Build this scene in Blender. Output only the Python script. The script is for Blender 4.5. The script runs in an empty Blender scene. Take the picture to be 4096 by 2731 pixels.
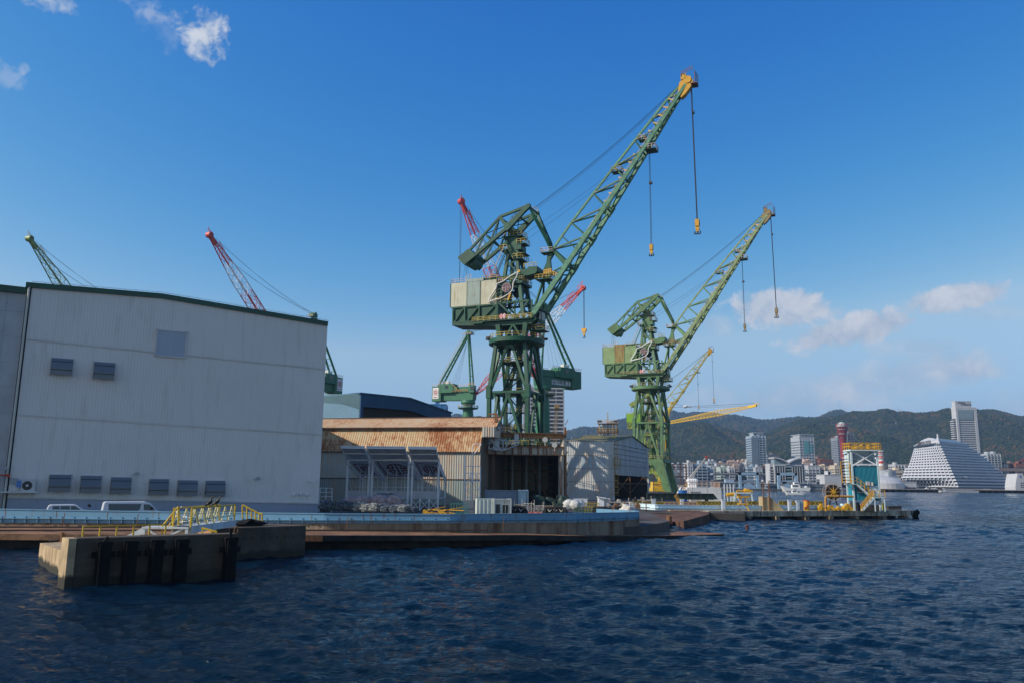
import bpy, bmesh, math, random
import numpy as np
from mathutils import Vector, Matrix
R = math.radians
random.seed(7); rng = np.random.default_rng(11)
SC = bpy.context.scene; COL = SC.collection

# ------------------------------------------------------------------ camera
F = 3186.0; TH = math.atan((1925-1365.5)/F); RO = 0.01; EYE = 5.3
cT, sT, cR, sR = math.cos(TH), math.sin(TH), math.cos(RO), math.sin(RO)
cam = bpy.data.cameras.new('camera'); co = bpy.data.objects.new('camera', cam); COL.objects.link(co)
cam.sensor_width = 36; cam.lens = 36*F/4096; cam.clip_start = 0.5; cam.clip_end = 30000
U_ = Vector((0, -sT, cT)); X_ = Vector((1, 0, 0)); FW = Vector((0, cT, sT))
cx_, cy_ = X_*cR+U_*sR, -X_*sR+U_*cR
M = Matrix((cx_, cy_, -FW)).transposed().to_4x4(); M.translation = (0, 0, EYE); co.matrix_world = M
SC.camera = co
# ------------------------------------------------------------------ sun and sky
SUN_EL = R(33); SV = Vector((-math.cos(SUN_EL)*0.957, -math.cos(SUN_EL)*0.29, math.sin(SUN_EL))).normalized()
sl = bpy.data.lights.new('sun', 'SUN'); so = bpy.data.objects.new('sun', sl); COL.objects.link(so)
sl.energy = 4.9; sl.angle = R(0.53); sl.color = (1.0, 0.90, 0.76)
so.rotation_euler = SV.to_track_quat('Z', 'Y').to_euler()
wd = bpy.data.worlds.new('World'); SC.world = wd; wd.use_nodes = True
nt = wd.node_tree; nt.nodes.clear()
def nd(t, typ, **kw):
    n = t.nodes.new(typ)
    for k, v in kw.items(): setattr(n, k, v)
    return n
def mth(t, op, a, b=None, c=None, clamp=False):
    n = nd(t, 'ShaderNodeMath', operation=op); n.use_clamp = clamp
    for i, v in enumerate((a, b, c)):
        if v is None: continue
        if isinstance(v, (int, float)): n.inputs[i].default_value = v
        else: t.links.new(v, n.inputs[i])
    return n.outputs[0]
sky = nd(nt, 'ShaderNodeTexSky', sky_type='NISHITA'); sky.sun_disc = False
sky.sun_elevation = SUN_EL; sky.sun_rotation = math.atan2(SV.x, SV.y)
sky.air_density = 1.0; sky.dust_density = 0.5; sky.ozone_density = 3.2; sky.altitude = 0
bg = nd(nt, 'ShaderNodeBackground'); bg.inputs[1].default_value = 0.125
wo = nd(nt, 'ShaderNodeOutputWorld')
def ray(px, py):
    u = (px-2048)/F; v = (1365.5-py)/F
    u, v = u*cR-v*sR, v*cR+u*sR
    return Vector((u, cT-v*sT, sT+v*cT))
# clouds: soft noisy patches of the sky, each fixed at its own bearing and height
CLOUDS = [ # centre px, py, half width, half height, tilt, density
 (800,80,95,62,.25,.85),(835,192,78,70,.5,1.0),(690,50,150,50,.3,.34),(815,135,45,45,0,.6),(640,100,70,80,0,.18),
 (210,15,90,40,.2,.75),(20,300,55,50,.6,.35),(95,275,18,20,0,.3),
 (3120,1235,185,72,.04,1.0),(3210,1215,90,50,0,.6),(2875,1300,60,42,0,.38),(3340,1245,35,22,0,.35),
 (3400,1325,215,58,-.2,1.0),(3520,1300,100,50,-.1,.7),(3815,1195,175,48,-.2,.95),(3930,1180,75,34,0,.5),
 (3960,1252,110,28,-.05,.32),(3710,1390,150,42,0,.36),(3520,1393,50,32,0,.34),
 (3650,1500,330,75,-.12,.55),(3830,1470,110,60,0,.5),(3925,1485,60,30,0,.4),(3220,1560,240,70,-.05,.36),
 (3050,1610,420,60,0,.30),(3500,1640,500,60,0,.28),(4050,1620,180,60,0,.25),(2850,1560,60,30,0,.2)]
tc = nd(nt, 'ShaderNodeTexCoord')
def noise(t, vec, scale, det, rough=.55, dist=0):
    n = nd(t, 'ShaderNodeTexNoise'); n.inputs['Scale'].default_value = scale
    n.inputs['Detail'].default_value = det; n.inputs['Roughness'].default_value = rough
    n.inputs['Distortion'].default_value = dist; t.links.new(vec, n.inputs['Vector']); return n
n1 = noise(nt, tc.outputs['Generated'], 26, 8, .62, .3).outputs[0]
n2 = noise(nt, tc.outputs['Generated'], 90, 6, .6).outputs[0]
nz = mth(nt, 'MULTIPLY_ADD', n2, .35, mth(nt, 'MULTIPLY', n1, 1.0))   # about .67 on average
acc = None
for (px, py, hw, hh, tl, dn) in CLOUDS:
    c0 = ray(px, py).normalized()
    ax = (ray(px+40*math.cos(tl), py+40*math.sin(tl)).normalized()-c0).normalized(); ay = c0.cross(ax).normalized()
    kk = 1.12 if px > 2500 else 1.0; a = hw*kk/F*cT; b = hh*kk/F*cT; dn = dn*(.95 if px > 2500 else .78)
    dv = []
    for axis, h in ((ax, a), (ay, b)):
        d = nd(nt, 'ShaderNodeVectorMath', operation='DOT_PRODUCT'); nt.links.new(tc.outputs['Generated'], d.inputs[0])
        d.inputs[1].default_value = axis/h
        dv.append(mth(nt, 'SUBTRACT', d.outputs['Value'], c0.dot(axis)/h))
    r2 = mth(nt, 'ADD', mth(nt, 'MULTIPLY', dv[0], dv[0]), mth(nt, 'MULTIPLY', dv[1], dv[1]))
    fr = nd(nt, 'ShaderNodeVectorMath', operation='DOT_PRODUCT'); nt.links.new(tc.outputs['Generated'], fr.inputs[0]); fr.inputs[1].default_value = c0
    g = mth(nt, 'SUBTRACT', 1.0, r2)                                   # 1 in the middle, 0 on the ellipse
    m = mth(nt, 'MULTIPLY_ADD', mth(nt, 'SUBTRACT', nz, .67 if px > 2500 else .70), (3.0 if dn > .6 else 2.2) if px > 2500 else 6.5, g)
    m = mth(nt, 'MULTIPLY', m, 1.7 if px > 2500 and dn > .6 else 1.15 if px > 2500 else .9, clamp=True)
    m = mth(nt, 'MULTIPLY', mth(nt, 'MULTIPLY', m, mth(nt, 'GREATER_THAN', fr.outputs['Value'], 0.5)), dn)
    acc = m if acc is None else mth(nt, 'SUBTRACT', mth(nt, 'ADD', acc, m), mth(nt, 'MULTIPLY', acc, m))
shade = nd(nt, 'ShaderNodeValToRGB'); nt.links.new(n1, shade.inputs[0])
shade.color_ramp.elements[0].position = .35; shade.color_ramp.elements[0].color = (3.1, 3.8, 4.9, 1)
shade.color_ramp.elements[1].position = .62; shade.color_ramp.elements[1].color = (5.2, 5.5, 6.1, 1)
mx = nd(nt, 'ShaderNodeMix', data_type='RGBA'); nt.links.new(acc, mx.inputs[0])
sp_ = nd(nt, 'ShaderNodeSeparateColor'); cb_ = nd(nt, 'ShaderNodeCombineColor'); nt.links.new(sky.outputs[0], sp_.inputs[0])
gr_ = []
for i_, (k_, g_) in enumerate(((.21, 3.1), (.72, 1.38), (2.46, .53))):   # clear autumn air: deeper blue overhead
    gr_.append(mth(nt, 'MULTIPLY', mth(nt, 'POWER', sp_.outputs[i_], g_), k_))
gr_[1] = mth(nt, 'MINIMUM', gr_[1], mth(nt, 'MULTIPLY', gr_[2], .74)); gr_[0] = mth(nt, 'MINIMUM', gr_[0], mth(nt, 'MULTIPLY', gr_[1], .64))
for i_ in range(3): nt.links.new(gr_[i_], cb_.inputs[i_])
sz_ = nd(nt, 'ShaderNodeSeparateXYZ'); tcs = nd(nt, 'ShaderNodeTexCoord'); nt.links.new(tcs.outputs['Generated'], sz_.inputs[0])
backf = mth(nt, 'MULTIPLY', mth(nt, 'SUBTRACT', mth(nt, 'MULTIPLY', sz_.outputs[1], -1.0), .05), 2.0, clamp=True)   # unseen sky behind the camera kept whiter, added to fill the shaded hall
back_sky = nd(nt, 'ShaderNodeVectorMath', operation='SCALE'); nt.links.new(sky.outputs[0], back_sky.inputs[0]); back_sky.inputs['Scale'].default_value = 1.05
mS = nd(nt, 'ShaderNodeMix', data_type='RGBA'); nt.links.new(backf, mS.inputs[0]); nt.links.new(cb_.outputs[0], mS.inputs[6]); nt.links.new(back_sky.outputs[0], mS.inputs[7])
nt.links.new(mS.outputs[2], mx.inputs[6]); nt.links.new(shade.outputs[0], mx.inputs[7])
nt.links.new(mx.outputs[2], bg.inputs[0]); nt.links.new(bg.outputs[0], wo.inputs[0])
SC.view_settings.view_transform = 'Standard'; SC.view_settings.look = 'None'
SC.view_settings.exposure = 0.0; SC.view_settings.gamma = 1
SC.view_settings.use_curve_mapping = False
SC.cycles.max_bounces = 6; SC.cycles.volume_bounces = 0

# ------------------------------------------------------------------ pixel helpers (real distance in metres)
def W(px, py, Y):
    r = ray(px, py); return Vector((0, 0, EYE))+r*(Y/r.y)
def WZ(px, py, z):
    r = ray(px, py); return Vector((0, 0, EYE))+r*((z-EYE)/r.z)
class Fr:
    """vertical working plane: origin O, local x along the plane, local y away from the camera"""
    def __init__(s, O, a):
        s.O = Vector((O[0], O[1], 0)); s.gz = O[2]; s.a = a
        s.e = Vector((math.cos(a), -math.sin(a), 0)); s.n = Vector((math.sin(a), math.cos(a), 0))
    def p(s, px, py, q=0):
        r = ray(px, py); c = Vector((0, 0, EYE)); t = (q-(c-s.O).dot(s.n))/r.dot(s.n); P = c+r*t
        return (P-s.O).dot(s.e), P.z-s.gz
def zoomer(x0, y0, sc): return lambda x, y: (x0+x/sc, y0+y/sc)

# ------------------------------------------------------------------ materials
def mat(name, col, rough=.6, metal=0, var=.12, vs=.35, rust=0, rustcol=(.16,.055,.018), rs=.5, streak=True, bump=0, bs=20, spec=.4, lo=.44, hi=.6):
    m = bpy.data.materials.new(name); m.use_nodes = True; t = m.node_tree; b = t.nodes['Principled BSDF']
    b.inputs['Roughness'].default_value = rough; b.inputs['Metallic'].default_value = metal
    b.inputs['Specular IOR Level'].default_value = spec
    tcn = nd(t, 'ShaderNodeTexCoord'); v = tcn.outputs['Object']
    nA = noise(t, v, vs, 5, .6)
    r = nd(t, 'ShaderNodeValToRGB'); t.links.new(nA.outputs[0], r.inputs[0])
    r.color_ramp.elements[0].position = .3; r.color_ramp.elements[1].position = .7
    r.color_ramp.elements[0].color = (*[c*(1-var*1.6) for c in col], 1); r.color_ramp.elements[1].color = (*[min(1, c*(1+var)) for c in col], 1)
    out = r.outputs[0]
    if rust > 0:
        mp = nd(t, 'ShaderNodeMapping'); t.links.new(v, mp.inputs[0]); mp.inputs['Scale'].default_value = (3, 3, .35) if streak else (1, 1, 1)
        nB = noise(t, mp.outputs[0], rs, 8, .68, .4)
        rr = nd(t, 'ShaderNodeValToRGB'); t.links.new(nB.outputs[0], rr.inputs[0])
        rr.color_ramp.elements[0].position = lo+ (1-rust)*.16; rr.color_ramp.elements[1].position = hi+(1-rust)*.16
        mm = nd(t, 'ShaderNodeMix', data_type='RGBA'); t.links.new(rr.outputs[0], mm.inputs[0]); t.links.new(out, mm.inputs[6])
        mm.inputs[7].default_value = (*rustcol, 1); out = mm.outputs[2]
    t.links.new(out, b.inputs['Base Color'])
    if bump:
        nC = noise(t, v, bs, 4); bp = nd(t, 'ShaderNodeBump'); bp.inputs['Strength'].default_value = bump; bp.inputs['Distance'].default_value = .05
        t.links.new(nC.outputs[0], bp.inputs['Height']); t.links.new(bp.outputs[0], b.inputs['Normal'])
    return m
MT = {}
def G(key, *a, **k):
    if key not in MT: MT[key] = mat(key, *a, **k)
    return MT[key]

# ------------------------------------------------------------------ mesh builder
SPLIT = {'wire_rope','mast_railing','corner_post','edge_beam','walkway_hoop','jib_railing','house_railing','cab_railing','floodlight','jib_platform','mast_platform','roof_railing','stair_railing','arm_railing','mast_ladder','wheel','window','window_frame','bracing_','railing','post','column','sill','pier_','balcony','light_panel','side_wing','roof_rail','headlight','tail_light','flange','roof_rib'}
class MB:
    def __init__(s): s.v = []; s.f = []; s.sm = False
    def add(s, vs, fs):
        n = len(s.v); s.v += [tuple(p) for p in vs]; s.f += [tuple(i+n for i in f) for f in fs]; return s
    def box(s, x0, x1, y0, y1, z0, z1):
        if x0 > x1: x0, x1 = x1, x0
        if y0 > y1: y0, y1 = y1, y0
        if z0 > z1: z0, z1 = z1, z0
        return s.add([(x0,y0,z0),(x1,y0,z0),(x1,y1,z0),(x0,y1,z0),(x0,y0,z1),(x1,y0,z1),(x1,y1,z1),(x0,y1,z1)],
              [(0,3,2,1),(4,5,6,7),(0,1,5,4),(1,2,6,5),(2,3,7,6),(3,0,4,7)])
    def beam(s, p, q, w, h=None, w2=None, h2=None, up=(0,0,1)):
        h = h or w; w2 = w2 or w; h2 = h2 or h
        p = Vector(p); q = Vector(q); d = (q-p)
        if d.length < 1e-6: return s
        d.normalize(); u = Vector(up)
        if abs(d.dot(u)) > .98: u = Vector((0, 1, 0))
        sd = d.cross(u).normalized(); u = sd.cross(d)
        vs = []
        for c, ww, hh in ((p, w, h), (q, w2, h2)):
            for a, b in ((-1,-1),(1,-1),(1,1),(-1,1)): vs.append(c+sd*(a*ww/2)+u*(b*hh/2))
        return s.add(vs, [(0,3,2,1),(4,5,6,7),(0,1,5,4),(1,2,6,5),(2,3,7,6),(3,0,4,7)])
    def tube(s, p, q, r, r2=None, n=6, caps=True):
        r2 = r if r2 is None else r2
        p = Vector(p); q = Vector(q); d = q-p
        if d.length < 1e-6: return s
        d.normalize(); u = Vector((0,0,1)) if abs(d.z) < .95 else Vector((1,0,0))
        a = d.cross(u).normalized(); b = d.cross(a)
        vs = []
        for c, rr in ((p, r), (q, r2)):
            for i in range(n):
                t = 2*math.pi*i/n; vs.append(c+a*(rr*math.cos(t))+b*(rr*math.sin(t)))
        fs = [(i, (i+1)%n, n+(i+1)%n, n+i) for i in range(n)]
        if caps: fs += [tuple(range(n))[::-1], tuple(range(n, 2*n))]
        return s.add(vs, fs)
    def path(s, pts, r, n=6):
        for a, b in zip(pts, pts[1:]): s.tube(a, b, r, n=n)
        return s
    def prism(s, poly, q0, q1, ax='y'):
        """poly in (x,z) pushed along y, or ax='z': poly in (x,y) pushed along z, ax='x': poly in (y,z) along x"""
        n = len(poly)
        if ax == 'y': f = lambda a, b, q: (a, q, b)
        elif ax == 'z': f = lambda a, b, q: (a, b, q)
        else: f = lambda a, b, q: (q, a, b)
        vs = [f(a, b, q0) for a, b in poly]+[f(a, b, q1) for a, b in poly]
        return s.add(vs, [tuple(range(n)), tuple(range(n, 2*n))[::-1]]+[(i, n+i, n+(i+1)%n, (i+1)%n) for i in range(n)])
    def lathe(s, prof, c=(0,0), n=24):
        vs = []; m = len(prof)
        for i in range(n):
            t = 2*math.pi*i/n
            for r, z in prof: vs.append((c[0]+r*math.cos(t), c[1]+r*math.sin(t), z))
        fs = []
        for i in range(n):
            for j in range(m-1): fs.append((i*m+j, ((i+1)%n)*m+j, ((i+1)%n)*m+j+1, i*m+j+1))
        return s.add(vs, fs)
    def rail(s, pts, h=1.1, sp=1.6, r=.045, mids=1, close=False):
        pts = [Vector(p) for p in pts]
        if close: pts = pts+[pts[0]]
        for a, b in zip(pts, pts[1:]):
            L = (b-a).length; k = max(1, round(L/sp))
            for i in range(k+1):
                c = a.lerp(b, i/k); s.beam(c, c+Vector((0,0,h)), r*2)
            for j in range(mids+1):
                z = Vector((0,0,h*(j+1)/(mids+1))); s.beam(a+z, b+z, r*1.8)
        return s
    def ladder(s, p, q, w=.5, side=(0,1,0), r=.035, sp=.6):
        p = Vector(p); q = Vector(q); sd = Vector(side)*w/2; L = (q-p).length
        s.beam(p-sd, q-sd, r*2); s.beam(p+sd, q+sd, r*2)
        for i in range(int(L/sp)): c = p.lerp(q, (i+.5)*sp/L); s.beam(c-sd, c+sd, r*1.6)
        return s
    def blob(s, c, rx, ry, rz, sub=2, amp=.12, fr=2.0, seed=0, flat=None):
        bm = bmesh.new(); bmesh.ops.create_icosphere(bm, subdivisions=sub, radius=1)
        rr = random.Random(seed); ph = [rr.uniform(0, 6) for _ in range(9)]
        vs = []
        for v in bm.verts:
            x, y, z = v.co
            k = 1+amp*(math.sin(fr*x*2+ph[0])*math.sin(fr*y*2+ph[1])+.7*math.sin(fr*z*3+ph[2]+x*3)+.6*math.sin(fr*5*x+ph[3])*math.sin(fr*4*y+ph[4]+z*4))
            zz = z*rz*k
            if flat is not None: zz = max(zz, -flat)
            vs.append((c[0]+x*rx*k, c[1]+y*ry*k, c[2]+zz))
        fs = [tuple(v.index for v in f.verts) for f in bm.faces]; bm.free()
        return s.add(vs, fs)
    def islands(s):
        par = list(range(len(s.v)))
        def fd(i):
            while par[i] != i: par[i] = par[par[i]]; i = par[i]
            return i
        for f in s.f:
            a = fd(f[0])
            for i in f[1:]: par[fd(i)] = a
        g = {}
        for i in range(len(s.v)): g.setdefault(fd(i), []).append(i)
        bb = []
        for ids in g.values():
            P = np.array([s.v[i] for i in ids]); bb.append((P.min(0)-.12, P.max(0)+.12, set(ids)))
        n = len(bb); p2 = list(range(n))
        def f2(i):
            while p2[i] != i: i = p2[i]
            return i
        lo = np.array([b[0] for b in bb]); hi = np.array([b[1] for b in bb])
        for i in range(n):
            ov = np.all((lo <= hi[i]) & (hi >= lo[i]), axis=1)
            for j in np.nonzero(ov)[0]:
                a, b = f2(i), f2(int(j))
                if a != b: p2[a] = b
        out = {}
        for i in range(n): out.setdefault(f2(i), set()).update(bb[i][2])
        res = []
        for ids in out.values():
            m_ = MB(); mp = {}
            for f in s.f:
                if f[0] in ids:
                    for i in f:
                        if i not in mp: mp[i] = len(m_.v); m_.v.append(s.v[i])
                    m_.f.append(tuple(mp[i] for i in f))
            res.append(m_)
        return res
    def build(s, name, m, parent=None, off=None, smooth=False):
        if name in SPLIT and parent is not None and len(s.v) < 20000:
            isl = s.islands()
            if 1 < len(isl) <= 30:
                return [MB.build1(i_, name, m, parent, off, smooth) for i_ in isl][0]
        return s.build1(name, m, parent, off, smooth)
    def build1(s, name, m, parent=None, off=None, smooth=False):
        me = bpy.data.meshes.new(name)
        if off: s.v = [(a+off[0], b+off[1], c+off[2]) for a, b, c in s.v]
        me.from_pydata(s.v, [], s.f); me.validate()
        bm = bmesh.new(); bm.from_mesh(me); bmesh.ops.recalc_face_normals(bm, faces=bm.faces); bm.to_mesh(me); bm.free()
        if smooth or s.sm:
            me.shade_smooth() if hasattr(me, 'shade_smooth') else None
        me.materials.append(m)
        o = bpy.data.objects.new(name, me); COL.objects.link(o)
        if parent is not None: o.parent = parent
        return o
def tag(o, label=None, cat=None, group=None, kind=None):
    for k, v in (('label', label), ('category', cat), ('group', group), ('kind', kind)):
        if v is not None: o[k] = v
    return o
def root(name, label, cat, loc, rz=0, group=None):
    o = bpy.data.objects.new(name, None); COL.objects.link(o); o.location = loc; o.rotation_euler = (0, 0, rz)
    o.empty_display_size = .5
    return tag(o, label, cat, group)
def frroot(fr, name, label, cat, group=None):
    return root(name, label, cat, (fr.O.x, fr.O.y, fr.gz), -fr.a, group)
def one(name, mb, m, label, cat, loc=(0,0,0), rz=0, group=None, smooth=False):
    o = mb.build(name, m, smooth=smooth); o.location = loc; o.rotation_euler = (0,0,rz); return tag(o, label, cat, group)
def copy_tree(o, parent=None, swap=None):
    c = o.copy(); COL.objects.link(c); c.parent = parent
    if swap and c.type == 'MESH':
        for sl_ in c.material_slots:
            mm = sl_.material; sl_.link = 'OBJECT'; sl_.material = swap.get(mm.name, mm)
    for ch in list(KIDS.get(o.name, [])): copy_tree(ch, c, swap)
    return c
KIDS = {}
def index_kids():
    KIDS.clear()
    for ob in bpy.data.objects:
        if ob.parent: KIDS.setdefault(ob.parent.name, []).append(ob)
def text(name, s, size, m, parent, M4, ext=.01, shear=0, width=None):
    cu = bpy.data.curves.new(name, 'FONT'); cu.body = s; cu.size = size; cu.extrude = ext; cu.align_x = 'CENTER'; cu.align_y = 'CENTER'
    cu.shear = shear; cu.resolution_u = 3
    t = bpy.data.objects.new('tmp', cu); COL.objects.link(t)
    dg = bpy.context.evaluated_depsgraph_get(); dg.update()
    me = bpy.data.meshes.new_from_object(t.evaluated_get(dg)); bpy.data.objects.remove(t); me.name = name
    if width and len(me.vertices):
        xs = [v.co.x for v in me.vertices]; k = width/max(1e-6, max(xs)-min(xs))
        for v in me.vertices: v.co.x *= k
    me.transform(M4); me.materials.clear(); me.materials.append(m)
    o = bpy.data.objects.new(name, me); COL.objects.link(o)
    if parent: o.parent = parent
    return o
def faceM(x, y, z): # upright lettering facing local -y
    return Matrix.Translation((x, y, z)) @ Matrix.Rotation(R(90), 4, 'X')
def emblem(mb, cx, y, cz, r, w, T=None, d=.04):
    """river crest: ring, centre bar and hooked strokes, in the x-z plane"""
    T = T or (lambda a, b, dy=0: (cx+a, y+dy, cz+b))
    def arc(a0, a1, rr, ww=w, n=10):
        for i in range(n):
            t0 = R(a0+(a1-a0)*i/n); t1 = R(a0+(a1-a0)*(i+1)/n)
            P = [(rr-ww/2, t0), (rr+ww/2, t0), (rr+ww/2, t1), (rr-ww/2, t1)]
            vs = [T(p*math.cos(t), p*math.sin(t), 0) for p, t in P]+[T(p*math.cos(t), p*math.sin(t), -d) for p, t in P]
            mb.add(vs, [(0,1,2,3),(7,6,5,4),(0,4,5,1),(1,5,6,2),(2,6,7,3),(3,7,4,0)])
    def bar(x0, z0, x1, z1):
        vs = [T(a, b, dy) for dy in (0, -d) for a, b in ((x0,z0),(x1,z0),(x1,z1),(x0,z1))]
        mb.add(vs, [(0,1,2,3),(7,6,5,4),(0,4,5,1),(1,5,6,2),(2,6,7,3),(3,7,4,0)])
    h = w/2
    bar(-h, -r*1.0, h, r*1.0)
    for sx in (1, -1):
        a0, a1 = (18, 80) if sx > 0 else (100, 162); arc(a0, a1, r-h)
        a0, a1 = (198, 260) if sx < 0 else (280, 342); arc(a0, a1, r-h)
        xa, xb = sorted((sx*.95*r, sx*.30*r))
        bar(xa, .10*r, xb, .10*r+w); bar(xa, -.10*r-w, xb, -.10*r)
        xa, xb = sorted((sx*.30*r, sx*(.30*r+w))); bar(xa, .10*r, xb, .6*r); bar(xa, -.6*r, xb, -.10*r)
# ------------------------------------------------------------------ fast mesh from numpy
def np_obj(name, V, Fc, m, smooth=True):
    me = bpy.data.meshes.new(name); k = Fc.shape[1]
    me.vertices.add(len(V)); me.vertices.foreach_set('co', V.astype(np.float32).ravel())
    me.loops.add(Fc.size); me.loops.foreach_set('vertex_index', Fc.astype(np.int32).ravel())
    me.polygons.add(len(Fc)); me.polygons.foreach_set('loop_start', (np.arange(len(Fc))*k).astype(np.int32))
    me.polygons.foreach_set('use_smooth', np.full(len(Fc), smooth)); me.update(calc_edges=True); me.materials.append(m)
    o = bpy.data.objects.new(name, me); COL.objects.link(o); return o
def grid_faces(nr, nc, flip=False):
    i = np.arange(nr-1)[:, None]*nc+np.arange(nc-1)[None, :]
    q = np.stack([i, i+1, i+nc+1, i+nc], -1).reshape(-1, 4)
    return q[:, ::-1] if flip else q
# ------------------------------------------------------------------ water
def water():
    m = bpy.data.materials.new('sea_water'); m.use_nodes = True; t = m.node_tree; b = t.nodes['Principled BSDF']
    b.inputs['IOR'].default_value = 1.333; b.inputs['Specular IOR Level'].default_value = .25; b.inputs['Specular Tint'].default_value = (.62, .85, 1.0, 1); b.inputs['Roughness'].default_value = .09
    c = nd(t, 'ShaderNodeTexCoord').outputs['Object']
    a = noise(t, c, .012, 3)
    r = nd(t, 'ShaderNodeValToRGB'); t.links.new(a.outputs[0], r.inputs[0])
    r.color_ramp.elements[0].position = .35; r.color_ramp.elements[0].color = (.001, .006, .008, 1)
    r.color_ramp.elements[1].position = .65; r.color_ramp.elements[1].color = (.002, .022, .065, 1)
    fo = noise(t, c, .9, 9, .7, 1.2); fm = noise(t, c, .045, 2, .5)
    f2 = mth(t, 'MULTIPLY', mth(t, 'SUBTRACT', fo.outputs[0], .615), 14, clamp=True)
    f3 = mth(t, 'MULTIPLY', mth(t, 'SUBTRACT', fm.outputs[0], .60), 9, clamp=True)
    ff = mth(t, 'MULTIPLY', mth(t, 'MULTIPLY', f2, f3), .45)
    mm = nd(t, 'ShaderNodeMix', data_type='RGBA'); t.links.new(ff, mm.inputs[0]); t.links.new(r.outputs[0], mm.inputs[6]); mm.inputs[7].default_value = (.32, .38, .42, 1)
    t.links.new(mm.outputs[2], b.inputs['Base Color'])
    t.links.new(mth(t, 'MULTIPLY_ADD', ff, .6, .09), b.inputs['Roughness'])
    mp = nd(t, 'ShaderNodeMapping'); t.links.new(c, mp.inputs[0]); mp.inputs['Scale'].default_value = (1, 1.7, 1); mp.inputs['Rotation'].default_value = (0, 0, R(15))
    w1 = noise(t, mp.outputs[0], 2.6, 5, .62, .4); w2 = noise(t, mp.outputs[0], .45, 3, .5, .3)
    hs = mth(t, 'MULTIPLY_ADD', w2.outputs[0], 3.2, w1.outputs[0])
    bp = nd(t, 'ShaderNodeBump'); bp.inputs['Strength'].default_value = .8; bp.inputs['Distance'].default_value = .3
    t.links.new(hs, bp.inputs['Height']); bp.inputs['Strength'].default_value = .5
    nv = None     # ripple slopes taken straight from noise, so that they stay steep far away
    for sc_, kf, sy in ((5.0, .62, 1.8), (1.3, .6, 2.2), (.25, .4, 2.5)):
        m2 = nd(t, 'ShaderNodeMapping'); t.links.new(c, m2.inputs[0]); m2.inputs['Scale'].default_value = (1, sy, 1); m2.inputs['Rotation'].default_value = (0, 0, R(12))
        n_ = noise(t, m2.outputs[0], sc_, 4, .6, .5); s1_ = nd(t, 'ShaderNodeVectorMath', operation='SUBTRACT'); t.links.new(n_.outputs['Color'], s1_.inputs[0]); s1_.inputs[1].default_value = (.5, .5, .5)
        s2_ = nd(t, 'ShaderNodeVectorMath', operation='MULTIPLY'); t.links.new(s1_.outputs[0], s2_.inputs[0]); s2_.inputs[1].default_value = (kf, kf*1.9, 0)
        if nv is None: nv = s2_.outputs[0]
        else:
            ad = nd(t, 'ShaderNodeVectorMath', operation='ADD'); t.links.new(nv, ad.inputs[0]); t.links.new(s2_.outputs[0], ad.inputs[1]); nv = ad.outputs[0]
    pw = noise(t, c, .022, 3, .6, .6); pf = mth(t, 'MULTIPLY_ADD', mth(t, 'SUBTRACT', pw.outputs[0], .5), 2.6, .95, clamp=False)   # wind patches
    vs_ = nd(t, 'ShaderNodeVectorMath', operation='SCALE'); t.links.new(nv, vs_.inputs[0]); t.links.new(mth(t, 'MAXIMUM', pf, .35), vs_.inputs['Scale']); nv = vs_.outputs[0]
    ad = nd(t, 'ShaderNodeVectorMath', operation='ADD'); t.links.new(nv, ad.inputs[0]); t.links.new(bp.outputs[0], ad.inputs[1])
    no = nd(t, 'ShaderNodeVectorMath', operation='NORMALIZE'); t.links.new(ad.outputs[0], no.inputs[0]); t.links.new(no.outputs[0], b.inputs['Normal'])
    Y = 13*np.exp(np.arange(0, math.log(1150/13), .0046))
    nr = len(Y); cc = np.linspace(-1.15, 1.15, 900); nc = len(cc)
    X = Y[:, None]*cc[None, :]; YY = np.repeat(Y[:, None], nc, 1)
    dY = np.gradient(Y)[:, None]; Z = np.zeros_like(X); DX = np.zeros_like(X); DY = np.zeros_like(X)
    wind = R(245)
    gs = 0.0; gt = np.zeros((nr, nc)); comps = []
    for i in range(110):
        lam = .26*(30 ** rng.random()); th = wind+rng.normal()*.5; k = 2*math.pi/lam
        amp = .0046*lam**.74*(.5+rng.random())
        if lam > 2.2: amp *= .5
        fade = np.clip(lam/(2.6*np.maximum(dY, Y[:, None]*2.3/900))-.5, 0, 1)*np.ones_like(X); gs += (amp*k)**2; gt += (amp*k*fade)**2
        ph = k*(X*math.cos(th)+YY*math.sin(th))+rng.random()*6.28
        gust = 1
        Z += amp*fade*np.cos(ph); DX -= amp*fade*math.cos(th)*np.sin(ph)*.8; DY -= amp*fade*math.sin(th)*np.sin(ph)*.8
    gain = np.clip(np.sqrt(gs/np.maximum(gt, 1e-6)), 1, 2.6); Z *= gain; DX *= gain*.8; DY *= gain*.8
    gust = .75+.35*np.sin(X*.05+YY*.021+1)*np.sin(YY*.043-X*.013)
    Z *= gust
    V = np.stack([X+DX, YY+DY, Z], -1).reshape(-1, 3)
    Fc = grid_faces(nr, nc)
    n0 = len(V); e = 9000.0   # calm sheet below for everything past the fine part
    V = np.vstack([V, [[-e, -300, -.45], [e, -300, -.45], [e, 3400, -.45], [-e, 3400, -.45]]])
    Fc = np.vstack([Fc, [[n0, n0+1, n0+2, n0+3]]])
    o = np_obj('water', V, Fc, m); tag(o, kind='structure')
water()
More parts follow.
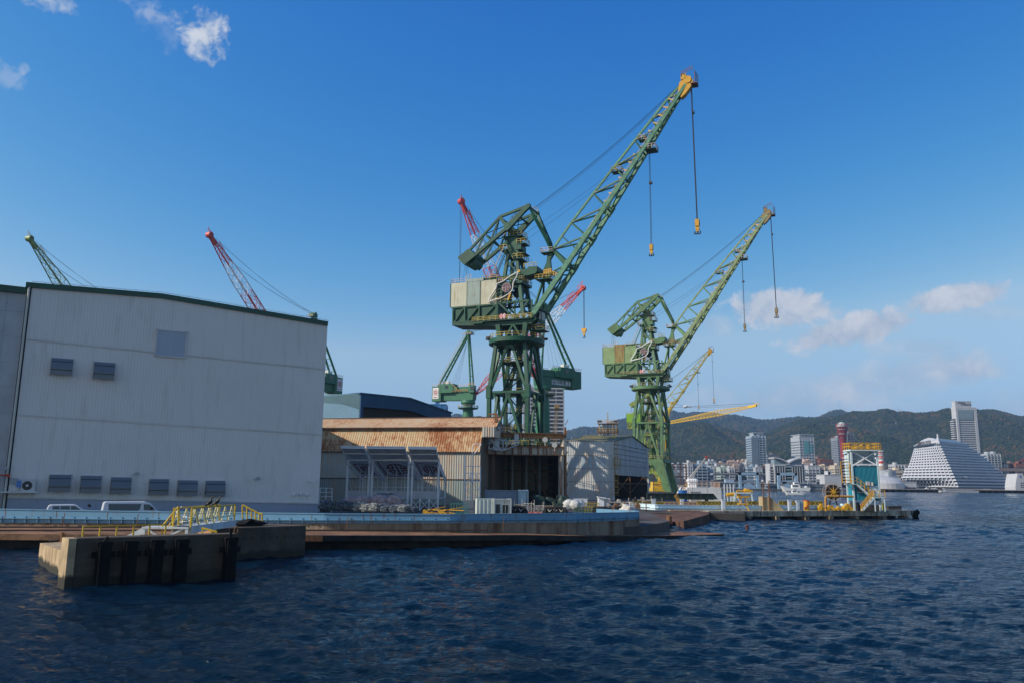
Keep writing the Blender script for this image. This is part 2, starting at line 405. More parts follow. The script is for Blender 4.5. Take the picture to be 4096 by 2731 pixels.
# ------------------------------------------------------------------ land
GZ = 1.1
asph = G('yard_ground', (.085, .075, .068), .85, var=.3, vs=.2, rust=.6, rustcol=(.07, .04, .028), rs=.15, streak=False, bump=.4, bs=3)
apron_m = G('apron_rusty_concrete', (.24, .125, .065), .85, var=.3, vs=.6, rust=.9, rustcol=(.10, .045, .022), rs=.45, streak=False, bump=.5, bs=4)
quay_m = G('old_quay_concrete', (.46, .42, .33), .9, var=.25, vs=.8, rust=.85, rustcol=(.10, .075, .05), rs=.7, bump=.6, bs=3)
dark_m = G('dark_lower_wall', (.030, .026, .022), .9, var=.5, vs=.7, bump=.5, bs=3)  # dark colour for the apron undercut and the wall under the pier
def slab(name, pts, z0, z1, m, kind='structure'):
    o = MB().prism(pts, z0, z1, 'z').build(name, m); return tag(o, kind=kind)
yard = [(-220, 62), (-60, 66), (-40, 71), (-20, 69), (0, 72), (13, 80), (18, 92), (20, 118), (34, 118), (40, 140), (46, 165), (50, 200), (58, 240), (66, 300), (70, 420), (135, 640), (135, 720), (-220, 720)]
slab('yard_ground', yard, -3, GZ, asph)
# rusty apron in front of the dock wall: a thick sheet that sinks towards its tip
fr_px = [(-400, 60.5, 1.15), (0, 60.5, 1.15), (600, 61, 1.15), (1300, 62.5, 1.13), (1800, 66, 1.0), (2080, 69, .9), (2350, 74, .55), (2600, 79, .28), (2800, 84, .12), (2930, 88, .03)]
vs = []; fs = []
for px, Y, z in fr_px:
    x = W(px, 1960, Y).x; vs += [(x, Y, z-.0), (x, Y+.3, -2.5), (x, Y+.0, z-.45), (x, Y+1.0, z-.5), (x-(0 if px < 2700 else 3), Y+(14 if px < 2300 else 8 if px < 2700 else 5), z+.004)]
for i in range(len(fr_px)-1):
    a, b = i*5, i*5+5
    fs += [(a, b, b+4, a+4), (a, a+2, b+2, b), (a+2, a+3, b+3, b+2), (a+3, a+1, b+1, b+3)]
mb = MB().add(vs, fs)
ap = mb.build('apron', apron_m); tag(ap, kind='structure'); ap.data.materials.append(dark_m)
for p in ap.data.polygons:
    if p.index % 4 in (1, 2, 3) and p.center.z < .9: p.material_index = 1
# broken slipway beyond the dock mouth
sl_pts = [WZ(2562, 2062, 1.0), WZ(2640, 2041, 1.1), WZ(2840, 2041, 1.25), WZ(2833, 2056, 1.2), WZ(2735, 2082, .9), WZ(2700, 2084, .5), WZ(2560, 2110, .3)]
mb = MB(); n = len(sl_pts)
mb.add([tuple(p) for p in sl_pts]+[(p.x, p.y, -2) for p in sl_pts], [tuple(range(n))]+[(i, (i+1) % n, n+(i+1) % n, n+i) for i in range(n)])
slm = G('slip_rust', (.13, .065, .04), .9, var=.35, vs=.5, rust=.8, rustcol=(.06, .03, .02), rs=.4, streak=False, bump=.7, bs=2)
tag(mb.build('slipway', slm), kind='structure')
# right-hand pier
qa, qb = WZ(2835, 2041, 1.35), WZ(3640, 2043, 1.2)
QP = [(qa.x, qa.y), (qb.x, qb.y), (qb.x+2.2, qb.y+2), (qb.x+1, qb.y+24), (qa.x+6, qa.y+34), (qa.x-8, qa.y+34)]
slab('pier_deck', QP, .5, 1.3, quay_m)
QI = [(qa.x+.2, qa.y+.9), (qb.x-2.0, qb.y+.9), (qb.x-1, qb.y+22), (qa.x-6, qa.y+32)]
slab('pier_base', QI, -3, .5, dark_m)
mb = MB()
qd = Vector((qb.x-qa.x, qb.y-qa.y, 0)); QL = qd.length; qd.normalize(); qn = Vector((qd.y, -qd.x, 0))
for i in range(8):
    c = Vector((qa.x, qa.y, 0))+qd*(2+i*QL/7.6); c = c-qn*.5
    mb.beam(c+Vector((0,0,-2)), c+Vector((0,0,.49)), 1.6 if i % 3 else 2.6, .7, up=tuple(qd))
tag(mb.build('pier_wall_blocks', G('pier_block', (.26,.20,.13), .9, var=.4, rust=.7, rustcol=(.05,.035,.02), bump=.5, bs=3)), kind='structure')
# far shore ground
tag(MB().box(60, 2600, 690, 3000, -3, 1.6).build('far_shore_ground', G('town_ground', (.12,.12,.115), .9)), kind='structure')
tag(MB().box(-1500, 64, 725, 3000, -3, 1.6).build('town_ground', G('town_ground')), kind='structure')
# ------------------------------------------------------------------ hills and their woods
hill_m = G('hill_soil', (.035, .04, .02), .95, var=.3, vs=.01)
def vnoise(x, y, seed):
    rs_ = np.random.default_rng(seed); T = rs_.random((64, 64))
    xi = np.floor(x).astype(int); yi = np.floor(y).astype(int); fx = x-xi; fy = y-yi
    fx = fx*fx*(3-2*fx); fy = fy*fy*(3-2*fy)
    g = lambda a, b: T[a % 64, b % 64]
    return (g(xi, yi)*(1-fx)+g(xi+1, yi)*fx)*(1-fy)+(g(xi, yi+1)*(1-fx)+g(xi+1, yi+1)*fx)*fy
def hill(name, crest, Yb, Yc, seed, ntree, tr, spur=.3):
    cx = np.array([c[0] for c in crest], float); cyy = np.array([c[1] for c in crest], float)
    nu, ntt = 360, 90; px = np.linspace(cx[0], cx[-1], nu); t = np.concatenate([np.linspace(0, 1, ntt), [1.15, 1.5]])
    cpy = np.interp(px, cx, cyy)
    kx = np.array([W(p, 1900, Yc).x/Yc for p in px]); ch = np.array([W(p, q, Yc).z for p, q in zip(px, cpy)])
    def surf(u, tt):
        kx_, ch_ = np.interp(u, px, kx), np.interp(u, px, ch)
        Y = Yb+(Yc-Yb)*tt; X = kx_*Y
        s1 = 1-np.abs(2*vnoise(X/300+tt*.9, Y/1100, seed)-1); s2 = 1-np.abs(2*vnoise(X/90+Y/400, Y/260, seed+1)-1); s3 = vnoise(X/35, Y/50, seed+2)
        env = np.clip(tt, 0, 1)*np.clip((1.02-tt)*2.2, 0, 1)
        base = np.clip(tt, 0, 1)**.85
        Z = 1.5+(ch_-8)*np.where(tt <= 1, base, 1-(tt-1)*1.2)+env*ch_*(spur*(s1-.62)*2.4+spur*.9*(s2-.6)+.05*(s3-.5))
        lim = EYE+(ch_-EYE)/Yc*Y          # never hide the crest behind a spur
        return X, Y, np.where(tt < 1, np.minimum(Z, lim-6), Z)
    U, T = np.meshgrid(px, t); X, Y, Z = surf(U, T)
    V = np.stack([X, Y, Z], -1).reshape(-1, 3)
    o = np_obj(name, V, grid_faces(len(t), nu), hill_m); tag(o, kind='structure')
    # crowns
    u = rng.uniform(cx[0], cx[-1], ntree); tt = np.concatenate([rng.random(int(ntree*.9))**.9, .93+.09*rng.random(ntree-int(ntree*.9))])
    x, y, z = surf(u, tt); x = x+rng.normal(size=ntree)*2
    s = tr*(.6+.8*rng.random(ntree))
    bm = bmesh.new(); bmesh.ops.create_icosphere(bm, subdivisions=1, radius=1)
    iv = np.array([v.co[:] for v in bm.verts]); jf = np.array([[v.index for v in f.verts] for f in bm.faces]); bm.free()
    ang = rng.random(ntree)*6.28; ca, sa = np.cos(ang), np.sin(ang)
    jit = 1+.55*(rng.random((ntree, len(iv)))-.5)
    vx = (iv[None, :, 0]*ca[:, None]-iv[None, :, 1]*sa[:, None])*jit; vy = (iv[None, :, 0]*sa[:, None]+iv[None, :, 1]*ca[:, None])*jit; vz = iv[None, :, 2]*jit*.9
    P = np.stack([x[:, None]+vx*s[:, None], y[:, None]+vy*s[:, None], z[:, None]+vz*s[:, None]+s[:, None]*.25], -1).reshape(-1, 3)
    Fc = (jf[None]+(np.arange(ntree)*len(iv))[:, None, None]).reshape(-1, 3)
    return np_obj('forest', P, Fc, FOR, smooth=False)
FOR = bpy.data.materials.new('autumn_wood'); FOR.use_nodes = True; t_ = FOR.node_tree; b_ = t_.nodes['Principled BSDF']
b_.inputs['Roughness'].default_value = .9; b_.inputs['Specular IOR Level'].default_value = .15
gi = nd(t_, 'ShaderNodeNewGeometry'); tcn = nd(t_, 'ShaderNodeTexCoord')
na = noise(t_, tcn.outputs['Object'], .006, 4, .6)
fa = mth(t_, 'ADD', mth(t_, 'MULTIPLY', gi.outputs['Random Per Island'], .42), mth(t_, 'MULTIPLY', na.outputs[0], .80))
rp = nd(t_, 'ShaderNodeValToRGB'); t_.links.new(fa, rp.inputs[0])
e_ = rp.color_ramp.elements; e_[0].position = .3; e_[0].color = (.009, .019, .008, 1); e_[1].position = .98; e_[1].color = (.12, .05, .022, 1)
for p_, c_ in ((.5, (.014, .027, .010, 1)), (.66, (.024, .036, .013, 1)), (.8, (.055, .048, .018, 1)), (.9, (.085, .050, .020, 1))):
    q_ = rp.color_ramp.elements.new(p_); q_.color = c_
t_.links.new(rp.outputs[0], b_.inputs['Base Color'])
z3 = zoomer(2500, 1550, 2.6136); z4 = zoomer(3200, 1550, 2.6136); z2 = zoomer(1700, 1200, 2.6136)
near = [(2200, 1768), (2259, 1758), (2380, 1740), (2480, 1722), (2560, 1700), (2680, 1680), (2760, 1686), (2830, 1692), (2900, 1712), (2960, 1728), (3010, 1735), (3070, 1732), (3150, 1698), (3230, 1674), (3300, 1670)]
near += [z4(*p) for p in ((300,320),(400,300),(540,275),(600,250),(700,255),(850,250),(880,232),(960,225),(1030,245),(1050,262),(1130,250),(1240,265),(1370,262),(1500,245),(1590,218),(1840,225),(1950,232),(2060,230),(2150,245),(2230,268),(2342,300),(2700,330))]
far = [(1700,1690),(1780,1672),(1820,1655),(1845,1660),(1870,1675),(1895,1666),(1925,1668),(1950,1690),(2230,1735)]+[z2(*p) for p in ((1460,1380),(1560,1345),(1660,1325),(1760,1330),(1850,1320),(1950,1270),(2091,1240))]
far += [z3(*p) for p in ((240,250),(450,262),(520,240),(600,262),(680,270),(760,252),(830,262),(900,270),(1050,285),(1200,290),(1300,310),(1400,335),(1540,345),(1640,330),(1750,320),(1850,312),(2000,318))]
far += [z4(*p) for p in ((50,312),(210,318),(300,285),(380,245),(480,240),(545,268),(700,300),(2342,330))]
f1 = hill('hill_near', near, 1750, 3000, 5, 95000, 5.8); tag(f1, kind='stuff', label='autumn wood covering the near slopes behind the harbour town', cat='woodland')
f2 = hill('hill_far', far, 3000, 4400, 9, 40000, 9.5, .2); tag(f2, kind='stuff', label='bluish distant wood on the farther ridge behind the near hills', cat='woodland')
# ------------------------------------------------------------------ haze
hz = bpy.data.materials.new('haze'); hz.use_nodes = True; t_ = hz.node_tree; t_.nodes.clear()
pv = nd(t_, 'ShaderNodeVolumePrincipled'); pv.inputs['Color'].default_value = (.42, .66, 1.0, 1); pv.inputs['Density'].default_value = .00010
pv.inputs['Anisotropy'].default_value = .2
oo = nd(t_, 'ShaderNodeOutputMaterial'); t_.links.new(pv.outputs[0], oo.inputs['Volume'])
hb = MB().box(-5000, 5000, -340, 5200, -4.2, 480).build('haze', hz); tag(hb, kind='stuff')
# ------------------------------------------------------------------ luffing portal crane
gA = G('crane_green', (.010, .078, .038), .5, var=.3, rust=.2, rustcol=(.030, .050, .026), rs=.8)
gD = G('crane_chord_green', (.12, .27, .165), .5, var=.25, vs=1.2, rust=.5, rustcol=(.045, .15, .075), rs=1.5)
rlY = G('crane_rail_yellow', (.46, .33, .04), .5); rlP = G('crane_rail_faded', (.52, .42, .36), .6)
cream = G('crane_house_cream', (.48, .47, .34), .55, var=.08, rust=.45, rustcol=(.30, .13, .04), rs=.35)
bluish = G('crane_door_panel', (.27, .34, .30), .6, var=.08, rust=.3, rustcol=(.20, .16, .10), rs=.6)
yel = G('crane_yellow', (.60, .32, .03), .45, var=.1, rust=.3, rustcol=(.18, .08, .02)); blk = G('black_grease', (.012, .012, .012), .5)
ropeM = G('wire_rope', (.045, .045, .05), .5); wht = G('white_paint', (.72, .72, .70), .5, var=.06)
outl = G('crane_frame_rusty_white', (.66, .64, .60), .55, rust=.45, rustcol=(.25, .10, .05), rs=1.4, streak=False)
disc = G('crane_disc_pink', (.42, .33, .34), .6, var=.2, vs=1.5); discD = G('crane_disc_mark', (.10, .035, .04), .6)
glass = G('dark_glass', (.02, .025, .03), .12, var=.3, spec=.8); steel = G('dark_steel', (.05, .05, .05), .6)
red = G('red_paint', (.55, .05, .03), .5, var=.1)
def portal_crane(loc, a):
    OF = (0, 0, -GZ)
    rt = root('portal_crane', 'x', 'crane', (loc[0], loc[1], GZ), -a)
    B = lambda mb, name, m, par=None, sm=False: mb.build(name, m, par or rt, OF, sm)
    # legs of the portal: big flaring plates
    for sx in (1, -1):
        for q in (-5, 5):
            poly = [(0.3,12.2),(0.3,13.3),(4.6,13.6),(5.3,12.9),(7.9,2.4),(6.1,2.4),(5.0,3.3),(4.4,6.2),(2.2,11.0)]
            mb = MB().prism([(sx*x, z) for x, z in poly], q-.75, q+.75)
            mb.tube((sx*6.7, q-.9, 4.9), (sx*6.7, q+.9, 4.9), .35, n=12)
            lg = B(mb, 'leg', gA)
            mb = MB().box(sx*6.9-1.9, sx*6.9+1.9, q-.55, q+.55, GZ+.9, 2.4)
            for k in (-1.5, -.5, .5, 1.5): mb.tube((sx*6.9+k, q-.3, GZ+.42), (sx*6.9+k, q+.3, GZ+.42), .42, n=12)
            mb.build('bogie', steel, lg, OF)
    mb = MB()
    for q in (-5, 5): mb.beam((-5,q,12.7), (5,q,12.7), 1.1, 1.2)
    for sx in (-5, 5): mb.beam((sx,-5,12.9), (sx,5,12.9), 1.2, 1.3)
    B(mb, 'portal_beam', gA)
    B(MB().rail([(-5.6,-5.8,13.5),(5.6,-5.8,13.5),(5.6,5.8,13.5),(-5.6,5.8,13.5)], close=True), 'gallery_railing', rlY)
    H = 4.9
    for sx in (1, -1):
        for sy in (1, -1):
            mb = MB().beam((sx*4.8,sy*4.9,13), (sx*H,sy*H,26.3), .85, .95).beam((sx*H,sy*H,26.0), (sx*3.7,sy*4.0,37.6), .85, .95, .8, .8)
            mb.beam((sx*H,sy*H,24.6), (sx*H,sy*H,27.6), 1.15, 1.2)
            B(mb, 'tower_leg', gA)
    mb = MB()
    for k, (f, g) in enumerate((((1,0),(0,-1)),((1,0),(0,1)),((0,1),(1,0)),((0,1),(-1,0)))):
        P = lambda u, z, h: (u*f[0]+g[0]*h, u*f[1]+g[1]*h, z)
        mb.beam(P(-H,26,H), P(H,26,H), .5, .55)
        mb.beam(P(0,25.6,H), P(-3.9,13.5,H), .55, .6).beam(P(0,25.6,H), P(3.9,13.5,H), .55, .6).beam(P(0,24.2,H), P(0,26.1,H), 1.3, .35)
        mb.beam(P(-.5,37.4,4.1), P(-4.5,26.6,H-.05), .62, .65).beam(P(.5,37.4,4.1), P(4.5,26.6,H-.05), .62, .65).beam(P(-.75,37.3,4.1), P(.75,37.3,4.1), .5, 1.7)
        mb.beam(P(-4.7,25.6,H), P(-3.6,24.8,H), .3, 1.3).beam(P(4.7,25.6,H), P(3.6,24.8,H), .3, 1.3)
    B(mb, 'bracing', gA)
    mb = MB()                                                  # inner stair, shaft and landings
    mb.tube((.6,.4,13), (.6,.4,37.5), .75, n=10)
    zz = [13.5, 17.5, 21.5, 26, 29.5, 33]
    for i, z in enumerate(zz):
        mb.box(-2.3, 2.3, -1.8, 1.8, z-.12, z)
    for u, w in (((-2.6,-2.4),(-.4,0)),((2.6,2.4),(.8,0))): mb.beam((u[0],u[1],26),(w[0],w[1],33.4),.3).beam((u[0],-u[1],26),(w[0],w[1],33.4),.3)
    for x in (-3,3): mb.beam((x,-3,26),(x,3,26),.35).beam((-3,x,26),(3,x,26),.35)
    mb.box(-3.4,3.4,-2.9,2.9,33.2,33.4)
    B(mb, 'inner_shaft', G('crane_green_deep', (.010,.045,.025), .5))
    mb = MB()
    for i in range(len(zz)-1):
        s = 1 if i % 2 else -1
        mb.ladder((-2.1*s,-2.0,zz[i]), (1.9*s,-2.0,zz[i+1]), .7, sp=.35, r=.06)
        mb.beam((-2.1*s,-2.4,zz[i]+1), (1.9*s,-2.4,zz[i+1]+1), .09).beam((-2.1*s,-2.4,zz[i]+.5), (1.9*s,-2.4,zz[i+1]+.5), .06)
    B(mb, 'stair', gA); 
    mb = MB()
    for z in zz[1:]: mb.rail([(-2.3,-1.9,z),(2.3,-1.9,z),(2.3,1.9,z),(-2.3,1.9,z)], close=True, r=.05)
    mb.rail([(-3.4,-2.9,33.4),(3.4,-2.9,33.4),(3.4,2.9,33.4),(-3.4,2.9,33.4)], close=True, r=.06)
    B(mb, 'stair_railing', rlY)
    # turntable
    B(MB().lathe([(0,37.3),(5.2,37.3),(5.9,37.6),(6.7,37.75),(6.75,37.8),(6.75,38.75),(6.65,38.85),(0,38.85)], n=48), 'turntable', gA, sm=False)
    mb = MB(); ring = [(6.55*math.cos(t), 6.55*math.sin(t), 38.85) for t in [2*math.pi*i/28 for i in range(28)]]
    mb.rail(ring, sp=2, close=True, r=.055); tr_ = B(mb, 'turntable_railing', rlY)
    mb = MB()
    for t in (R(200), R(170), R(-8), R(20), R(215)):
        x, y = 7.1*math.cos(t), 7.1*math.sin(t); mb.beam((x*.93,y*.93,38.6),(x,y,39.2),.15).box(x-.35,x+.35,y-.35,y+.35,39.0,39.5)
    B(mb, 'floodlight', steel)
    # slewing column
    mb = MB()
    for sx in (1,-1):
        for sy in (1,-1):
            mb.beam((sx*3.1,sy*3,38.8),(sx*3.6,sy*3,42.4),.95,1.0,1.15,1.1)
    for q in (-3,3): mb.beam((.3,q,42.3),(-1.8,q,38.9),.45).beam((.3,q,42.3),(2.5,q,38.9),.45)
    for x in (-3.3,3.3): mb.beam((x,0,42.3),(x,-2.5,38.9),.4).beam((x,0,42.3),(x,2.5,38.9),.4)
    mb.tube((0,0,38.8),(0,0,42.5),1.0,n=12)
    B(mb, 'slewing_column', gA)
    mb = MB().prism([(-16.1,43.1),(-4,42.2),(4.9,42.1),(6.2,43.0),(6.2,43.7),(-16.1,43.7)], -3.1, 3.1)
    B(mb, 'slewing_deck', gA)
    # lower counterweight house: recessed plates with proud diagonals
    mb = MB().prism([(-16.0,43.7),(-3.9,43.7),(-3.9,47.7),(-15.8,47.7)], -2.75, 2.75)
    B(mb, 'ballast_bay', gA)
    mb = MB()
    for q in (-3.0, 3.0):
        mb.beam((-16.0,q,43.8),(-3.9,q,43.8),.3,.3).beam((-16.2,q,47.55),(-3.9,q,47.55),.3,.3)
        for x in (-15.9,-12.6,-8.7,-4.1): mb.beam((x,q,43.7),(x-.1,q,47.6),.32)
        for x0,x1 in ((-15.5,-12.9),(-12.0,-9.0),(-8.2,-4.5)): mb.beam((x0,q,43.9),(x1,q,47.4),.28)
    for x in (-3.9, 0.6, 5.0):
        for q in (-2.9, 2.9): mb.beam((x,q,43.6),(x,q,48),.35)
    for q in (-2.9, 2.9):
        mb.beam((-3.5,q,47.8),(.6,q,43.8),.4).beam((4.0,q,47.6),(.9,q,43.8),.4).beam((-4,q,47.8),(4.3,q,47.8),.45)
    B(mb, 'bay_frame', gA)
    mh = B(MB().box(-16.8,-4.1,-3.1,3.1,47.75,53.75), 'machinery_house', cream)
    B(MB().box(-12.2,-8.6,-3.16,-3.0,47.9,53.7), 'door_panel', bluish, mh)
    B(MB().box(-12.4,-7.7,-3.2,1.0,53.75,54.5), 'roof_box', bluish, mh)
    B(MB().tube((-8,-2.4,54.2),(2,-2.4,54.6),.25,n=8), 'roof_pipe', gA, mh); mb = MB().tube((-8,-1.6,54.3),(2,-1.6,54.8),.22,n=8).box(-7.5,-4.3,-2.9,2.8,53.75,53.95)
    for x in (-16.8,-12.2,-8.6,-4.15): mb.box(x,x+.12,-3.2,-3.1,47.75,53.75)
    B(mb, 'roof_rib', gA, mh)
    B(MB().rail([(-16.7,-3,53.75),(-16.7,3,53.75),(-4.2,3,53.75)], r=.05).rail([(-16.7,-3,53.75),(-12.6,-3,53.75)], r=.05).rail([(-12.4,-3,54.5),(-11.2,-3,54.5)],r=.05), 'roof_railing', rlP, mh)
    B(MB().rail([(-8,-3,53.9),(-4.2,-3,53.9)], r=.05), 'roof_railing', rlY, mh)
    B(MB().box(-10.2,5.4,-4.0,-3.0,43.25,43.4).box(-10.2,-7.4,-4.0,-3,42.9,43.25), 'walkway', gA)
    B(MB().rail([(-10.2,-3.05,43.4),(-10.2,-4,43.4),(5.4,-4,43.4),(5.4,-3.1,43.4)], r=.055, mids=2), 'walkway_railing', rlY)
    mb = MB()
    for x, c in ((-1.6,.5),(-2.4,.35)): mb.blob((x,-4.05,44.2), .45,.12,.7, 1, .2, seed=3)
    B(mb, 'safety_flag', G('flag_red_white', (.6,.2,.2), .7, rust=.9, rustcol=(.7,.7,.7), rs=2, streak=False))
    # cab under the jib foot
    cb = B(MB().prism([(5.0,41.3),(6.4,41.0),(7.1,42.5),(7.1,45.3),(4.9,45.5)], -2.0, .6), 'operator_cab', gA)
    B(MB().box(7.1,7.14,-1.8,.4,43.2,45.0).box(5.3,6.9,-2.04,-2.0,43.4,44.9).box(5.7,6.6,-2.04,-2.0,41.6,42.7), 'window', glass, cb)
    B(MB().box(5.4,5.6,-2.1,-2.02,43.2,45.1).box(6.7,6.9,-2.1,-2.02,43.2,45.1).box(5.4,6.9,-2.1,-2.02,45.0,45.2), 'window_frame', wht, cb)
    B(MB().box(4.2,7.4,-3.2,3.2,45.4,45.6), 'foot_platform', gA); B(MB().box(4.0,7.6,-2.2,2,40.7,40.9), 'cab_platform', gA)
    B(MB().rail([(4.0,-2.2,40.9),(7.6,-2.2,40.9),(7.6,2,40.9)], r=.05), 'cab_railing', rlY)
    # mast
    mb = MB().prism([(-2.3,59.4),(.9,59.4),(.6,66),(-2.0,66)], -1.5, 1.5)
    for q, sy in ((-1.5,-1),(1.5,1)):
        mb.beam((.4,q,60),(2.9,q*1.9,44),.75,.95,.85,1.1).beam((-1.9,q,60),(-3.2,q*1.9,47.8),.7,.85)
        mb.beam((-2.9,q*1.6,51.5),(1.7,q*1.65,51.5),.5)
        mb.beam((-2.6,q*1.4,54),(1.3,q*1.4,54),.6,.8).beam((-2.3,q*1.2,56.6),(1.1,q*1.2,59.2),.3).beam((1.3,q*1.3,54.4),(-2.2,q*1.2,59),.3)
    for x, z, w in ((2.4,48,2.6),(1.3,54,2.2),(-2.8,50,2.6),(-2.5,55,2.2),(2.6,45.6,2.8)): mb.beam((x,-w,z),(x,w,z),.45)
    mb.beam((2.4,-2.6,48),(1.3,2.2,54),.25).beam((2.4,2.6,48),(1.3,-2.2,54),.25)
    B(mb, 'mast', gA)
    mb = MB().box(-3.6,2.6,-3.2,3.2,52.3,52.9).prism([(1.5,54.9),(2.6,54.1),(5.6,54.6),(6.0,55.1),(6.0,56.3),(4.0,56.4),(3.2,55.9),(1.5,55.9)],-2.2,2.2).box(-3.4,1.8,-1.9,2,64.6,64.8).box(-3.8,-1.8,-2.4,2.4,61.2,61.4).box(-.2,2.0,-2.6,2.2,58.6,58.8)
    mb.box(.4,2.6,-1.6,1.6,62.6,62.8).box(.5,2.6,-1.8,1.8,60.1,60.3).box(.2,1.6,-1.7,1.7,61.2,62.4)
    B(mb, 'mast_platform', gA)
    mb = MB()
    for P_ in ([(-3.4,-1.9,64.8),(1.8,-1.9,64.8),(1.8,2,64.8)],[(-3.8,2.4,61.4),(-3.8,-2.4,61.4),(-1.8,-2.4,61.4)],[(-.2,-2.6,58.8),(2.0,-2.6,58.8),(2,2.2,58.8)],[(.4,-1.6,62.8),(2.6,-1.6,62.8),(2.6,1.6,62.8)],
               [(2.6,-2.2,56.2),(5.8,-2.2,56.3)],[(-3.6,-3.2,52.9),(2.6,-3.2,52.9),(2.6,3.2,52.9)],[(-4,-3.3,48),(.5,-3.3,48)]): mb.rail(P_, r=.055, sp=1.1)
    B(mb, 'mast_railing', rlY)
    mb = MB().ladder((-5.2,-2.4,53.9),(-1.8,-2.4,61.4),.8,sp=.5,r=.07).ladder((-1.2,-2.4,61.4),(-3.0,-2.4,64.8),.7,sp=.5,r=.06).ladder((.2,-2.6,58.8),(-1.6,-2.6,61.6),.7,sp=.5,r=.06).ladder((-2,-2.9,43.8),(1.5,-2.9,47.8),.7,r=.06)
    B(mb, 'mast_ladder', gA)
    B(MB().path([(-5.8,-2.8,54.4),(-2.4,-2.8,62)],.07).path([(-5.8,-2.8,54.9),(-2.4,-2.8,62.5)],.05), 'ladder_rail', rlP)
    mb = MB()
    for (x,y,r_) in ((1.2,0,1.35),):
        mb.tube((x,y-.25,50),(x,y+.25,50),.3,n=10)
        for i in range(16):
            t0, t1 = 2*math.pi*i/16, 2*math.pi*(i+1)/16; mb.beam((x+r_*math.cos(t0),y,50+r_*math.sin(t0)),(x+r_*math.cos(t1),y,50+r_*math.sin(t1)),.3,.25)
            if i % 2: mb.beam((x,y,50),(x+r_*math.cos(t0),y,50+r_*math.sin(t0)),.12)
    B(mb, 'cable_reel', steel)
    # emblem frames on both sides
    def efr(q, mf, mdisc, mk, top):
        out = [(1.8,55.0),(.9,54.7),(-.6,54.0),(-2.2,53.0),(-3.9,52.5),(-4.1,51.4),(-5.0,50.2),(-5.7,49.2),(-6.1,48.1),(-4.6,48.6),(-3.2,48.7),(-1.8,49.2),(-.6,49.8),(.2,50.6),(.35,51.8),(.45,52.6),(1.2,53.6),(1.8,55.0)]
        mb = MB().path([(x,q,z) for x, z in out], .17, 6); e = B(mb, 'emblem_frame', mf)
        mb = MB()
        for x, z in ((1.0,54.2),(-3.9,52.4),(-5.2,49.2),(-1.9,49.1),(.1,50.4),(-4.6,50.9),(.3,52.2)): mb.beam((-1.4,q+.1,51.5),(x,q+.1,z),.14)
        B(mb, 'spoke', gA, e)
        B(MB().tube((-1.4,q-.05,51.4),(-1.4,q+.1,51.4),1.15,n=28), 'emblem_disc', mdisc, e)
        mb = MB(); emblem(mb, -1.4, q-.06, 51.4, 1.0, .2); B(mb, 'emblem_mark', mk, e)
        B(MB().tube((1.85,q-.15,55.15),(1.85,q+.15,55.15),.35,n=14), 'top_knob', top, e); B(MB().prism([(-.6,49.7),(-.1,49.9),(-.75,48.2),(-1.2,48.3)],q-.1,q+.1), 'tail_plate', top, e)
    efr(-3.45, outl, disc, discD, yel); efr(3.45, steel, steel, steel, steel)
    # rocker arm with counterweight
    mb = MB()
    for q in (-2.9, 2.9):
        w = .65
        mb.beam((4.1,q,71.6),(-3.6,q,69.6),w,.6).beam((-3.6,q,69.6),(-11.8,q,61.9),.55,.5).beam((4.1,q,71.6),(-1.5,q,66.6),.8,1.0,.9,1.5).beam((-1.5,q,66.6),(-10.2,q,60.5),.8,.75)
        mb.beam((-3.6,q,69.5),(-1.7,q,67.0),.6,.8).beam((-3.8,q,69.3),(-5.9,q,63.9),.35).beam((-7.7,q,65.7),(-6.0,q,63.8),.35).beam((-7.8,q,65.5),(-10,q,61),.32).beam((-5.9,q,63.9),(-9.2,q,64.2),.001)
        mb.prism([(-2.5,66.9),(-1.7,67.9),(-.6,67.5),(-.7,66.3),(-1.6,65.6)], q-.5, q+.5)
        mb.prism([(2.4,71.3),(4.4,72.0),(4.6,71.2),(3.0,69.9)], q-.45, q+.45)
    for x, z in ((4.1,71.4),(-3.6,69.5),(-7.7,65.6),(-6,63.8),(-1.2,66.6),(1.4,69.2)): mb.beam((x,-2.9,z),(x,2.9,z),.35)
    for p, q in (((-3.6,-2.9,69.5),(-7.7,2.9,65.6)),((-3.6,2.9,69.5),(-7.7,-2.9,65.6)),((-1.5,-2.9,66.5),(-6,2.9,63.8)),((-1.5,2.9,66.5),(-6,-2.9,63.8)),((1.4,-2.9,69.2),(-1.2,2.9,66.8)),((1.4,2.9,69.2),(-1.2,-2.9,66.8))): mb.beam(p, q, .2)
    mb.tube((-1.4,-3.3,66.2),(-1.4,3.3,66.2),.4,n=10)
    ra = B(mb, 'rocker_arm', gA)
    mb = MB().prism([(-14.9,60.2),(-14.6,60.5),(-12.1,62.2),(-11.7,62.2),(-10.0,60.6),(-10.1,60.2),(-12.9,58.3),(-13.3,58.4)], -3.3, 3.3)
    mb.prism([(-12.2,58.6),(-10.4,59.9),(-10.8,58.7),(-11.6,58.0)], -2.3, 2.6)
    B(mb, 'counterweight', gA)
    B(MB().ladder((-9.8,-2.2,61.6),(-2,-2.2,67.2),.6,sp=.6,r=.05).rail([(-1.2,-2.3,68),(2.8,-2.3,71)],r=.05,sp=1).rail([(3.2,1.8,71.9),(4.6,1.8,71.2)],r=.05), 'arm_railing', rlY, ra)
    for q in (-2.8, 2.8):
        B(MB().beam((4.1,q,71.5),(5.2,q*.85,69),.45,.5,.6,.7).beam((5.2,q*.85,69),(8.4,q*.25,62.3),.6,.7,.7,.8).beam((8.4,q*.25,62.3),(8.9,q*.1,60.6),.7,.8,.5,.5), 'pendulum_link', gA)
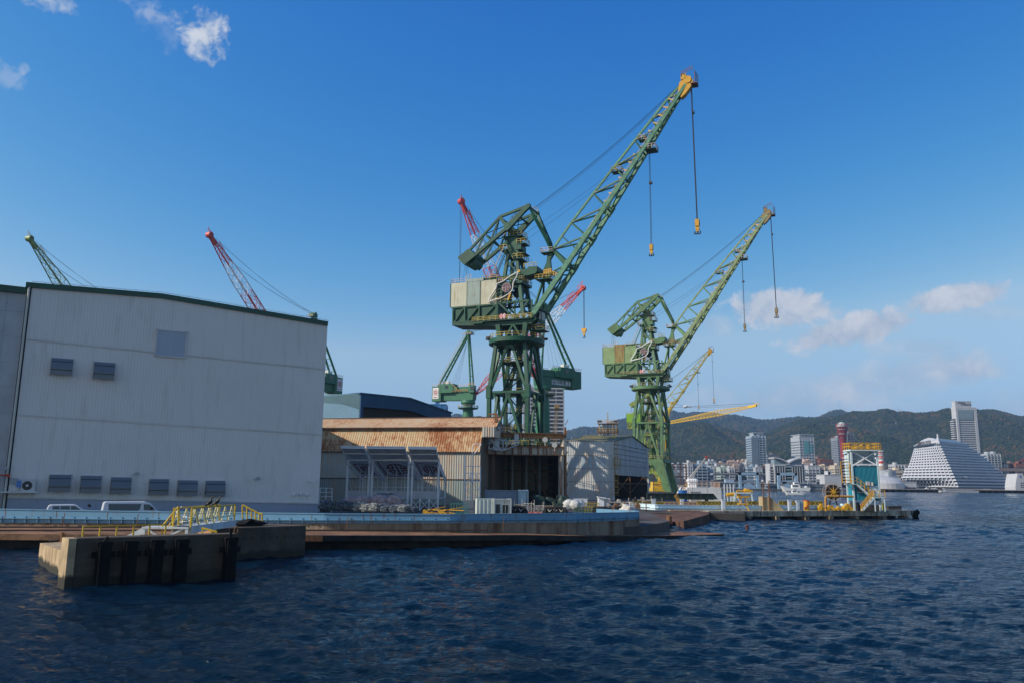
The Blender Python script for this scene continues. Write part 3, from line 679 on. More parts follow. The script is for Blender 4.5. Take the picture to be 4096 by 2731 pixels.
    # jib : two lower chords, one upper chord
    def ch(t, s_): # chord point, t 0..1
        q0 = 3.0*(1-t)**.9+.55*t; p = Vector((5.4,0,44.3)).lerp(Vector((42.4,0,97.0)), t); return Vector((p.x, s_*q0, p.z-1.0*math.sin(math.pi*t)*.4))
    ts = [.225, .353, .48, .605, .72, .815, .90, .97]
    for s_ in (-1, 1):
        mb = MB(); pp = [0]+ts+[1.0]
        for a0, a1 in zip(pp, pp[1:]):
            w0, w1 = 1.05-.45*a0, 1.05-.45*a1; mb.beam(ch(a0,s_), ch(a1,s_), w0, w0*1.1, w1, w1*1.1)
        mb.beam(ch(0,s_)-Vector((.5,0,.7)), ch(.02,s_), .8, .8, 1, 1.1)
        for t in (.225,.353,.48): c = ch(t,s_); mb.beam(c-Vector((.7,0,1.0)), c+Vector((.7,0,1.0)), .5, 1.5)
        B(mb, 'jib_chord', gD)
    top = [(9.2,60.7),(14.0,66.9),(19.6,73.5),(24.8,79.5),(30.0,85.4),(34.2,90.1),(38.2,94.6),(41.8,97.9)]
    mb = MB()
    for a0, a1 in zip(top, top[1:]): mb.beam((a0[0],0,a0[1]),(a1[0],0,a1[1]),.45,.5)
    B(mb, 'jib_top_chord', gD)
    mb = MB()
    for i, (x, z) in enumerate(top[:-1]):
        w = .34 if i < 4 else .26
        for s_ in (-1, 1):
            if i: mb.beam((x,0,z), ch(ts[i],s_), w+.1, w, w+.1, w)
            else: mb.beam((x,0,z), ch(ts[0],s_), .6, .9, .5, 1.2)
            if i+1 < len(ts): mb.beam((x,0,z), ch(ts[i+1],s_), w, w)
    for i in range(len(ts)):
        mb.beam(ch(ts[i],-1), ch(ts[i],1), .35)
        if i: mb.beam(ch(ts[i-1],-1), ch(ts[i],1), .2).beam(ch(ts[i-1],1), ch(ts[i],-1), .2)
    mb.beam(ch(.05,-1), ch(.225,1), .25).beam(ch(.05,1), ch(.225,-1), .25).beam(ch(.12,-1),ch(.12,1),.3)
    mb.beam((11.6,0,63.8), ch(.29,-1), .22).beam((11.6,0,63.8), ch(.29,1), .22)
    c = (7.4,0,53.6)
    mb.prism([(8.1,60.2),(9.2,60.9),(10.0,60.2),(8.7,58.2),(9.0,55.2),(8.4,53.6),(7.0,53.2),(6.3,54.3),(7.8,57.6)], -.45, .45)
    for s_ in (-1, 1):
        mb.beam((7.0,0,53.8), ch(.01,s_)+Vector((-.2,0,.6)), .5, .55, .4, .45)
        mb.beam((8.6,0,54.8), ch(.225,s_), .32).beam((8.6,0,54.4), ch(.20,s_), .28).beam((7.6,0,53.4), ch(.12,s_), .3)
    jl = B(mb, 'jib_lacing', gA)
    mb = MB().ladder(ch(.06,0)+Vector((-.9,-1.1,.6)), ch(.95,0)+Vector((-.6,-.3,.5)), .7, sp=.9, r=.05)
    B(mb, 'jib_walkway', rlP)
    mb = MB()
    for t in [.5+.033*i for i in range(14)]:
        c = ch(t,0)+Vector((-.7,-.7,.7)); mb.beam(c+Vector((-.8,0,.25)), c+Vector((.5,0,-.3)), .16, .3)
    B(mb, 'walkway_hoop', G('hoop_orange', (.62,.36,.10), .55))
    def plat(c, w, d, m2=rlY):
        x, y, z = c; B(MB().box(x-w,x+w,y-d,y+d,z-.1,z), 'jib_platform', gA); B(MB().rail([(x-w,y-d,z),(x+w,y-d,z),(x+w,y+d,z),(x-w,y+d,z)], close=True, r=.05, sp=1), 'jib_railing', m2)
    plat((33.9,0,82.2),1.3,1.6,rlP); plat((7.3,-.2,53.2),1.9,1.7); plat((8.0,0,59.9),1.5,1.3,rlP); plat((25.6,0,78.0),1.2,1.1); plat((31.8,0,85.0),.8,1.0,rlP)
    B(MB().rail([(9.3,-1.4,54.0),(12.2,-2.4,52.4)],r=.06,sp=.8).rail([(7.6,-1.6,54.2),(9.4,-1.6,54.4)],r=.1,sp=.6,mids=2), 'jib_railing', yel)
    B(MB().prism([(32.3,83.6),(33.9,83.2),(33.6,82.2),(32.6,82.0)],-.7,.7).tube((33.4,-.5,82.5),(33.4,.5,82.5),.5,n=12), 'jib_pulley', gA)
    mb = MB().prism([(40.6,95.2),(41.0,97.6),(42.4,99.0),(43.6,98.8),(44.2,97.6),(43.5,96.0),(42.3,94.6),(41.3,93.8)], -.8, .8).tube((42.9,-1.0,98.0),(42.9,1.0,98.0),.9,n=14).box(41.4,42.6,-1,1,98.2,99.6)
    hd = B(mb, 'jib_head', yel)
    B(MB().rail([(41.5,-1.1,99.0),(44.2,-1.1,100.0)],r=.05,sp=.8).rail([(44.6,-1.1,96.9),(45.0,1.2,96.9)],r=.06,h=2.8,mids=4).box(43.6,45.1,-1.2,1.3,96.7,96.85), 'head_platform', G('rusty_rail', (.20,.10,.06), .7), hd)
    # screw link, ropes and hooks
    B(MB().tube((1.6,0,54.9),(6.6,0,54.6),.34,n=10), 'luffing_rack', blk)
    mb = MB()
    def sag(p, q, s_, r=.032):
        p, q = Vector(p), Vector(q); pts = [p.lerp(q, i/8)-Vector((0,0,s_*4*(i/8)*(1-i/8))) for i in range(9)]; mb.path(pts, r, 4)
    for y, dz in ((-.7,0),(-.2,.15),(.3,-.2),(.8,.3)): sag((4.3,y,71.5+dz*1.5), (41.6,y*.5,98+dz), 1.3)
    for y, dz in ((-1,0),(.8,-.9)): sag((1.0,y,64.5+dz), (32.9,y*.3,83.4+dz*.2), .5); sag((1.2,y,61+dz), (7.6,y*.5,54.8+dz*.5), 0)
    for y in (-.6,-.2,.25,.65): sag((43.6+.1*y,y*.6,97.0),(44.0+.1*y,y*.55,63.9),0,.04)
    for y in (-.3,.05,.35): sag((33.4+.2*y,y,82.2),(33.4+.2*y,y,59.2),0,.035)
    for y, x in ((-2,-13.6),(-1,-13.0)): sag((-13.4,y,58.6),(x-.3,y,53.8),0); sag((-13.2,y,58.6),(x+.7,y,54.6),0)
    mb.box(43.6,44.1,-.3,.6,89.8,90.3).box(33.2,33.9,-.4,.4,74.0,74.5)
    B(mb, 'wire_rope', ropeM)
    def hook(x, z0, k):
        mb = MB().box(x-.42*k,x+.42*k,-.5*k,-.3*k,z0-1.5*k,z0).box(x-.42*k,x+.42*k,.3*k,.5*k,z0-1.5*k,z0).box(x-.45*k,x+.45*k,-.52*k,.52*k,z0-.25*k,z0).box(x-.4*k,x+.4*k,-.3*k,.3*k,z0-2.3*k,z0-1.5*k).box(x-.28*k,x+.28*k,-.25*k,.25*k,z0-2.7*k,z0-2.2*k)
        h_ = B(mb, 'hook_block', yel)
        B(MB().tube((x,-.28*k,z0-.9*k),(x,.28*k,z0-.9*k),.55*k,n=14), 'sheave', blk, h_)
        mb = MB().tube((x,0,z0-2.6*k),(x,0,z0-3.0*k),.14*k,n=8)
        for s_ in (1,-1): mb.path([(x+s_*a_*k,0,z0-b_*k) for a_, b_ in ((0,3.0),(.12,3.15),(.42,3.2),(.6,3.05),(.62,2.75),(.52,2.6))], .14*k)
        B(mb, 'hook', blk, h_)
    hook(44.0, 64.0, 1.05); hook(33.4, 59.3, .85)
    return rt
C1 = portal_crane((1.15, 190), R(23)); C1['label'] = 'biggest dark green portal crane with cream machinery house and yellow jib head'; C1['group'] = 'luffing portal cranes'
index_kids()
g2 = G('crane_olive_green', (.17, .29, .11), .5, var=.22, rust=.3, rustcol=(.12, .08, .03), rs=.5); g2d = G('crane_pale_chord', (.26, .35, .165), .5, var=.3, vs=1, rust=.3, rustcol=(.2, .16, .06))
g2e = G('crane_olive_leg', (.10,.20,.085), .5, var=.2, rust=.35, rustcol=(.12,.07,.03))
h2 = G('crane_house_green', (.22, .32, .14), .6, var=.12, rust=.25, rustcol=(.16, .12, .04)); d2 = G('crane_rusty_door', (.26, .22, .07), .6, rust=.8, rustcol=(.22, .09, .02), rs=.9)
whf = G('clean_white_frame', (.78, .78, .76), .5)
swap2 = {'crane_green': g2e, 'crane_chord_green': g2d, 'crane_house_cream': h2, 'crane_door_panel': d2, 'crane_frame_rusty_white': whf, 'crane_green_deep': g2e, 'crane_yellow': G('crane_weathered_yellow', (.26,.20,.10), .6, rust=.6), 'crane_rail_yellow': G('crane_rail_dull', (.36,.30,.14), .6)}
C2 = copy_tree(C1, None, swap2); C2.location = (49.6, 282.5, GZ); C2.rotation_euler = (0, 0, -.433)
C2['label'] = 'olive green portal crane beside the white shed, with rusty brown door in its green house'
lime = G('crane_lime', (.24, .46, .03), .5, var=.12); yl3 = G('crane_mustard', (.42, .33, .04), .5, rust=.3)
swap3 = {'crane_green': G('crane_lime_dull', (.30,.36,.06), .5, rust=.4, rustcol=(.16,.10,.03)), 'crane_chord_green': yl3, 'crane_house_cream': lime, 'crane_door_panel': lime, 'crane_frame_rusty_white': whf, 'crane_green_deep': lime}
C3 = copy_tree(C1, None, swap3); C3.location = (98.7, 565, GZ); C3.rotation_euler = (0, 0, -.226)
C3['label'] = 'farthest lime green and mustard portal crane seen through the olive crane'
# ------------------------------------------------------------------ sheds
def corr(mb, s0, s1, zb, zt, y, pitch=.33, d=.06):
    """ribbed sheet facing -y between local x s0..s1; zb, zt: numbers or functions of x"""
    fb = zb if callable(zb) else (lambda s: zb); ft = zt if callable(zt) else (lambda s: zt)
    n = max(1, int(round((s1-s0)/pitch))); p = (s1-s0)/n; xs = []
    for i in range(n):
        a = s0+i*p; xs += [(a, y), (a+p*.55, y), (a+p*.68, y-d), (a+p*.88, y-d)]
    xs.append((s1, y)); k = len(xs)
    return mb.add([(x, yy, fb(x)) for x, yy in xs]+[(x, yy, ft(x)) for x, yy in xs], [(i, i+1, k+i+1, k+i) for i in range(k-1)])
def lin(p0, p1): return lambda s: p0[1]+(p1[1]-p0[1])*(s-p0[0])/(p1[0]-p0[0])
def poly_f(pts):
    xs = [p[0] for p in pts]; zs = [p[1] for p in pts]
    return lambda s: float(np.interp(s, xs, zs))
A_ = W(40, 1900, 85); B_ = W(1285, 1900, 102)
FH = Fr((A_.x, A_.y, GZ), -math.atan2(B_.y-A_.y, B_.x-A_.x))
hall_m = G('hall_grey_cladding', (.68, .665, .635), .5, var=.03, vs=.1, rust=.5, rustcol=(.58, .56, .52), rs=.45); trim = G('hall_green_trim', (.015, .075, .05), .4); dado = G('hall_blue_dado', (.34, .38, .47), .6, var=.06, vs=.15)
hall = frroot(FH, 'ship_hall', 'big grey ribbed hall with dark green roof edge and hooded vents, filling the left side', 'hall')
hallP = [(57,1125),(648,1176),(1310,1287)]; hp = [FH.p(*p) for p in hallP]
rf = poly_f([(0, hp[0][1]-.35), (hp[1][0], hp[1][1]-.35), (hp[2][0]-.5, hp[2][1]-.35)]); SR = FH.p(1285, 1800)[0]
b1a, b1b = FH.p(40,1352), FH.p(1290,1476); b2a, b2b = FH.p(5,1656), FH.p(1281,1737); dda, ddb = FH.p(3,1986), FH.p(1268,2011)
zb1, zb2, zdd = (b1a[1]+b1b[1])/2, (b2a[1]+b2b[1])/2, (dda[1]+ddb[1])/2
f1_, f2_, f3_ = lin((0,b1a[1]),(SR,b1b[1])), lin((0,b2a[1]),(SR,b2b[1])), lin((0,dda[1]),(SR,ddb[1]))
mb = MB()
corr(mb, 0, SR, lambda s: f1_(s)+.12, rf, 0, .33, .014); corr(mb, 0, SR, lambda s: f2_(s)+.12, lambda s: f1_(s)-.12, 0, .33, .014); corr(mb, 0, SR, lambda s: f3_(s)+.05, lambda s: f2_(s)-.12, 0, .33, .014)
mb.build('cladding', hall_m, hall)
mb = MB().beam((0,-.03,f1_(0)),(SR,-.03,f1_(SR)),.05,.14).beam((0,-.03,f2_(0)),(SR,-.03,f2_(SR)),.05,.14).beam((0,-.05,f3_(0)),(SR,-.05,f3_(SR)),.16,.18)
mb.build('flashing', G('hall_flashing', (.60,.59,.57), .5), hall)
P0 = [(0,0),(SR,0),(SR,rf(SR)),(hp[1][0],rf(hp[1][0])),(0,rf(0))]
MB().prism(P0, .02, 78).build('wall', hall_m, hall)
mb = MB(); n_ = 24; w_ = SR/n_
for i in range(n_): mb.box(i*w_+.02, (i+1)*w_-.02, -.02, .03, 0, f3_((i+.5)*w_)-.12)
mb.build('dado_panel', dado, hall)
rT = [(-.5,hp[0][1]),(hp[1][0],hp[1][1]),(hp[2][0],hp[2][1])]
mb = MB().prism([(-.6,hp[0][1]-.55),(hp[1][0],hp[1][1]-.55),(hp[2][0],hp[2][1]-.55),(hp[2][0],hp[2][1]),(hp[1][0],hp[1][1]),(-.6,hp[0][1])], -.28, 78.4)
mb.build('roof', trim, hall)
mb = MB()
for i in range(30):
    s = SR*i/29; z = poly_f(rT)(s); mb.beam((s,-.2,z),(s,-.2,z+.16),.05)
mb.beam((0,-.2,hp[0][1]+.16),(hp[1][0],-.2,hp[1][1]+.16),.04).beam((hp[1][0],-.2,hp[1][1]+.16),(hp[2][0],-.2,hp[2][1]+.16),.04).build('roof_wire', G('galv', (.45,.46,.47), .4, metal=.6), hall)
a0, a1 = FH.p(626,1316), FH.p(741,1432)
dr = MB().box(a0[0]+.05, a1[0]-.05, -.14, .02, a1[1]+.05, a0[1]-.1).build('loading_door', G('door_bluegrey', (.36,.42,.50), .5, var=.04), hall)
MB().box(a0[0], a0[0]+.14, -.2, 0, a1[1], a0[1]).box(a1[0]-.14, a1[0], -.2, 0, a1[1], a0[1]).box(a0[0], a1[0], -.2, 0, a0[1]-.14, a0[1]).box(a0[0], a1[0], -.2, 0, a1[1]-.06, a1[1]+.06).box((a0[0]+a1[0])/2-.02,(a0[0]+a1[0])/2+.02,-.16,-.13,a1[1],a0[1]-.1).build('door_frame', G('hall_flashing'), dr)
hood = G('vent_hood_steel', (.16,.18,.20), .42, metal=.3, var=.06)
def vent(x0, y0, x1, y1):
    p, q = FH.p(x0, y0), FH.p(x1, y1); s0, s1, z1, z0 = p[0], q[0], p[1], q[1]; h = z1-z0
    v = MB().prism([(0,z1),(-.28,z1-.02),(-.55,z1-h*.3),(-.8,z1-h*.62),(-.8,z0),(-.7,z0),(-.7,z1-h*.6),(0,z0+h*.15)], s0+.12, s1-.12, 'x').build('vent_hood', hood, hall)
    MB().box(s0,s0+.1,-.1,0,z0-.05,z1+.1).box(s1-.1,s1,-.1,0,z0-.05,z1+.1).box(s0,s1,-.12,0,z1,z1+.1).build('hood_frame', G('hall_flashing'), v)
    MB().box(s0+.1,s1-.1,-.83,-.8,z0+h*.26,z0+h*.30).box(s0+.1,s1-.1,-.5,-.47,z1-h*.24,z1-h*.2).build('hood_seam', blk, v)
for a in ((203,1430,291,1503),(374,1446,458,1520),(195,1897,283,1964),(321,1901,404,1968),(441,1907,524,1972),(594,1914,673,1977),(709,1919,789,1980),(819,1921,899,1983)): vent(*a)
def wp(px, py): s, z = FH.p(px, py); return s, z
s, z = wp(113,1940); ac = MB().box(s-.62,s+.62,-.75,-.3,z-.62,z+.66).build('condenser', G('ac_white', (.55,.56,.56), .5), hall)
mb = MB().tube((s-.1,-.77,z),(s-.1,-.74,z),.47,n=20); mb.build('fan_grille', steel, ac)
MB().tube((s-.1,-.80,z),(s-.1,-.76,z),.12,n=12).build('fan_hub', wht, ac)
s1_, z1_ = wp(150,1965); MB().box(-3,s1_,-.9,-.1,z1_-.12,z1_+.05).build('shelf', G('hall_flashing'), hall)
s, z = wp(78,1934); MB().box(s-.28,s+.28,-.3,0,z-.32,z+.32).build('switch_box', G('blue_box', (.10,.25,.60), .5), hall)
s, z = wp(55,1921); MB().box(s-.32,s+.32,-.3,0,z-.3,z+.3).build('switch_box', G('grey_box', (.35,.37,.38), .5), hall)
s, z = wp(40,1900); MB().tube((-4,-.3,z+.15),(s,-.3,z),.09).box(s-.3,s,-.42,-.18,z-.15,z+.15).build('hydrant_pipe', red, hall)
for px, py in ((25,1870),(545,1893),(1027,1912)):
    s, z = wp(px, py); MB().beam((s-.25,0,z-.15),(s,-.5,z),.06).box(s-.2,s+.25,-.75,-.45,z-.18,z+.16).build('floodlight', G('grey_box'), hall)
s, z = wp(1242,1922); MB().beam((s-.3,0,z),(s,-.4,z),.06).box(s-.25,s+.3,-.9,-.35,z-.12,z+.12).build('camera_housing', wht, hall)
for px in (1175,1201,1227):
    s, z = wp(px, 1974); MB().lathe([(0,z+.2),(.14,z+.12),(.16,z-.12),(.1,z-.22),(0,z-.25)], (s,-.2), 10).build('dome_camera', wht, hall)
mb = MB().tube((-.25,-.15,0),(-.25,-.15,hp[0][1]-.4),.12,n=8); mb.build('downpipe', G('pipe_cream', (.5,.5,.44), .5), hall)
anx = frroot(FH, 'hall_annex', 'lower panelled annex at the left edge beyond the grey hall corner', 'building')
za = FH.p(20,1143,.6)[1]
MB().box(-30,-.45,.6,60,0,za-.7).build('wall', G('annex_panel', (.42,.44,.46), .5), anx)
mb = MB()
for i in range(1,9): mb.box(-12,-.45,.57,.62,za*i/9-.02,za*i/9+.02)
for x in (-2.2,-4.6,-7): mb.box(x-.02,x+.02,.57,.62,0,za-.7)
mb.build('panel_joint', G('grey_box'), anx); MB().box(-30,-.45,.2,60,za-.68,za).build('roof', trim, anx)
# --- rusty shed
A_ = W(1180, 1900, 152); B_ = W(1990, 1900, 144); FR = Fr((A_.x, A_.y, GZ), -math.atan2(B_.y-A_.y, B_.x-A_.x)); SE = FR.p(1923, 1800)[0]
shed = frroot(FR, 'rusty_shed', 'long corrugated shed streaked orange with rust, behind the white canopies', 'shed')
def rustm(name, col, rc, r, lo, hi, rs=.5):
    m = bpy.data.materials.new(name); m.use_nodes = True; t = m.node_tree; b = t.nodes['Principled BSDF']; b.inputs['Roughness'].default_value = .75
    v = nd(t, 'ShaderNodeTexCoord').outputs['Object']
    mp = nd(t, 'ShaderNodeMapping'); t.links.new(v, mp.inputs[0]); mp.inputs['Scale'].default_value = (1.6, 1.6, .16)
    a = noise(t, mp.outputs[0], rs*2, 8, .7); c = noise(t, v, .12, 4, .6)
    bk = nd(t, 'ShaderNodeMapping'); t.links.new(v, bk.inputs[0]); bk.inputs['Rotation'].default_value = (R(90), 0, 0)
    br = nd(t, 'ShaderNodeTexBrick'); t.links.new(bk.outputs[0], br.inputs[0]); br.inputs['Scale'].default_value = 1; br.inputs['Brick Width'].default_value = .9; br.inputs['Row Height'].default_value = 1.35
    br.inputs['Mortar Size'].default_value = .05; br.inputs['Mortar Smooth'].default_value = .8; br.offset = 0
    s_ = mth(t, 'ADD', mth(t, 'MULTIPLY', a.outputs[0], .55), mth(t, 'MULTIPLY', c.outputs[0], .52)); s_ = mth(t, 'ADD', s_, mth(t, 'MULTIPLY', br.outputs['Fac'], .045*r))
    rr = nd(t, 'ShaderNodeValToRGB'); t.links.new(s_, rr.inputs[0]); e = rr.color_ramp.elements
    e[0].position = lo; e[0].color = (*col, 1); e[1].position = hi; e[1].color = (*rc, 1)
    q = rr.color_ramp.elements.new(lo+(hi-lo)*.45); q.color = (*[col[i]*.5+(.62,.30,.10)[i]*.5 for i in range(3)], 1)
    t.links.new(rr.outputs[0], b.inputs['Base Color']); return m
rm1 = rustm('shed_rust_streaks', (.56,.46,.28), (.32,.105,.03), 1, .43, .60); rm2 = rustm('shed_rust_roof', (.58,.46,.31), (.36,.14,.055), 1, .42, .66); rm3 = rustm('shed_pale_cladding', (.50,.49,.42), (.34,.26,.16), .6, .5, .8); rm4 = rustm('shed_low_cladding', (.30,.36,.33), (.20,.20,.15), .5, .5, .85)
zA = (FR.p(1300,1803)[1]+FR.p(1900,1806)[1])/2; zB = FR.p(1600,1707,2.2)[1]; zC = FR.p(1600,1672,5)[1]; zL = FR.p(1500,1912)[1]
corr(MB(), 0, SE, 0, zL, 0, .45).build('lower_cladding', rm4, shed); corr(MB(), 0, SE, zL, zA, 0, .45).build('upper_cladding', rm3, shed)
def slope(s0, s1, ya, za_, yb, zb_, pitch, name, m, d=.06):
    mb = MB(); n = int((s1-s0)/pitch); vs = []
    for i in range(n+1):
        x = s0+(s1-s0)*i/n
        for xx, o in ((x,0),(x+pitch*.55,0),(x+pitch*.66,d),(x+pitch*.88,d)): vs.append((xx, o))
    k = len(vs); nrm = Vector((0,-(zb_-za_),(yb-ya))).normalized()
    mb.add([(x, ya+nrm.y*o, za_+nrm.z*o) for x, o in vs]+[(x, yb+nrm.y*o, zb_+nrm.z*o) for x, o in vs], [(i, i+1, k+i+1, k+i) for i in range(k-1)])
    return mb.build(name, m, shed)
slope(0, SE-.5, -.35, zA-.05, 2.0, zB-.2, .45, 'slanted_cladding', rm1); SE2 = FR.p(1990,1680,2)[0]
slope(0, SE2-.4, 1.2, zB-.1, 5, zC, .45, 'roof_sheet', rm2)
mb = MB().beam((0,-.3,zA-.06),(SE-.3,-.3,zA-.06),.12,.16).beam((0,1.2,zB-.18),(SE2,1.2,zB-.18),.12,.14).beam((0,5,zC),(SE2+.2,5,zC+.1),.3,.25).beam((0,-.1,zL),(SE,-.1,zL),.1,.12)
mb.build('eave_flashing', G('dark_rust', (.12,.07,.05), .8), shed)
MB().prism([(.15,0),(.15,zA),(2.1,zB),(5,zC-.1),(22,zC-.1),(22,0)], .1, SE-.3, 'x').build('wall', G('shed_back', (.2,.17,.13), .8), shed)
p0, p1 = FR.p(1930,1706,1), FR.p(1978,1745,1)
mb = MB(); corr(mb, p0[0], p1[0], p1[1], p0[1], .9, .5, .1); mb.box(p0[0],p1[0],.95,6,p1[1]-.1,p0[1]); mb.build('hood_box', rm3, shed)
s0, z0 = FR.p(1985,1655,3); mb = MB().beam((s0,3,zC-1),(s0,3,z0),.5,.4).beam((s0-1.4,3,z0),(s0+.3,3,z0),.3); mb.build('winch_post', G('rusty_iron', (.22,.11,.05), .8, rust=.6), shed)
hl = W(1992,1712,147); one('yard_lamp', MB().lathe([(0,.5),(.45,.3),(.5,-.1),(.2,-.4),(0,-.45)], n=12).box(-.1,.1,-.1,1.4,-.1,.1), G('grey_box'), 'round grey floodlight fixed to the right end of the rusty shed', 'lamp', hl)
# --- open shed with girders
A_ = W(1925, 1900, 151); B_ = W(2262, 1900, 153); FD = Fr((A_.x, A_.y, GZ), -math.atan2(B_.y-A_.y, B_.x-A_.x)); wdt = (B_-A_).length
osh = frroot(FD, 'open_shed', 'dark open-fronted shed between two rusty girders and columns', 'shed')
rg = G('girder_orange_rust', (.50,.27,.10), .7, var=.2, rust=.7, rustcol=(.16,.07,.03), rs=.8); rw = G('girder_white_rust', (.55,.50,.40), .7, var=.15, rust=.75, rustcol=(.22,.09,.04), rs=.6); ri = G('rusty_iron')
p = lambda px, py, q=0: FD.p(px, py, q)
sL, sR_ = p(1932,1900)[0], p(2252,1900)[0]
z1t, z1b, z2t, z2b = p(2100,1734)[1], p(2100,1748)[1], p(2100,1786)[1], p(2100,1816)[1]
def girder(name, x0, x1, z0, z1, m, n, par):
    g = MB().box(x0, x1, -.3, .1, z0, z1).build(name, m, par)
    mb = MB().box(x0-.1, x1+.1, -.75, .4, z1, z1+.16).box(x0-.1, x1+.1, -.75, .4, z0-.16, z0)
    for i in range(n+1): mb.box(x0+(x1-x0)*i/n-.09, x0+(x1-x0)*i/n+.09, -.7, -.3, z0, z1)
    mb.build('stiffener', ri, g)
girder('upper_girder', p(1942,1740)[0], sR_, z1b, z1t, rg, 9, osh); girder('lower_girder', p(1948,1800)[0], sR_, z2b, z2t, rw, 9, osh)
MB().tube((sR_-.4,-.2,0),(sR_-.4,-.2,z2b),.55,n=12).tube((sR_+.1,-.1,z2b),(sR_+.1,-.1,z1b),.6,n=12).build('column', rw, osh)
mb = MB().beam((sR_+.45,0,0),(sR_+.45,0,z1t+1.4),.35); [mb.beam((sR_+.45,0,z),(sR_+.9,-.3,z+1),.12) for z in range(1,16,2)]; mb.build('column', ri, osh)
mb = MB()
for x in (sL-.6, sL+.7): mb.beam((x,0,0),(x,0,p(1940,1755)[1]),.28)
for i in range(9): mb.beam((sL-.6,0,i*1.7),(sL+.7,0,i*1.7+1.7),.14).beam((sL-.6,0,i*1.7),(sL+.7,0,i*1.7),.14)
mb.build('column', ri, osh)
MB().beam((p(1975,1800)[0],1,0),(p(1975,1800)[0],1,z2b),.6,.8).build('column', G('dark_rust'), osh)
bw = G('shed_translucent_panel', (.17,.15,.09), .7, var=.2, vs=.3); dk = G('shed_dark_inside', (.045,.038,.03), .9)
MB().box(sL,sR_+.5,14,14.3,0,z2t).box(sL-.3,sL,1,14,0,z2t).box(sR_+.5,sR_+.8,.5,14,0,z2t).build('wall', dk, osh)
MB().box(sL-.3,sR_+.8,.4,14.3,z2t+.17,z2t+.4).build('roof', dk, osh)  # flat roof added to shade the open interior
mb = MB()
for i in range(5):
    for j in range(2): mb.box(sL+1+i*(wdt-2)/5+.1, sL+1+(i+1)*(wdt-2)/5-.25, 13.8, 13.95, 2.6+j*4.0, 6.3+j*3.9)
mb.build('wall_panel', bw, osh)
mb = MB()
for z in (1.3,2.5,3.7,5.1,6.4,7.8,9.2,10.4): mb.beam((sL,13.6,z),(sR_+.5,13.6,z),.16)
mb.build('purlin', ri, osh)
for x in (.2,.45,.63,.8): MB().beam((sL+wdt*x,13.0,0),(sL+wdt*x,13.0,z2t),.4).build('column', G('grey_box'), osh)
MB().beam((sL+3,10,z2t-.2),(sL+1,10,.3),.16).beam((sL+wdt*.55,6,z2t-.2),(sL+wdt*.85,6,.3),.18).build('bracing', ri, osh)
mb = MB().rail([(p(2080,1785)[0],-.4,z2t+.16),(sR_-.6,-.4,z2t+.16)], h=1.2, r=.05, sp=1.3); mb.build('railing', G('rail_ochre', (.40,.25,.07), .7, rust=.5), osh)
mb = MB().rail([(p(1955,1734)[0],-.4,z1t+.16),(p(2045,1734)[0],-.4,z1t+.16)], h=1.0, r=.05, sp=1.1); mb.build('railing', G('rail_ochre'), osh)
mb = MB()
for a, b in (((1962,1752),(2010,1800)),((1955,1792),(2012,1800)),((2012,1800),(2070,1778)),((1990,1756),(2075,1768)),((2075,1768),(2070,1778)),((2012,1800),(2012,1758)),((2012,1800),(2040,1765)),((2040,1765),(2052,1788)),((2052,1788),(2066,1768)),((1962,1752),(1955,1792)),((1955,1752),(2000,1794)),((1985,1752),(1970,1796)),((2030,1760),(2020,1796))):
    mb.beam((p(*a,-2)[0],-2,p(*a,-2)[1]),(p(*b,-2)[0],-2,p(*b,-2)[1]),.16); mb.beam((p(*a,-3.4)[0],-3.4,p(*a,-3.4)[1]),(p(*b,-3.4)[0],-3.4,p(*b,-3.4)[1]),.16)
for a in ((1962,1752),(2012,1800),(2070,1778),(2075,1768),(1955,1792),(1990,1756)): q = p(*a,-2); mb.beam((q[0],-2,q[1]),(q[0],-3.4,q[1]),.16)
q = p(1985,1775,-2.6); mb.box(q[0]-.5,q[0]+.5,-3.2,-2.1,q[1]-1.2,q[1]+.8)
j = mb.build('truss_arm', G('arm_grey_white', (.50,.52,.53), .5, rust=.3)); j.location = (FD.O.x, FD.O.y, FD.gz); j.rotation_euler = (0,0,-FD.a); tag(j, 'grey white folded truss arm hanging at the top left of the open shed', 'crane arm')
q0, q1 = p(2060,1736,-1), p(2073,1765,-1); mb = MB()
for k in range(2):
    z_, zz_ = q1[1]+(q0[1]-q1[1])*k/2, q1[1]+(q0[1]-q1[1])*(k+1)/2
    mb.beam((q0[0],-1,z_),(q1[0],-1,zz_),.15).beam((q1[0],-1,z_),(q0[0],-1,zz_),.15).beam((q0[0],-1,zz_),(q1[0],-1,zz_),.15)
mb.beam((q0[0],-1,q1[1]),(q0[0],-1,q0[1]),.15).beam((q1[0],-1,q1[1]),(q1[0],-1,q0[1]),.15); mb.build('lattice_post', wht, osh)
for k, (px, py) in enumerate(((2180,1757),(2218,1778))):
    c = W(px, py, 150); one('searchlight', MB().tube((0,-.25,0),(0,.25,0),.5,n=14).box(-.08,.08,-.1,.1,-1.1,-.4), G('lamp_glass', (.55,.55,.5), .25), ('round lamp hanging between the girders of the open shed','round lamp on the ledge near the right rusty column')[k], 'lamp', c)
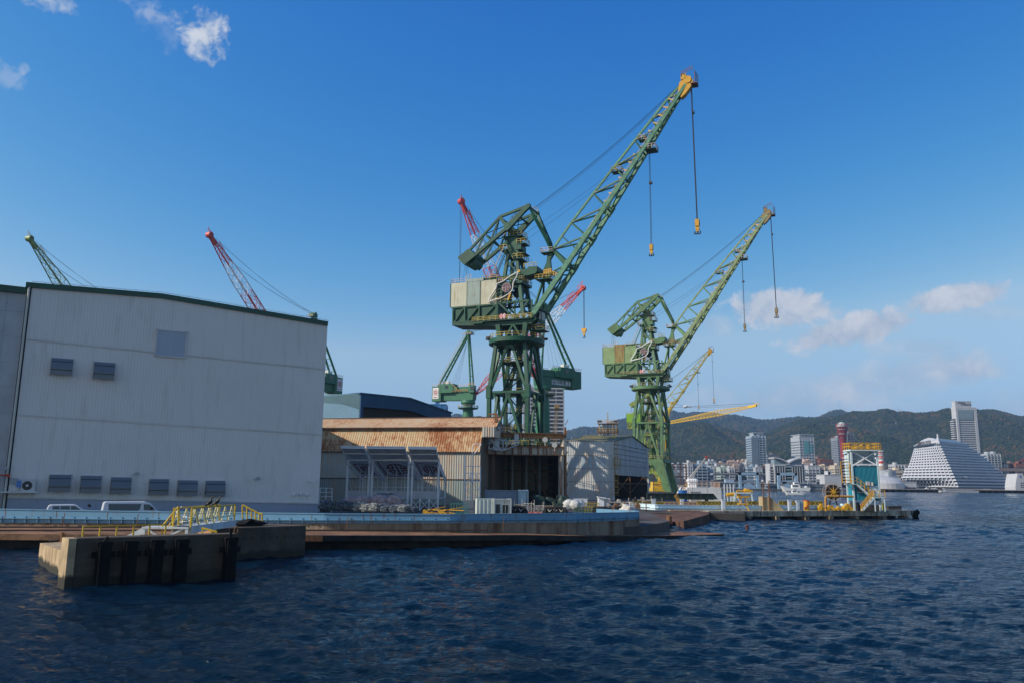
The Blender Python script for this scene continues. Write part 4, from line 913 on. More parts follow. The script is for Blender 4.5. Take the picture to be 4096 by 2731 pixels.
# --- white shed
CA, CB, CC = W(2266,1900,200), W(2455,1900,198), W(2591,1900,229); CD = CA+(CC-CB)
FWh = Fr((CA.x, CA.y, GZ), -math.atan2(CB.y-CA.y, CB.x-CA.x)); LW = (CB-CA).length
FG = Fr((CB.x, CB.y, GZ), -math.atan2(CC.y-CB.y, CC.x-CB.x)); LG = (CC-CB).length
wsh = frroot(FWh, 'white_shed', 'white corrugated gabled shed in the middle, marked by crane leg shadows', 'shed')
wm = rustm('white_shed_cladding', (.60,.62,.60), (.36,.30,.22), .5, .52, .8); gm = G('shed_gable_cladding', (.46,.47,.46), .7, var=.1, rust=.5, rustcol=(.25,.18,.12), rs=.3)
zt = FWh.p(2360,1760)[1]
for a, b in ((0,.30),(.305,.52),(.525,.74),(.745,1)): corr(MB(), 0, LW, zt*a, zt*b, 0 if a != .525 else .02, .55).build('cladding', wm, wsh)
mb = MB()
for i, px in enumerate((2278,2305,2332,2359,2386,2410)):
    c = FWh.p(px, 1870); mb.box(c[0]-.45, c[0]+.55, -.1, -.07, zt*.53, zt*.73)
mb.build('light_panel', G('pale_blue_panel', (.48,.55,.60), .5), wsh)
to = lambda P: (FWh.e.dot(P-FWh.O), FWh.n.dot(P-FWh.O))
def gq(px, py): s, z = FG.p(px, py); P = FG.O+FG.e*s; a, b = to(P); return Vector((a, b, z))
pk = gq(2527,1743); er = gq(2590,1789); el = gq(2455,1760); dl = gq(2462,1898); drr = gq(2588,1906); mb = MB()
CAl, CDl = Vector((0,0,0)), Vector((*to(CD),0))
base = [el, pk, er, Vector((er.x,er.y,drr.z)), Vector((dl.x,dl.y,dl.z))]
n_g = Vector((FG.n.dot(FWh.e), FG.n.dot(FWh.n), 0)); mb.add([tuple(v) for v in base]+[tuple(v+n_g*.3) for v in base], [(0,1,2,3,4),(9,8,7,6,5)]+[(i,5+i,5+(i+1)%5,(i+1)%5) for i in range(5)])
mb.build('gable_wall', gm, wsh)
mb = MB()
for k in range(30):  # lower gable band of standing sheets
    u0 = k/30; a = dl.lerp(drr, u0); b = dl.lerp(drr, u0+.6/30); h = 3.4
    mb.add([tuple(a-n_g*.08),tuple(b-n_g*.08),tuple(b-n_g*.08+Vector((0,0,h))),tuple(a-n_g*.08+Vector((0,0,h)))]+[tuple(a),tuple(b),tuple(b+Vector((0,0,h))),tuple(a+Vector((0,0,h)))], [(0,1,2,3),(4,7,6,5),(0,4,5,1),(1,5,6,2),(2,6,7,3),(3,7,4,0)])
mb.build('gable_sheet', gm, wsh)
mb = MB()
for f in (.30,.48,.62,.78,.9):
    a = el.lerp(dl, 1-f); b = er.lerp(drr, 1-f); mb.beam(a-n_g*.05, b-n_g*.05, .07, .1)
mb.build('sheet_lap', G('dark_rust'), wsh)
ro = G('roof_olive', (.14,.15,.08), .8, rust=.5)
mb = MB(); dirL = Vector((-LW-.3,0,0)); e1, pk1, er1 = el+Vector((.3,-.4,-.1)), pk+Vector((.3,0,.12)), er+Vector((.3,0,.1))
for a, b in ((e1,pk1),(pk1,er1)):
    vs_ = [a, b, b+dirL, a+dirL]; mb.add([tuple(v) for v in vs_]+[tuple(v-Vector((0,0,.22))) for v in vs_], [(0,1,2,3),(7,6,5,4),(0,4,5,1),(1,5,6,2),(2,6,7,3),(3,7,4,0)])
mb.build('roof', ro, wsh)
MB().rail([tuple(e1.lerp(pk1,.3)+dirL*.1),tuple(e1.lerp(pk1,.3)+dirL*.8)], h=.9, r=.05, sp=2.4).build('roof_rail', yl3, wsh)
bx = FG.n*.3
mb = MB(); erB = Vector((er.x, er.y, 0))
mb.add([tuple(v) for v in (Vector((0,.3,0)),Vector((LW-.1,.3,0)),Vector((LW-.1,.3,zt)),Vector((0,.3,zt)))], [(0,1,2,3)])
c0, c1 = erB+dirL, Vector((0,.3,0)); mb.add([tuple(erB),tuple(c0),tuple(c0+Vector((0,0,er.z))),tuple(erB+Vector((0,0,er.z)))], [(0,1,2,3)]).add([tuple(c0),tuple(c1),tuple(c1+Vector((0,0,zt))),tuple(c0+Vector((0,0,er.z)))], [(0,1,2,3)])
mb.build('inner_dark_sheet', dk, wsh)
MB().beam((LW,0,0),(LW,0,zt),.35).beam(tuple(erB), tuple(erB+Vector((0,0,er.z))), .5).build('corner_post', wht, wsh)
mb = MB()
for i in range(5):
    a = el.lerp(er, .12+.15*i)+n_g*8; b = el.lerp(er, .25+.15*i)+n_g*8; mb.add([(a.x,a.y,3),(b.x,b.y,3),(b.x,b.y,6.2),(a.x,a.y,6.2)], [(0,1,2,3)])
mb.build('light_panel', bw, wsh)
mid = dl.lerp(drr,.42); MB().beam((mid.x,mid.y,0),(mid.x,mid.y,mid.z),.3).beam(tuple(dl+n_g),(mid.x,mid.y,1.5),.12).beam(tuple(drr+n_g),(mid.x,mid.y,1.5),.12).beam(tuple(mid),(dl.x,dl.y,1.5),.12).beam((dl.x,dl.y,4),(drr.x,drr.y,4),.15).build('door_bracing', ri, wsh)
lx = LW+.6; mb = MB().ladder((lx,-.5,1),(lx,-.5,zt-.2),.9,(1,0,0),r=.05,sp=.6)
for k in range(9): mb.beam((lx-.5,-.9,1.8+k*1.45),(lx+.5,-.9,1.8+k*1.45),.16).beam((lx-.5,-.9,1.8+k*1.45),(lx-.5,-.4,1.8+k*1.45),.08).beam((lx+.5,-.9,1.8+k*1.45),(lx+.5,-.4,1.8+k*1.45),.08)
mb.build('caged_ladder', G('ladder_ochre', (.45,.28,.06), .6), wsh)
MB().box(lx-.7,lx+1.1,-1.4,-.3,zt*.565,zt*.575).rail([(lx-.7,-1.4,zt*.575),(lx+1.1,-1.4,zt*.575),(lx+1.1,-.4,zt*.575)],h=1.9,mids=5,r=.04,sp=.7).build('ladder_landing', G('ladder_ochre'), wsh)
# --- blue gabled shed
cc_, cl, cr_ = W(1427,1900,180), W(1262,1900,182), W(1802,1900,203)
FB = Fr((cc_.x, cc_.y, GZ), -math.atan2(cr_.y-cc_.y, cr_.x-cc_.x))
bs = frroot(FB, 'blue_shed', 'dark blue gabled shed with a black opening, rising behind the rusty shed roof', 'shed')
bl = G('shed_deep_blue', (.018,.075,.16), .5, var=.1, vs=.2); tl = G('shed_teal_side', (.22,.38,.42), .6, var=.12, vs=.3, rust=.35, rustcol=(.22,.34,.22), rs=.8)
g_ = [FB.p(*q) for q in ((1427,1569),(1637,1591),(1802,1648),(1802,1690))]; op = [FB.p(*q) for q in ((1450,1626),(1637,1641),(1742,1676))]; LR = g_[2][0]
mb = MB().prism([(0,op[0][1]-9),(0,g_[0][1]),(g_[1][0],g_[1][1]),(g_[2][0],g_[2][1]),(LR,op[0][1]-9),(op[2][0]+.3,op[0][1]-9),(op[2][0],op[2][1]),(op[1][0],op[1][1]),(op[0][0],op[0][1]),(op[0][0],op[0][1]-9)], -.3, .2)
mb.build('gable_wall', bl, bs)
dv = Vector((cl.x-cc_.x, cl.y-cc_.y, 0)); dl_ = (FB.e.dot(dv), FB.n.dot(dv)); zl = FB.p(1427,1572)[1]
mb = MB(); kx = 90
for i in range(kx):
    for t0, t1, o in ((i/kx,(i+.6)/kx,0),((i+.6)/kx,(i+1)/kx,.12)):
        a = (dl_[0]*t0-o, dl_[1]*t0-o*.3); b = (dl_[0]*t1-o, dl_[1]*t1-o*.3); mb.add([(a[0],a[1],0),(b[0],b[1],0),(b[0],b[1],zl),(a[0],a[1],zl)], [(0,1,2,3)])
mb.build('side_wall', tl, bs)
mb = MB(); rp_ = [(0,g_[0][1]),(g_[1][0],g_[1][1]),(g_[2][0],g_[2][1])]
mb.prism([(-.4,rp_[0][1]-.2),(rp_[1][0],rp_[1][1]-.2),(LR+.3,rp_[2][1]-.25),(LR+.3,rp_[2][1]+.05),(rp_[1][0],rp_[1][1]+.12),(-.4,rp_[0][1]+.1)],-.5,25)
mb.build('roof', bl, bs)
MB().add([(0,0,0),(LR,0,0),(LR+dl_[0],dl_[1],0),(dl_[0],dl_[1],0),(LR,0,g_[2][1]-.3),(LR+dl_[0],dl_[1],g_[2][1]-.3),(dl_[0],dl_[1],zl)], [(1,2,5,4)]).prism([(.5,0),(.5,g_[0][1]-.6),(g_[1][0],g_[1][1]-.6),(LR-.3,g_[2][1]-.6),(LR-.3,0)], .6, .8).build('inner_dark_sheet', dk, bs)  # side wall, plus a dark sheet painting in the shade behind the opening
# --- rusty lookout frame behind the white shed
c = W(2432,1745,245); lt = root('lookout_frame', 'small rusty platform tower with railed top peeping over the white shed roof', 'tower', (c.x, c.y, GZ), -.2)
zb_, zm_, zt_ = W(2432,1745,245).z-GZ, W(2432,1728,245).z-GZ, W(2432,1693,245).z-GZ; mb = MB()
for x in (-2.6,-1.6,1.6,2.6):
    for y in (-1.5,1.5): mb.beam((x,y,0),(x,y,zt_),.22)
mb.beam((0,0,0),(0,0,zt_+3.5),.3).beam((0,0,zm_),(1.2,0,zm_+2.5),.2).beam((0,0,zm_),(-1.2,0,zm_+2.5),.2)
for z in (zm_-4, zm_-8, zm_-12): mb.beam((-2.6,-1.5,z),(2.6,-1.5,z),.15).beam((-2.6,-1.5,z),(2.6,-1.5,z+4),.12)
mb.build('frame', G('frame_pale_rust', (.42,.34,.24), .7, rust=.6), lt)
for z, w in ((zm_,3.0),(zt_,3.0)):
    MB().box(-w,w,-1.8,1.8,z-.15,z).build('platform', ri, lt); MB().rail([(-w,-1.8,z),(w,-1.8,z),(w,1.8,z),(-w,1.8,z)],close=True,r=.06,sp=1.2).build('railing', rlP if z == zt_ else G('rail_ochre'), lt)
mb = MB(); [mb.tube((x,-1.9,zt_+.6),(x,-1.6,zt_+.6),.35,n=10) for x in (-2.6,-2,2.2,2.8)]; mb.build('floodlight', steel, lt)
# ------------------------------------------------------------------ dock walls and pier furniture
def strip(mb, pts, th):  # pts: list of (x,y,z0,z1) -> vertical plate with thickness th behind it
    n = len(pts); vs = []
    for i, (x, y, a, b) in enumerate(pts):
        d = Vector((pts[min(i+1,n-1)][0]-pts[max(i-1,0)][0], pts[min(i+1,n-1)][1]-pts[max(i-1,0)][1])).normalized(); nx, ny = -d.y*th, d.x*th
        vs += [(x,y,a),(x,y,b),(x+nx,y+ny,b),(x+nx,y+ny,a)]
    fs = [(0,3,2,1), (4*n-4,4*n-3,4*n-2,4*n-1)]
    for i in range(n-1):
        a, b = 4*i, 4*i+4; fs += [(a,b,b+1,a+1),(a+1,b+1,b+2,a+2),(a+2,b+2,b+3,a+3),(a+3,b+3,b,a)]
    return mb.add(vs, fs)
def dense(kp, step):   # resample (px, Y, ytop, ybot)
    out = []; px = kp[0][0]
    while px <= kp[-1][0]:
        out.append((px,)+tuple(float(np.interp(px, [k[0] for k in kp], [k[j] for k in kp])) for j in (1,2,3))); px += step
    return out
blue = G('barrier_blue', (.135,.30,.44), .5, var=.06, rust=.28, rustcol=(.16,.08,.04), rs=.45); pale = G('barrier_pale_blue', (.58,.74,.80), .5, var=.05, rust=.2, rustcol=(.35,.22,.10), rs=.5)
def barrier(name, label, kp, m, ledge=.66, T=.14, wallm=None, post=8):
    pts = []
    for px, Y, yt, yb in dense(kp, 12):
        a, b = W(px, yt, Y), W(px, yb, Y); pts.append((a.x, a.y, b.z, a.z))
    P0 = Vector((pts[0][0], pts[0][1], 0)); rt = root(name, label, 'barrier', (P0.x, P0.y, 1.0)); off = (-P0.x, -P0.y, -1.0)
    strip(MB(), [(x,y,z0+(z1-z0)*(1-ledge),z1) for x,y,z0,z1 in pts], T).build('plate', m, rt, off)
    strip(MB(), [(x,y+.06,z0,z0+(z1-z0)*(1-ledge)) for x,y,z0,z1 in pts], T*.8).build('lower_plate', m, rt, off)
    mb = MB(); strip(mb, [(x,y-.14,z0+(z1-z0)*(1-ledge)-.03,z0+(z1-z0)*(1-ledge)+.03) for x,y,z0,z1 in pts], .2)
    for i in range(0, len(pts), post//2):
        x, y, z0, z1 = pts[i]; zz = z0+(z1-z0)*(1-ledge); mb.box(x-.03,x+.03,y-.1,y+.05,zz,zz+.16).box(x-.03,x+.03,y-.09,y+.06,z0,zz)
    mb.build('ledge', m, rt, off)
    mb = MB(); strip(mb, [(x,y-.05,z1-.05,z1+.03) for x,y,z0,z1 in pts], T+.1); mb.build('top_rail', m, rt, off)
    mb = MB(); [mb.box(x-.025,x+.025,y-.012,y+.05,z0+(z1-z0)*(1-ledge)+.04,z1-.06) for x,y,z0,z1 in pts[3::17]]; mb.build('panel_joint', ri, rt, off)['kind'] = 'stuff'
    return rt, pts, off
kp = [(-420,71.5,2029,2076),(0,71,2034,2088),(600,70,2044,2092),(1300,68,2052,2091),(1800,69,2055,2091),(2300,74,2051,2087),(2480,78,2048,2080),(2556,81,2046,2074)]
br, bpts, boff = barrier('dock_barrier', 'long sky blue steel barrier along the dock wall in front of the sheds', kp, blue)
x, y, z0, z1 = bpts[-1]; mb = MB(); strip(mb, [(x,y+.05,z0,z1),(x+.6,y+4,z0,z1),(x-3,y+9,z0,z1)], .4); mb.build('plate', blue, br, boff)
cw = G('concrete_rust_streaked', (.27,.22,.16), .9, var=.2, rust=.8, rustcol=(.11,.05,.025), rs=.4, bump=.4, bs=2)
mb = MB(); strip(mb, [(x,y+.15,-1,z0-.01) for x,y,z0,z1 in bpts]+[(bpts[-1][0]+.7,bpts[-1][1]+4.2,-1,bpts[-1][2]),(bpts[-1][0]-3,bpts[-1][1]+9,-1,bpts[-1][2])], 1.5); tag(mb.build('dock_wall', cw), kind='structure')
for i, px in enumerate((250,545,672,1385,2010)):
    Y = float(np.interp(px,[k[0] for k in kp],[k[1] for k in kp]))-.6; c = W(px,2090,Y); one('iron_rod', MB().beam((0,0,-.1),(.12,0,1.15),.05), ri, ('thin rusty rod standing against the blue barrier left of the estate car','thin rusty rod leaning on the barrier below the minibus','thin rusty rod just left of the yellow gangway rails','thin rusty rod beside the white rubble heap','short rusty rod in front of the first black fender')[i], 'rod', (c.x,c.y,1.15))
for i in range(5):
    px = (1240,1560,1900,2150,2330)[i]; c = WZ(px, 2112, 1.1); one('rail_track' if 0 else 'debris', MB().blob((0,0,.08),.6,.3,.12,1,.3,seed=i), G('debris_rust', (.18,.10,.06), .9), 'low rusty lump of debris on the apron, %s' % ('nearest the pier block','below the pink sacks','below the white container','below the open shed','farthest right')[i], 'debris', (c.x,c.y,.95))
# apron rails
for k, yy in enumerate((2106, 2119)):
    pts = [WZ(px, yy+.0*px, 1.22) for px in range(-300, 1990, 90)]; mb = MB()
    for a, b in zip(pts, pts[1:]): mb.beam(a, b, .10, .12)
    o = mb.build('crane_rail', G('rail_dark', (.05,.035,.03), .8)); tag(o, ('farther dark rail let into the rusty apron','nearer dark rail along the apron edge')[k], 'rail', 'rails on the apron')
c = WZ(2115,2118,1.05); one('rubble', MB().blob((0,0,.1),.5,.25,.2,1,.4,seed=3).beam((-1.5,0,.25),(.3,0,.2),.2).beam((.5,0,.1),(.65,0,.8),.06), wht, 'white rubble and a bent white bar on the apron edge', 'rubble', c)
# --- dolphin blocks
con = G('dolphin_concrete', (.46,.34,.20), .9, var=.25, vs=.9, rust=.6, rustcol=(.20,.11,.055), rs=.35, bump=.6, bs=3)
conD = G('dolphin_concrete_shaded', (.085,.070,.052), .9, var=.3, vs=.8, rust=.6, rustcol=(.09,.06,.035), rs=.4, bump=.6, bs=3)  # darker copy of the concrete, shade put into the camera-side faces
def watermark(m):  # dark weed below the tide line and chalky bloom above it: stains of their own
    t = m.node_tree; b = t.nodes['Principled BSDF']; src = b.inputs['Base Color'].links[0].from_socket
    g = nd(t, 'ShaderNodeNewGeometry'); sx = nd(t, 'ShaderNodeSeparateXYZ'); t.links.new(g.outputs['Position'], sx.inputs[0])
    nn = noise(t, g.outputs['Position'], 1.6, 6, .7); h = mth(t, 'ADD', sx.outputs['Z'], mth(t, 'MULTIPLY', nn.outputs[0], -.9))
    r = nd(t, 'ShaderNodeMapRange'); r.inputs['From Min'].default_value = .14; r.inputs['From Max'].default_value = -.04; t.links.new(h, r.inputs[0])
    mm = nd(t, 'ShaderNodeMix', data_type='RGBA'); t.links.new(r.outputs[0], mm.inputs[0]); t.links.new(src, mm.inputs[6]); mm.inputs[7].default_value = (.035,.032,.022,1); t.links.new(mm.outputs[2], b.inputs['Base Color'])
watermark(con); watermark(conD)
A_, B_ = W(333,1900,40.5), W(967,1900,45.2); FDo = Fr((A_.x, A_.y, 0), -math.atan2(B_.y-A_.y, B_.x-A_.x)); LD = (B_-A_).length
q0 = (0, LD)
dol = frroot(FDo, 'mooring_dolphin', 'concrete mooring block in the water with black fender piles, nearest the camera', 'dolphin')
zt = FDo.p(400,2148)[1]; lb = W(157,2200,51.0); lbx, lby = FDo.e.dot(Vector((lb.x,lb.y,0))-FDo.O), FDo.n.dot(Vector((lb.x,lb.y,0))-FDo.O)
zl = W(157,2170,51).z; zl2 = W(318,2212,41.5).z
mb = MB(); o_ = [(-.05,.6),(lbx,lby),(lbx+8,lby+2),(LD-.2,7),(LD-.1,1.0),(2,1.0)]
mb.add([(a,b,(zl2,zl,zl,zl,zl,zl2)[i]) for i,(a,b) in enumerate(o_)]+[(a,b,-2) for a,b in o_], [tuple(range(6))]+[(i,6+i,6+(i+1)%6,(i+1)%6) for i in range(6)])
mb.build('platform', con, dol)
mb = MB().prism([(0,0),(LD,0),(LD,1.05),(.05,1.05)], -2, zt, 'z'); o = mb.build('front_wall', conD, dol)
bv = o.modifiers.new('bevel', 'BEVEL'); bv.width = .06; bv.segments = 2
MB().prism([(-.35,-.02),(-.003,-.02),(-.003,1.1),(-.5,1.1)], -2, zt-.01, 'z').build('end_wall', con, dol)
rub = G('fender_black', (.010,.010,.010), .85, spec=.15, var=.3, vs=2)
for px in (412,517,623,720,916):
    s = FDo.p(px, 2200)[0]; mb = MB().box(s-.32,s+.32,-.38,-.02,-2,zt-.18).box(s-.52,s+.52,-.3,-.02,zt-.98,zt-.68).tube((s-.2,-.45,-1),(s-.2,-.45,zt-.3),.07).box(s-.36,s+.36,-.42,-.3,zt-.4,zt-.22)
    mb.build('fender_pile', rub, dol)
s = FDo.p(430,2150)[0]; MB().beam((s-.2,-.2,zt-.2),(s,-.05,zt+.02),.1).build('lifting_strap', rub, dol)
s = FDo.p(916,2150)[0]; MB().beam((s,-.2,zt-.3),(s+.02,-.2,zt+.28),.12).build('iron_bar', rub, dol); s = FDo.p(943,2140,.5)[0]
MB().path([(s-.1,.5,zt),(s-.1,.5,zt+.25),(s,.5,zt+.33),(s+.1,.5,zt+.25),(s+.1,.5,zt)],.03).build('mooring_ring', ri, dol)
mb = MB()
for k in range(14):
    s = .6+k*LD/14.5
    for z in (zt*.62, zt*.25): mb.box(s-.03,s+.03,-.02,.01,z-.03,z+.03)
mb.build('tie_hole', blk, dol); mb = MB(); [mb.box(.02,LD-.02,-.008,.004,zt*f-.008,zt*f+.008) for f in (.18,.32,.46,.60,.74,.88)]; mb.build('board_mark', G('board_mark', (.045,.037,.03), .9), dol)
b_ = WZ(247,2166,zl); one('bollard', MB().lathe([(0,.62),(.12,.6),(.1,.5),(.1,.05),(.22,0)], n=12).tube((-.22,0,.42),(.22,0,.42),.05), ri, 'rusty cross bollard on the low left platform of the nearest mooring block', 'bollard', b_)
for k, px in enumerate((205,215,225)): c = WZ(px,2166,zl); one('rope_loop', MB().path([(.12*math.cos(t),0,.12*abs(math.sin(t))) for t in np.linspace(0,math.pi,7)],.025), blk, 'small iron hoop by the cross bollard', 'hoop', c, group='hoops by the cross bollard')
# front yellow rail of the dolphin
pr = [FDo.p(px, 2140, 1.7)[0] for px in (330,398,465,532,596,660)]
mb = MB(); zr = FDo.p(400,2102,1.7)[1]
for s in pr: mb.tube((s,1.7,zl-.1),(s,1.7,zr),.045,n=8)
mb.tube((pr[0],1.7,zr),(pr[-1],1.7,zr),.035)
yr = G('rail_yellow', (.62,.42,.03), .5, var=.15, rust=.2, rustcol=(.35,.15,.05), rs=1.5)
o = mb.build('safety_rail', yr); o.location = FDo.O; o.rotation_euler = (0,0,-FDo.a); tag(o, 'low yellow rail with six posts behind the front edge of the nearest mooring block', 'railing')
# back pier block
A_, B_ = W(880,1900,53.5), W(1237,1900,58); FBp = Fr((A_.x, A_.y, 0), -math.atan2(B_.y-A_.y, B_.x-A_.x)); LB = (B_-A_).length; zt2 = FBp.p(1100,2103)[1]
bp = frroot(FBp, 'pier_block', 'plain dark concrete block behind the mooring block, carrying the far end of the gangway', 'pier')
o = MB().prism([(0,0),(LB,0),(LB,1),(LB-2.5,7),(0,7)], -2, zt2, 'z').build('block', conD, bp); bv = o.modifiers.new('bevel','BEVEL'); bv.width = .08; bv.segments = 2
MB().box(-.35,-.003,-.05,2,-2,zt2-.02).build('lit_end', G('block_end_lit_rust', (.38,.20,.11), .9, rust=.5), bp)  # rusty end, with the sunlight on it put into a lighter colour
mb = MB()
for k in range(9): s = .8+k*(LB-1.2)/9; mb.box(s-.05,s+.05,-.02,.01,zt2*.62,zt2*.68)
for k in range(4): s = 1+k*(LB-1.2)/4; mb.box(s-.05,s+.05,-.02,.01,zt2*.88,zt2*.93)
mb.build('tie_hole', blk, bp); MB().blob((FBp.p(1020,2090,.6)[0],1.2,zt2+.15),1.0,.5,.4,2,.3,seed=5).build('tarpaulin', rub, bp)
# --- gangway
gw = root('gangway', 'pale steel gangway with yellow zigzag railings, two birds on it', 'gangway', (-18, 46, 0)); off = (18, -46, 0)
dk_z, X0, X1 = 2.62, -18.0, -19.0; Ya, Yb_ = 46.0, 53.2; lg = G('gangway_grey', (.55,.60,.62), .5, rust=.15)
MB().box(X1,X0,Ya,Yb_,dk_z-.1,dk_z).box(X0-.04,X0+.06,Ya,Yb_+.2,dk_z-.36,dk_z+.04).box(X1-.06,X1+.04,Ya,Yb_+.2,dk_z-.36,dk_z+.04).build('deck', lg, gw, off)
for X in (X0, X1):
    mb = MB(); n = 6
    for k in range(n+1):
        y = Ya+(Yb_-Ya)*k/n
        if k < n: m_ = y+(Yb_-Ya)/n/2; mb.beam((X,y,dk_z),(X,m_,dk_z+1.0),.06).beam((X,m_,dk_z+1.0),(X,y+(Yb_-Ya)/n,dk_z),.06)
    for h in (.35,.68): mb.beam((X,Ya,dk_z+h),(X,Yb_,dk_z+h),.03)
    mb.build('lattice_railing', G('rail_cream_yellow', (.62,.55,.28), .5), gw, off)
    MB().beam((X,Ya,dk_z+1.02),(X,Yb_,dk_z+1.02),.075).beam((X,Ya,dk_z-.2),(X,Ya,dk_z+1.05),.09).beam((X,Yb_,dk_z),(X,Yb_,dk_z+1.05),.09).build('handrail', yr, gw, off)
p_ = lambda px, py, Y: tuple(W(px, py, Y))
mb = MB().box(X1-1.6,X0,Ya-.3,Ya+.9,dk_z-.1,dk_z)
mb.beam((X1-1.5,Ya-.2,2.2),(X1-1.5,Ya-.2,dk_z),.16).beam((X0-.1,Ya-.2,2.0),(X0-.1,Ya-.2,dk_z),.16).beam((X1-1.4,Ya-.2,dk_z-.1),(X1-.3,Ya-.2,1.9),.1).beam((X0-.3,Ya-.2,dk_z-.1),(X1-.6,Ya-.2,1.9),.1)
mb.beam((X1-1.5,Ya,dk_z-.15),(X1-3.0,Ya,1.7),.12,.3)
mb.build('landing', lg, gw, off)
for Y in (46.0, 47.0):
    mb = MB(); a = [W(x, y, Y) for x, y in ((714,2024),(649,2103),(649,2134))]; mb.path(a, .05, 8); b = [W(x, y, Y) for x, y in ((714,2055),(665,2112))]; mb.path(b, .03)
    mb.path([W(714,2024,Y), W(714,2098,Y)], .055, 8); mb.path([W(690,2053,Y), W(690,2112,Y)], .04); mb.build('stair_rail', yr, gw, off)
MB().path([W(729,2024,47),W(700,2035,47),W(714,2060,46.5),(X1,Ya+1,dk_z+.55),(X0,Ya,dk_z+.5)],.025).path([W(735,2070,47),(X1,Ya+.8,dk_z+.2),(X0,Ya,dk_z+.35)],.025).build('white_rope', wht, gw, off)
mb = MB(); Y = 57; a = [W(x, y, Y) for x, y in ((970,2017),(1036,2052),(1049,2052),(1049,2099))]; mb.path(a,.055,8)
for x, y0, y1 in ((970,2017,2072),(988,2027,2079),(1006,2036,2085),(1022,2044,2092),(1036,2052,2099)): mb.path([W(x,y0,Y),W(x,y1,Y)],.05)
mb.path([W(970,2040,Y),W(1036,2075,Y)],.03)
P = W(1036,2099,57); o = mb.build('stair_railing', yr, None, (-P.x,-P.y,-P.z)); o.location = P; tag(o, 'yellow sloping stair rail on the dark pier block, right of the gangway', 'railing')
for k, (px, py, lb_) in enumerate(((830,2141,'short yellow kerb rail on the mooring block under the gangway'),)):
    c = W(px,py,45.5); one('kerb_rail', MB().beam((-.35,0,.55),(.5,0,.35),.1).beam((-.3,0,0),(-.3,0,.55),.07).beam((.2,0,0),(.2,0,.45),.07).beam((.5,0,-.1),(.5,0,.36),.07), yr, lb_, 'railing', (c.x,c.y,2.05))
# cormorants
bird_m = G('cormorant_plumage', (.012,.014,.016), .5, var=.4, vs=8)
def bird(px, Yp, facing, lab, hd):
    X = X0; y = Yp; z = dk_z+1.06
    rt = root('cormorant', lab, 'bird', (X, y, z), facing, 'birds on the gangway rail')
    # body axis in local x (forward) / z: tail, rump, belly, breast, neck base, neck, head, beak
    sp = [((-.34,-.02),.022,.05),((-.24,.05),.035,.06),((-.12,.13),.075,.08),((0,.22),.095,.095),((.08,.31),.085,.085),((.12,.39),.05,.05),((.13+.02*hd,.46),.036,.034),((.15+.03*hd,.53),.034,.032),((.20+.03*hd,.56),.04,.038),((.25+.03*hd,.56),.025,.022),((.30+.03*hd,.555),.010,.010),((.36+.03*hd,.548),.004,.004)]
    vs = []; n = 10
    for i, ((bx, bz), rv, rh) in enumerate(sp):
        a, b = sp[max(i-1,0)][0], sp[min(i+1,len(sp)-1)][0]; d = Vector((b[0]-a[0],0,b[1]-a[1])).normalized(); u = Vector((-d.z,0,d.x))
        for k in range(n): t = 2*math.pi*k/n; vs.append(Vector((bx,0,bz))+u*(rv*math.cos(t))+Vector((0,rh*math.sin(t),0)))
    fs = [(i*n+k, i*n+(k+1)%n, (i+1)*n+(k+1)%n, (i+1)*n+k) for i in range(len(sp)-1) for k in range(n)]+[tuple(range(n)), tuple(range((len(sp)-1)*n, len(sp)*n))]
    mb = MB().add(vs, fs); mb.prism([(-.06,.10),(-.30,.0),(-.20,.16),(.05,.30),(.08,.2)],-.10,-.075).prism([(-.06,.10),(-.30,.0),(-.20,.16),(.05,.30),(.08,.2)],.075,.10)
    mb.tube((.0,-.04,.15),(.02,-.04,0),.014).tube((.0,.04,.15),(.02,.04,0),.014).box(0,.09,-.06,-.02,-.015,.005).box(0,.09,.02,.06,-.015,.005)
    mb.build('body', bird_m, rt, smooth=True)
yA = 46+7.2*(865-802)/(961-802)*.93; yB = 46+7.2*(893-802)/(961-802)*.93
bird(0, yA, R(-20), 'black cormorant on the gangway rail with its head upright, the left one', -.6); bird(0, yB, R(-8), 'black cormorant on the gangway rail leaning forward, the right one', 1.2)
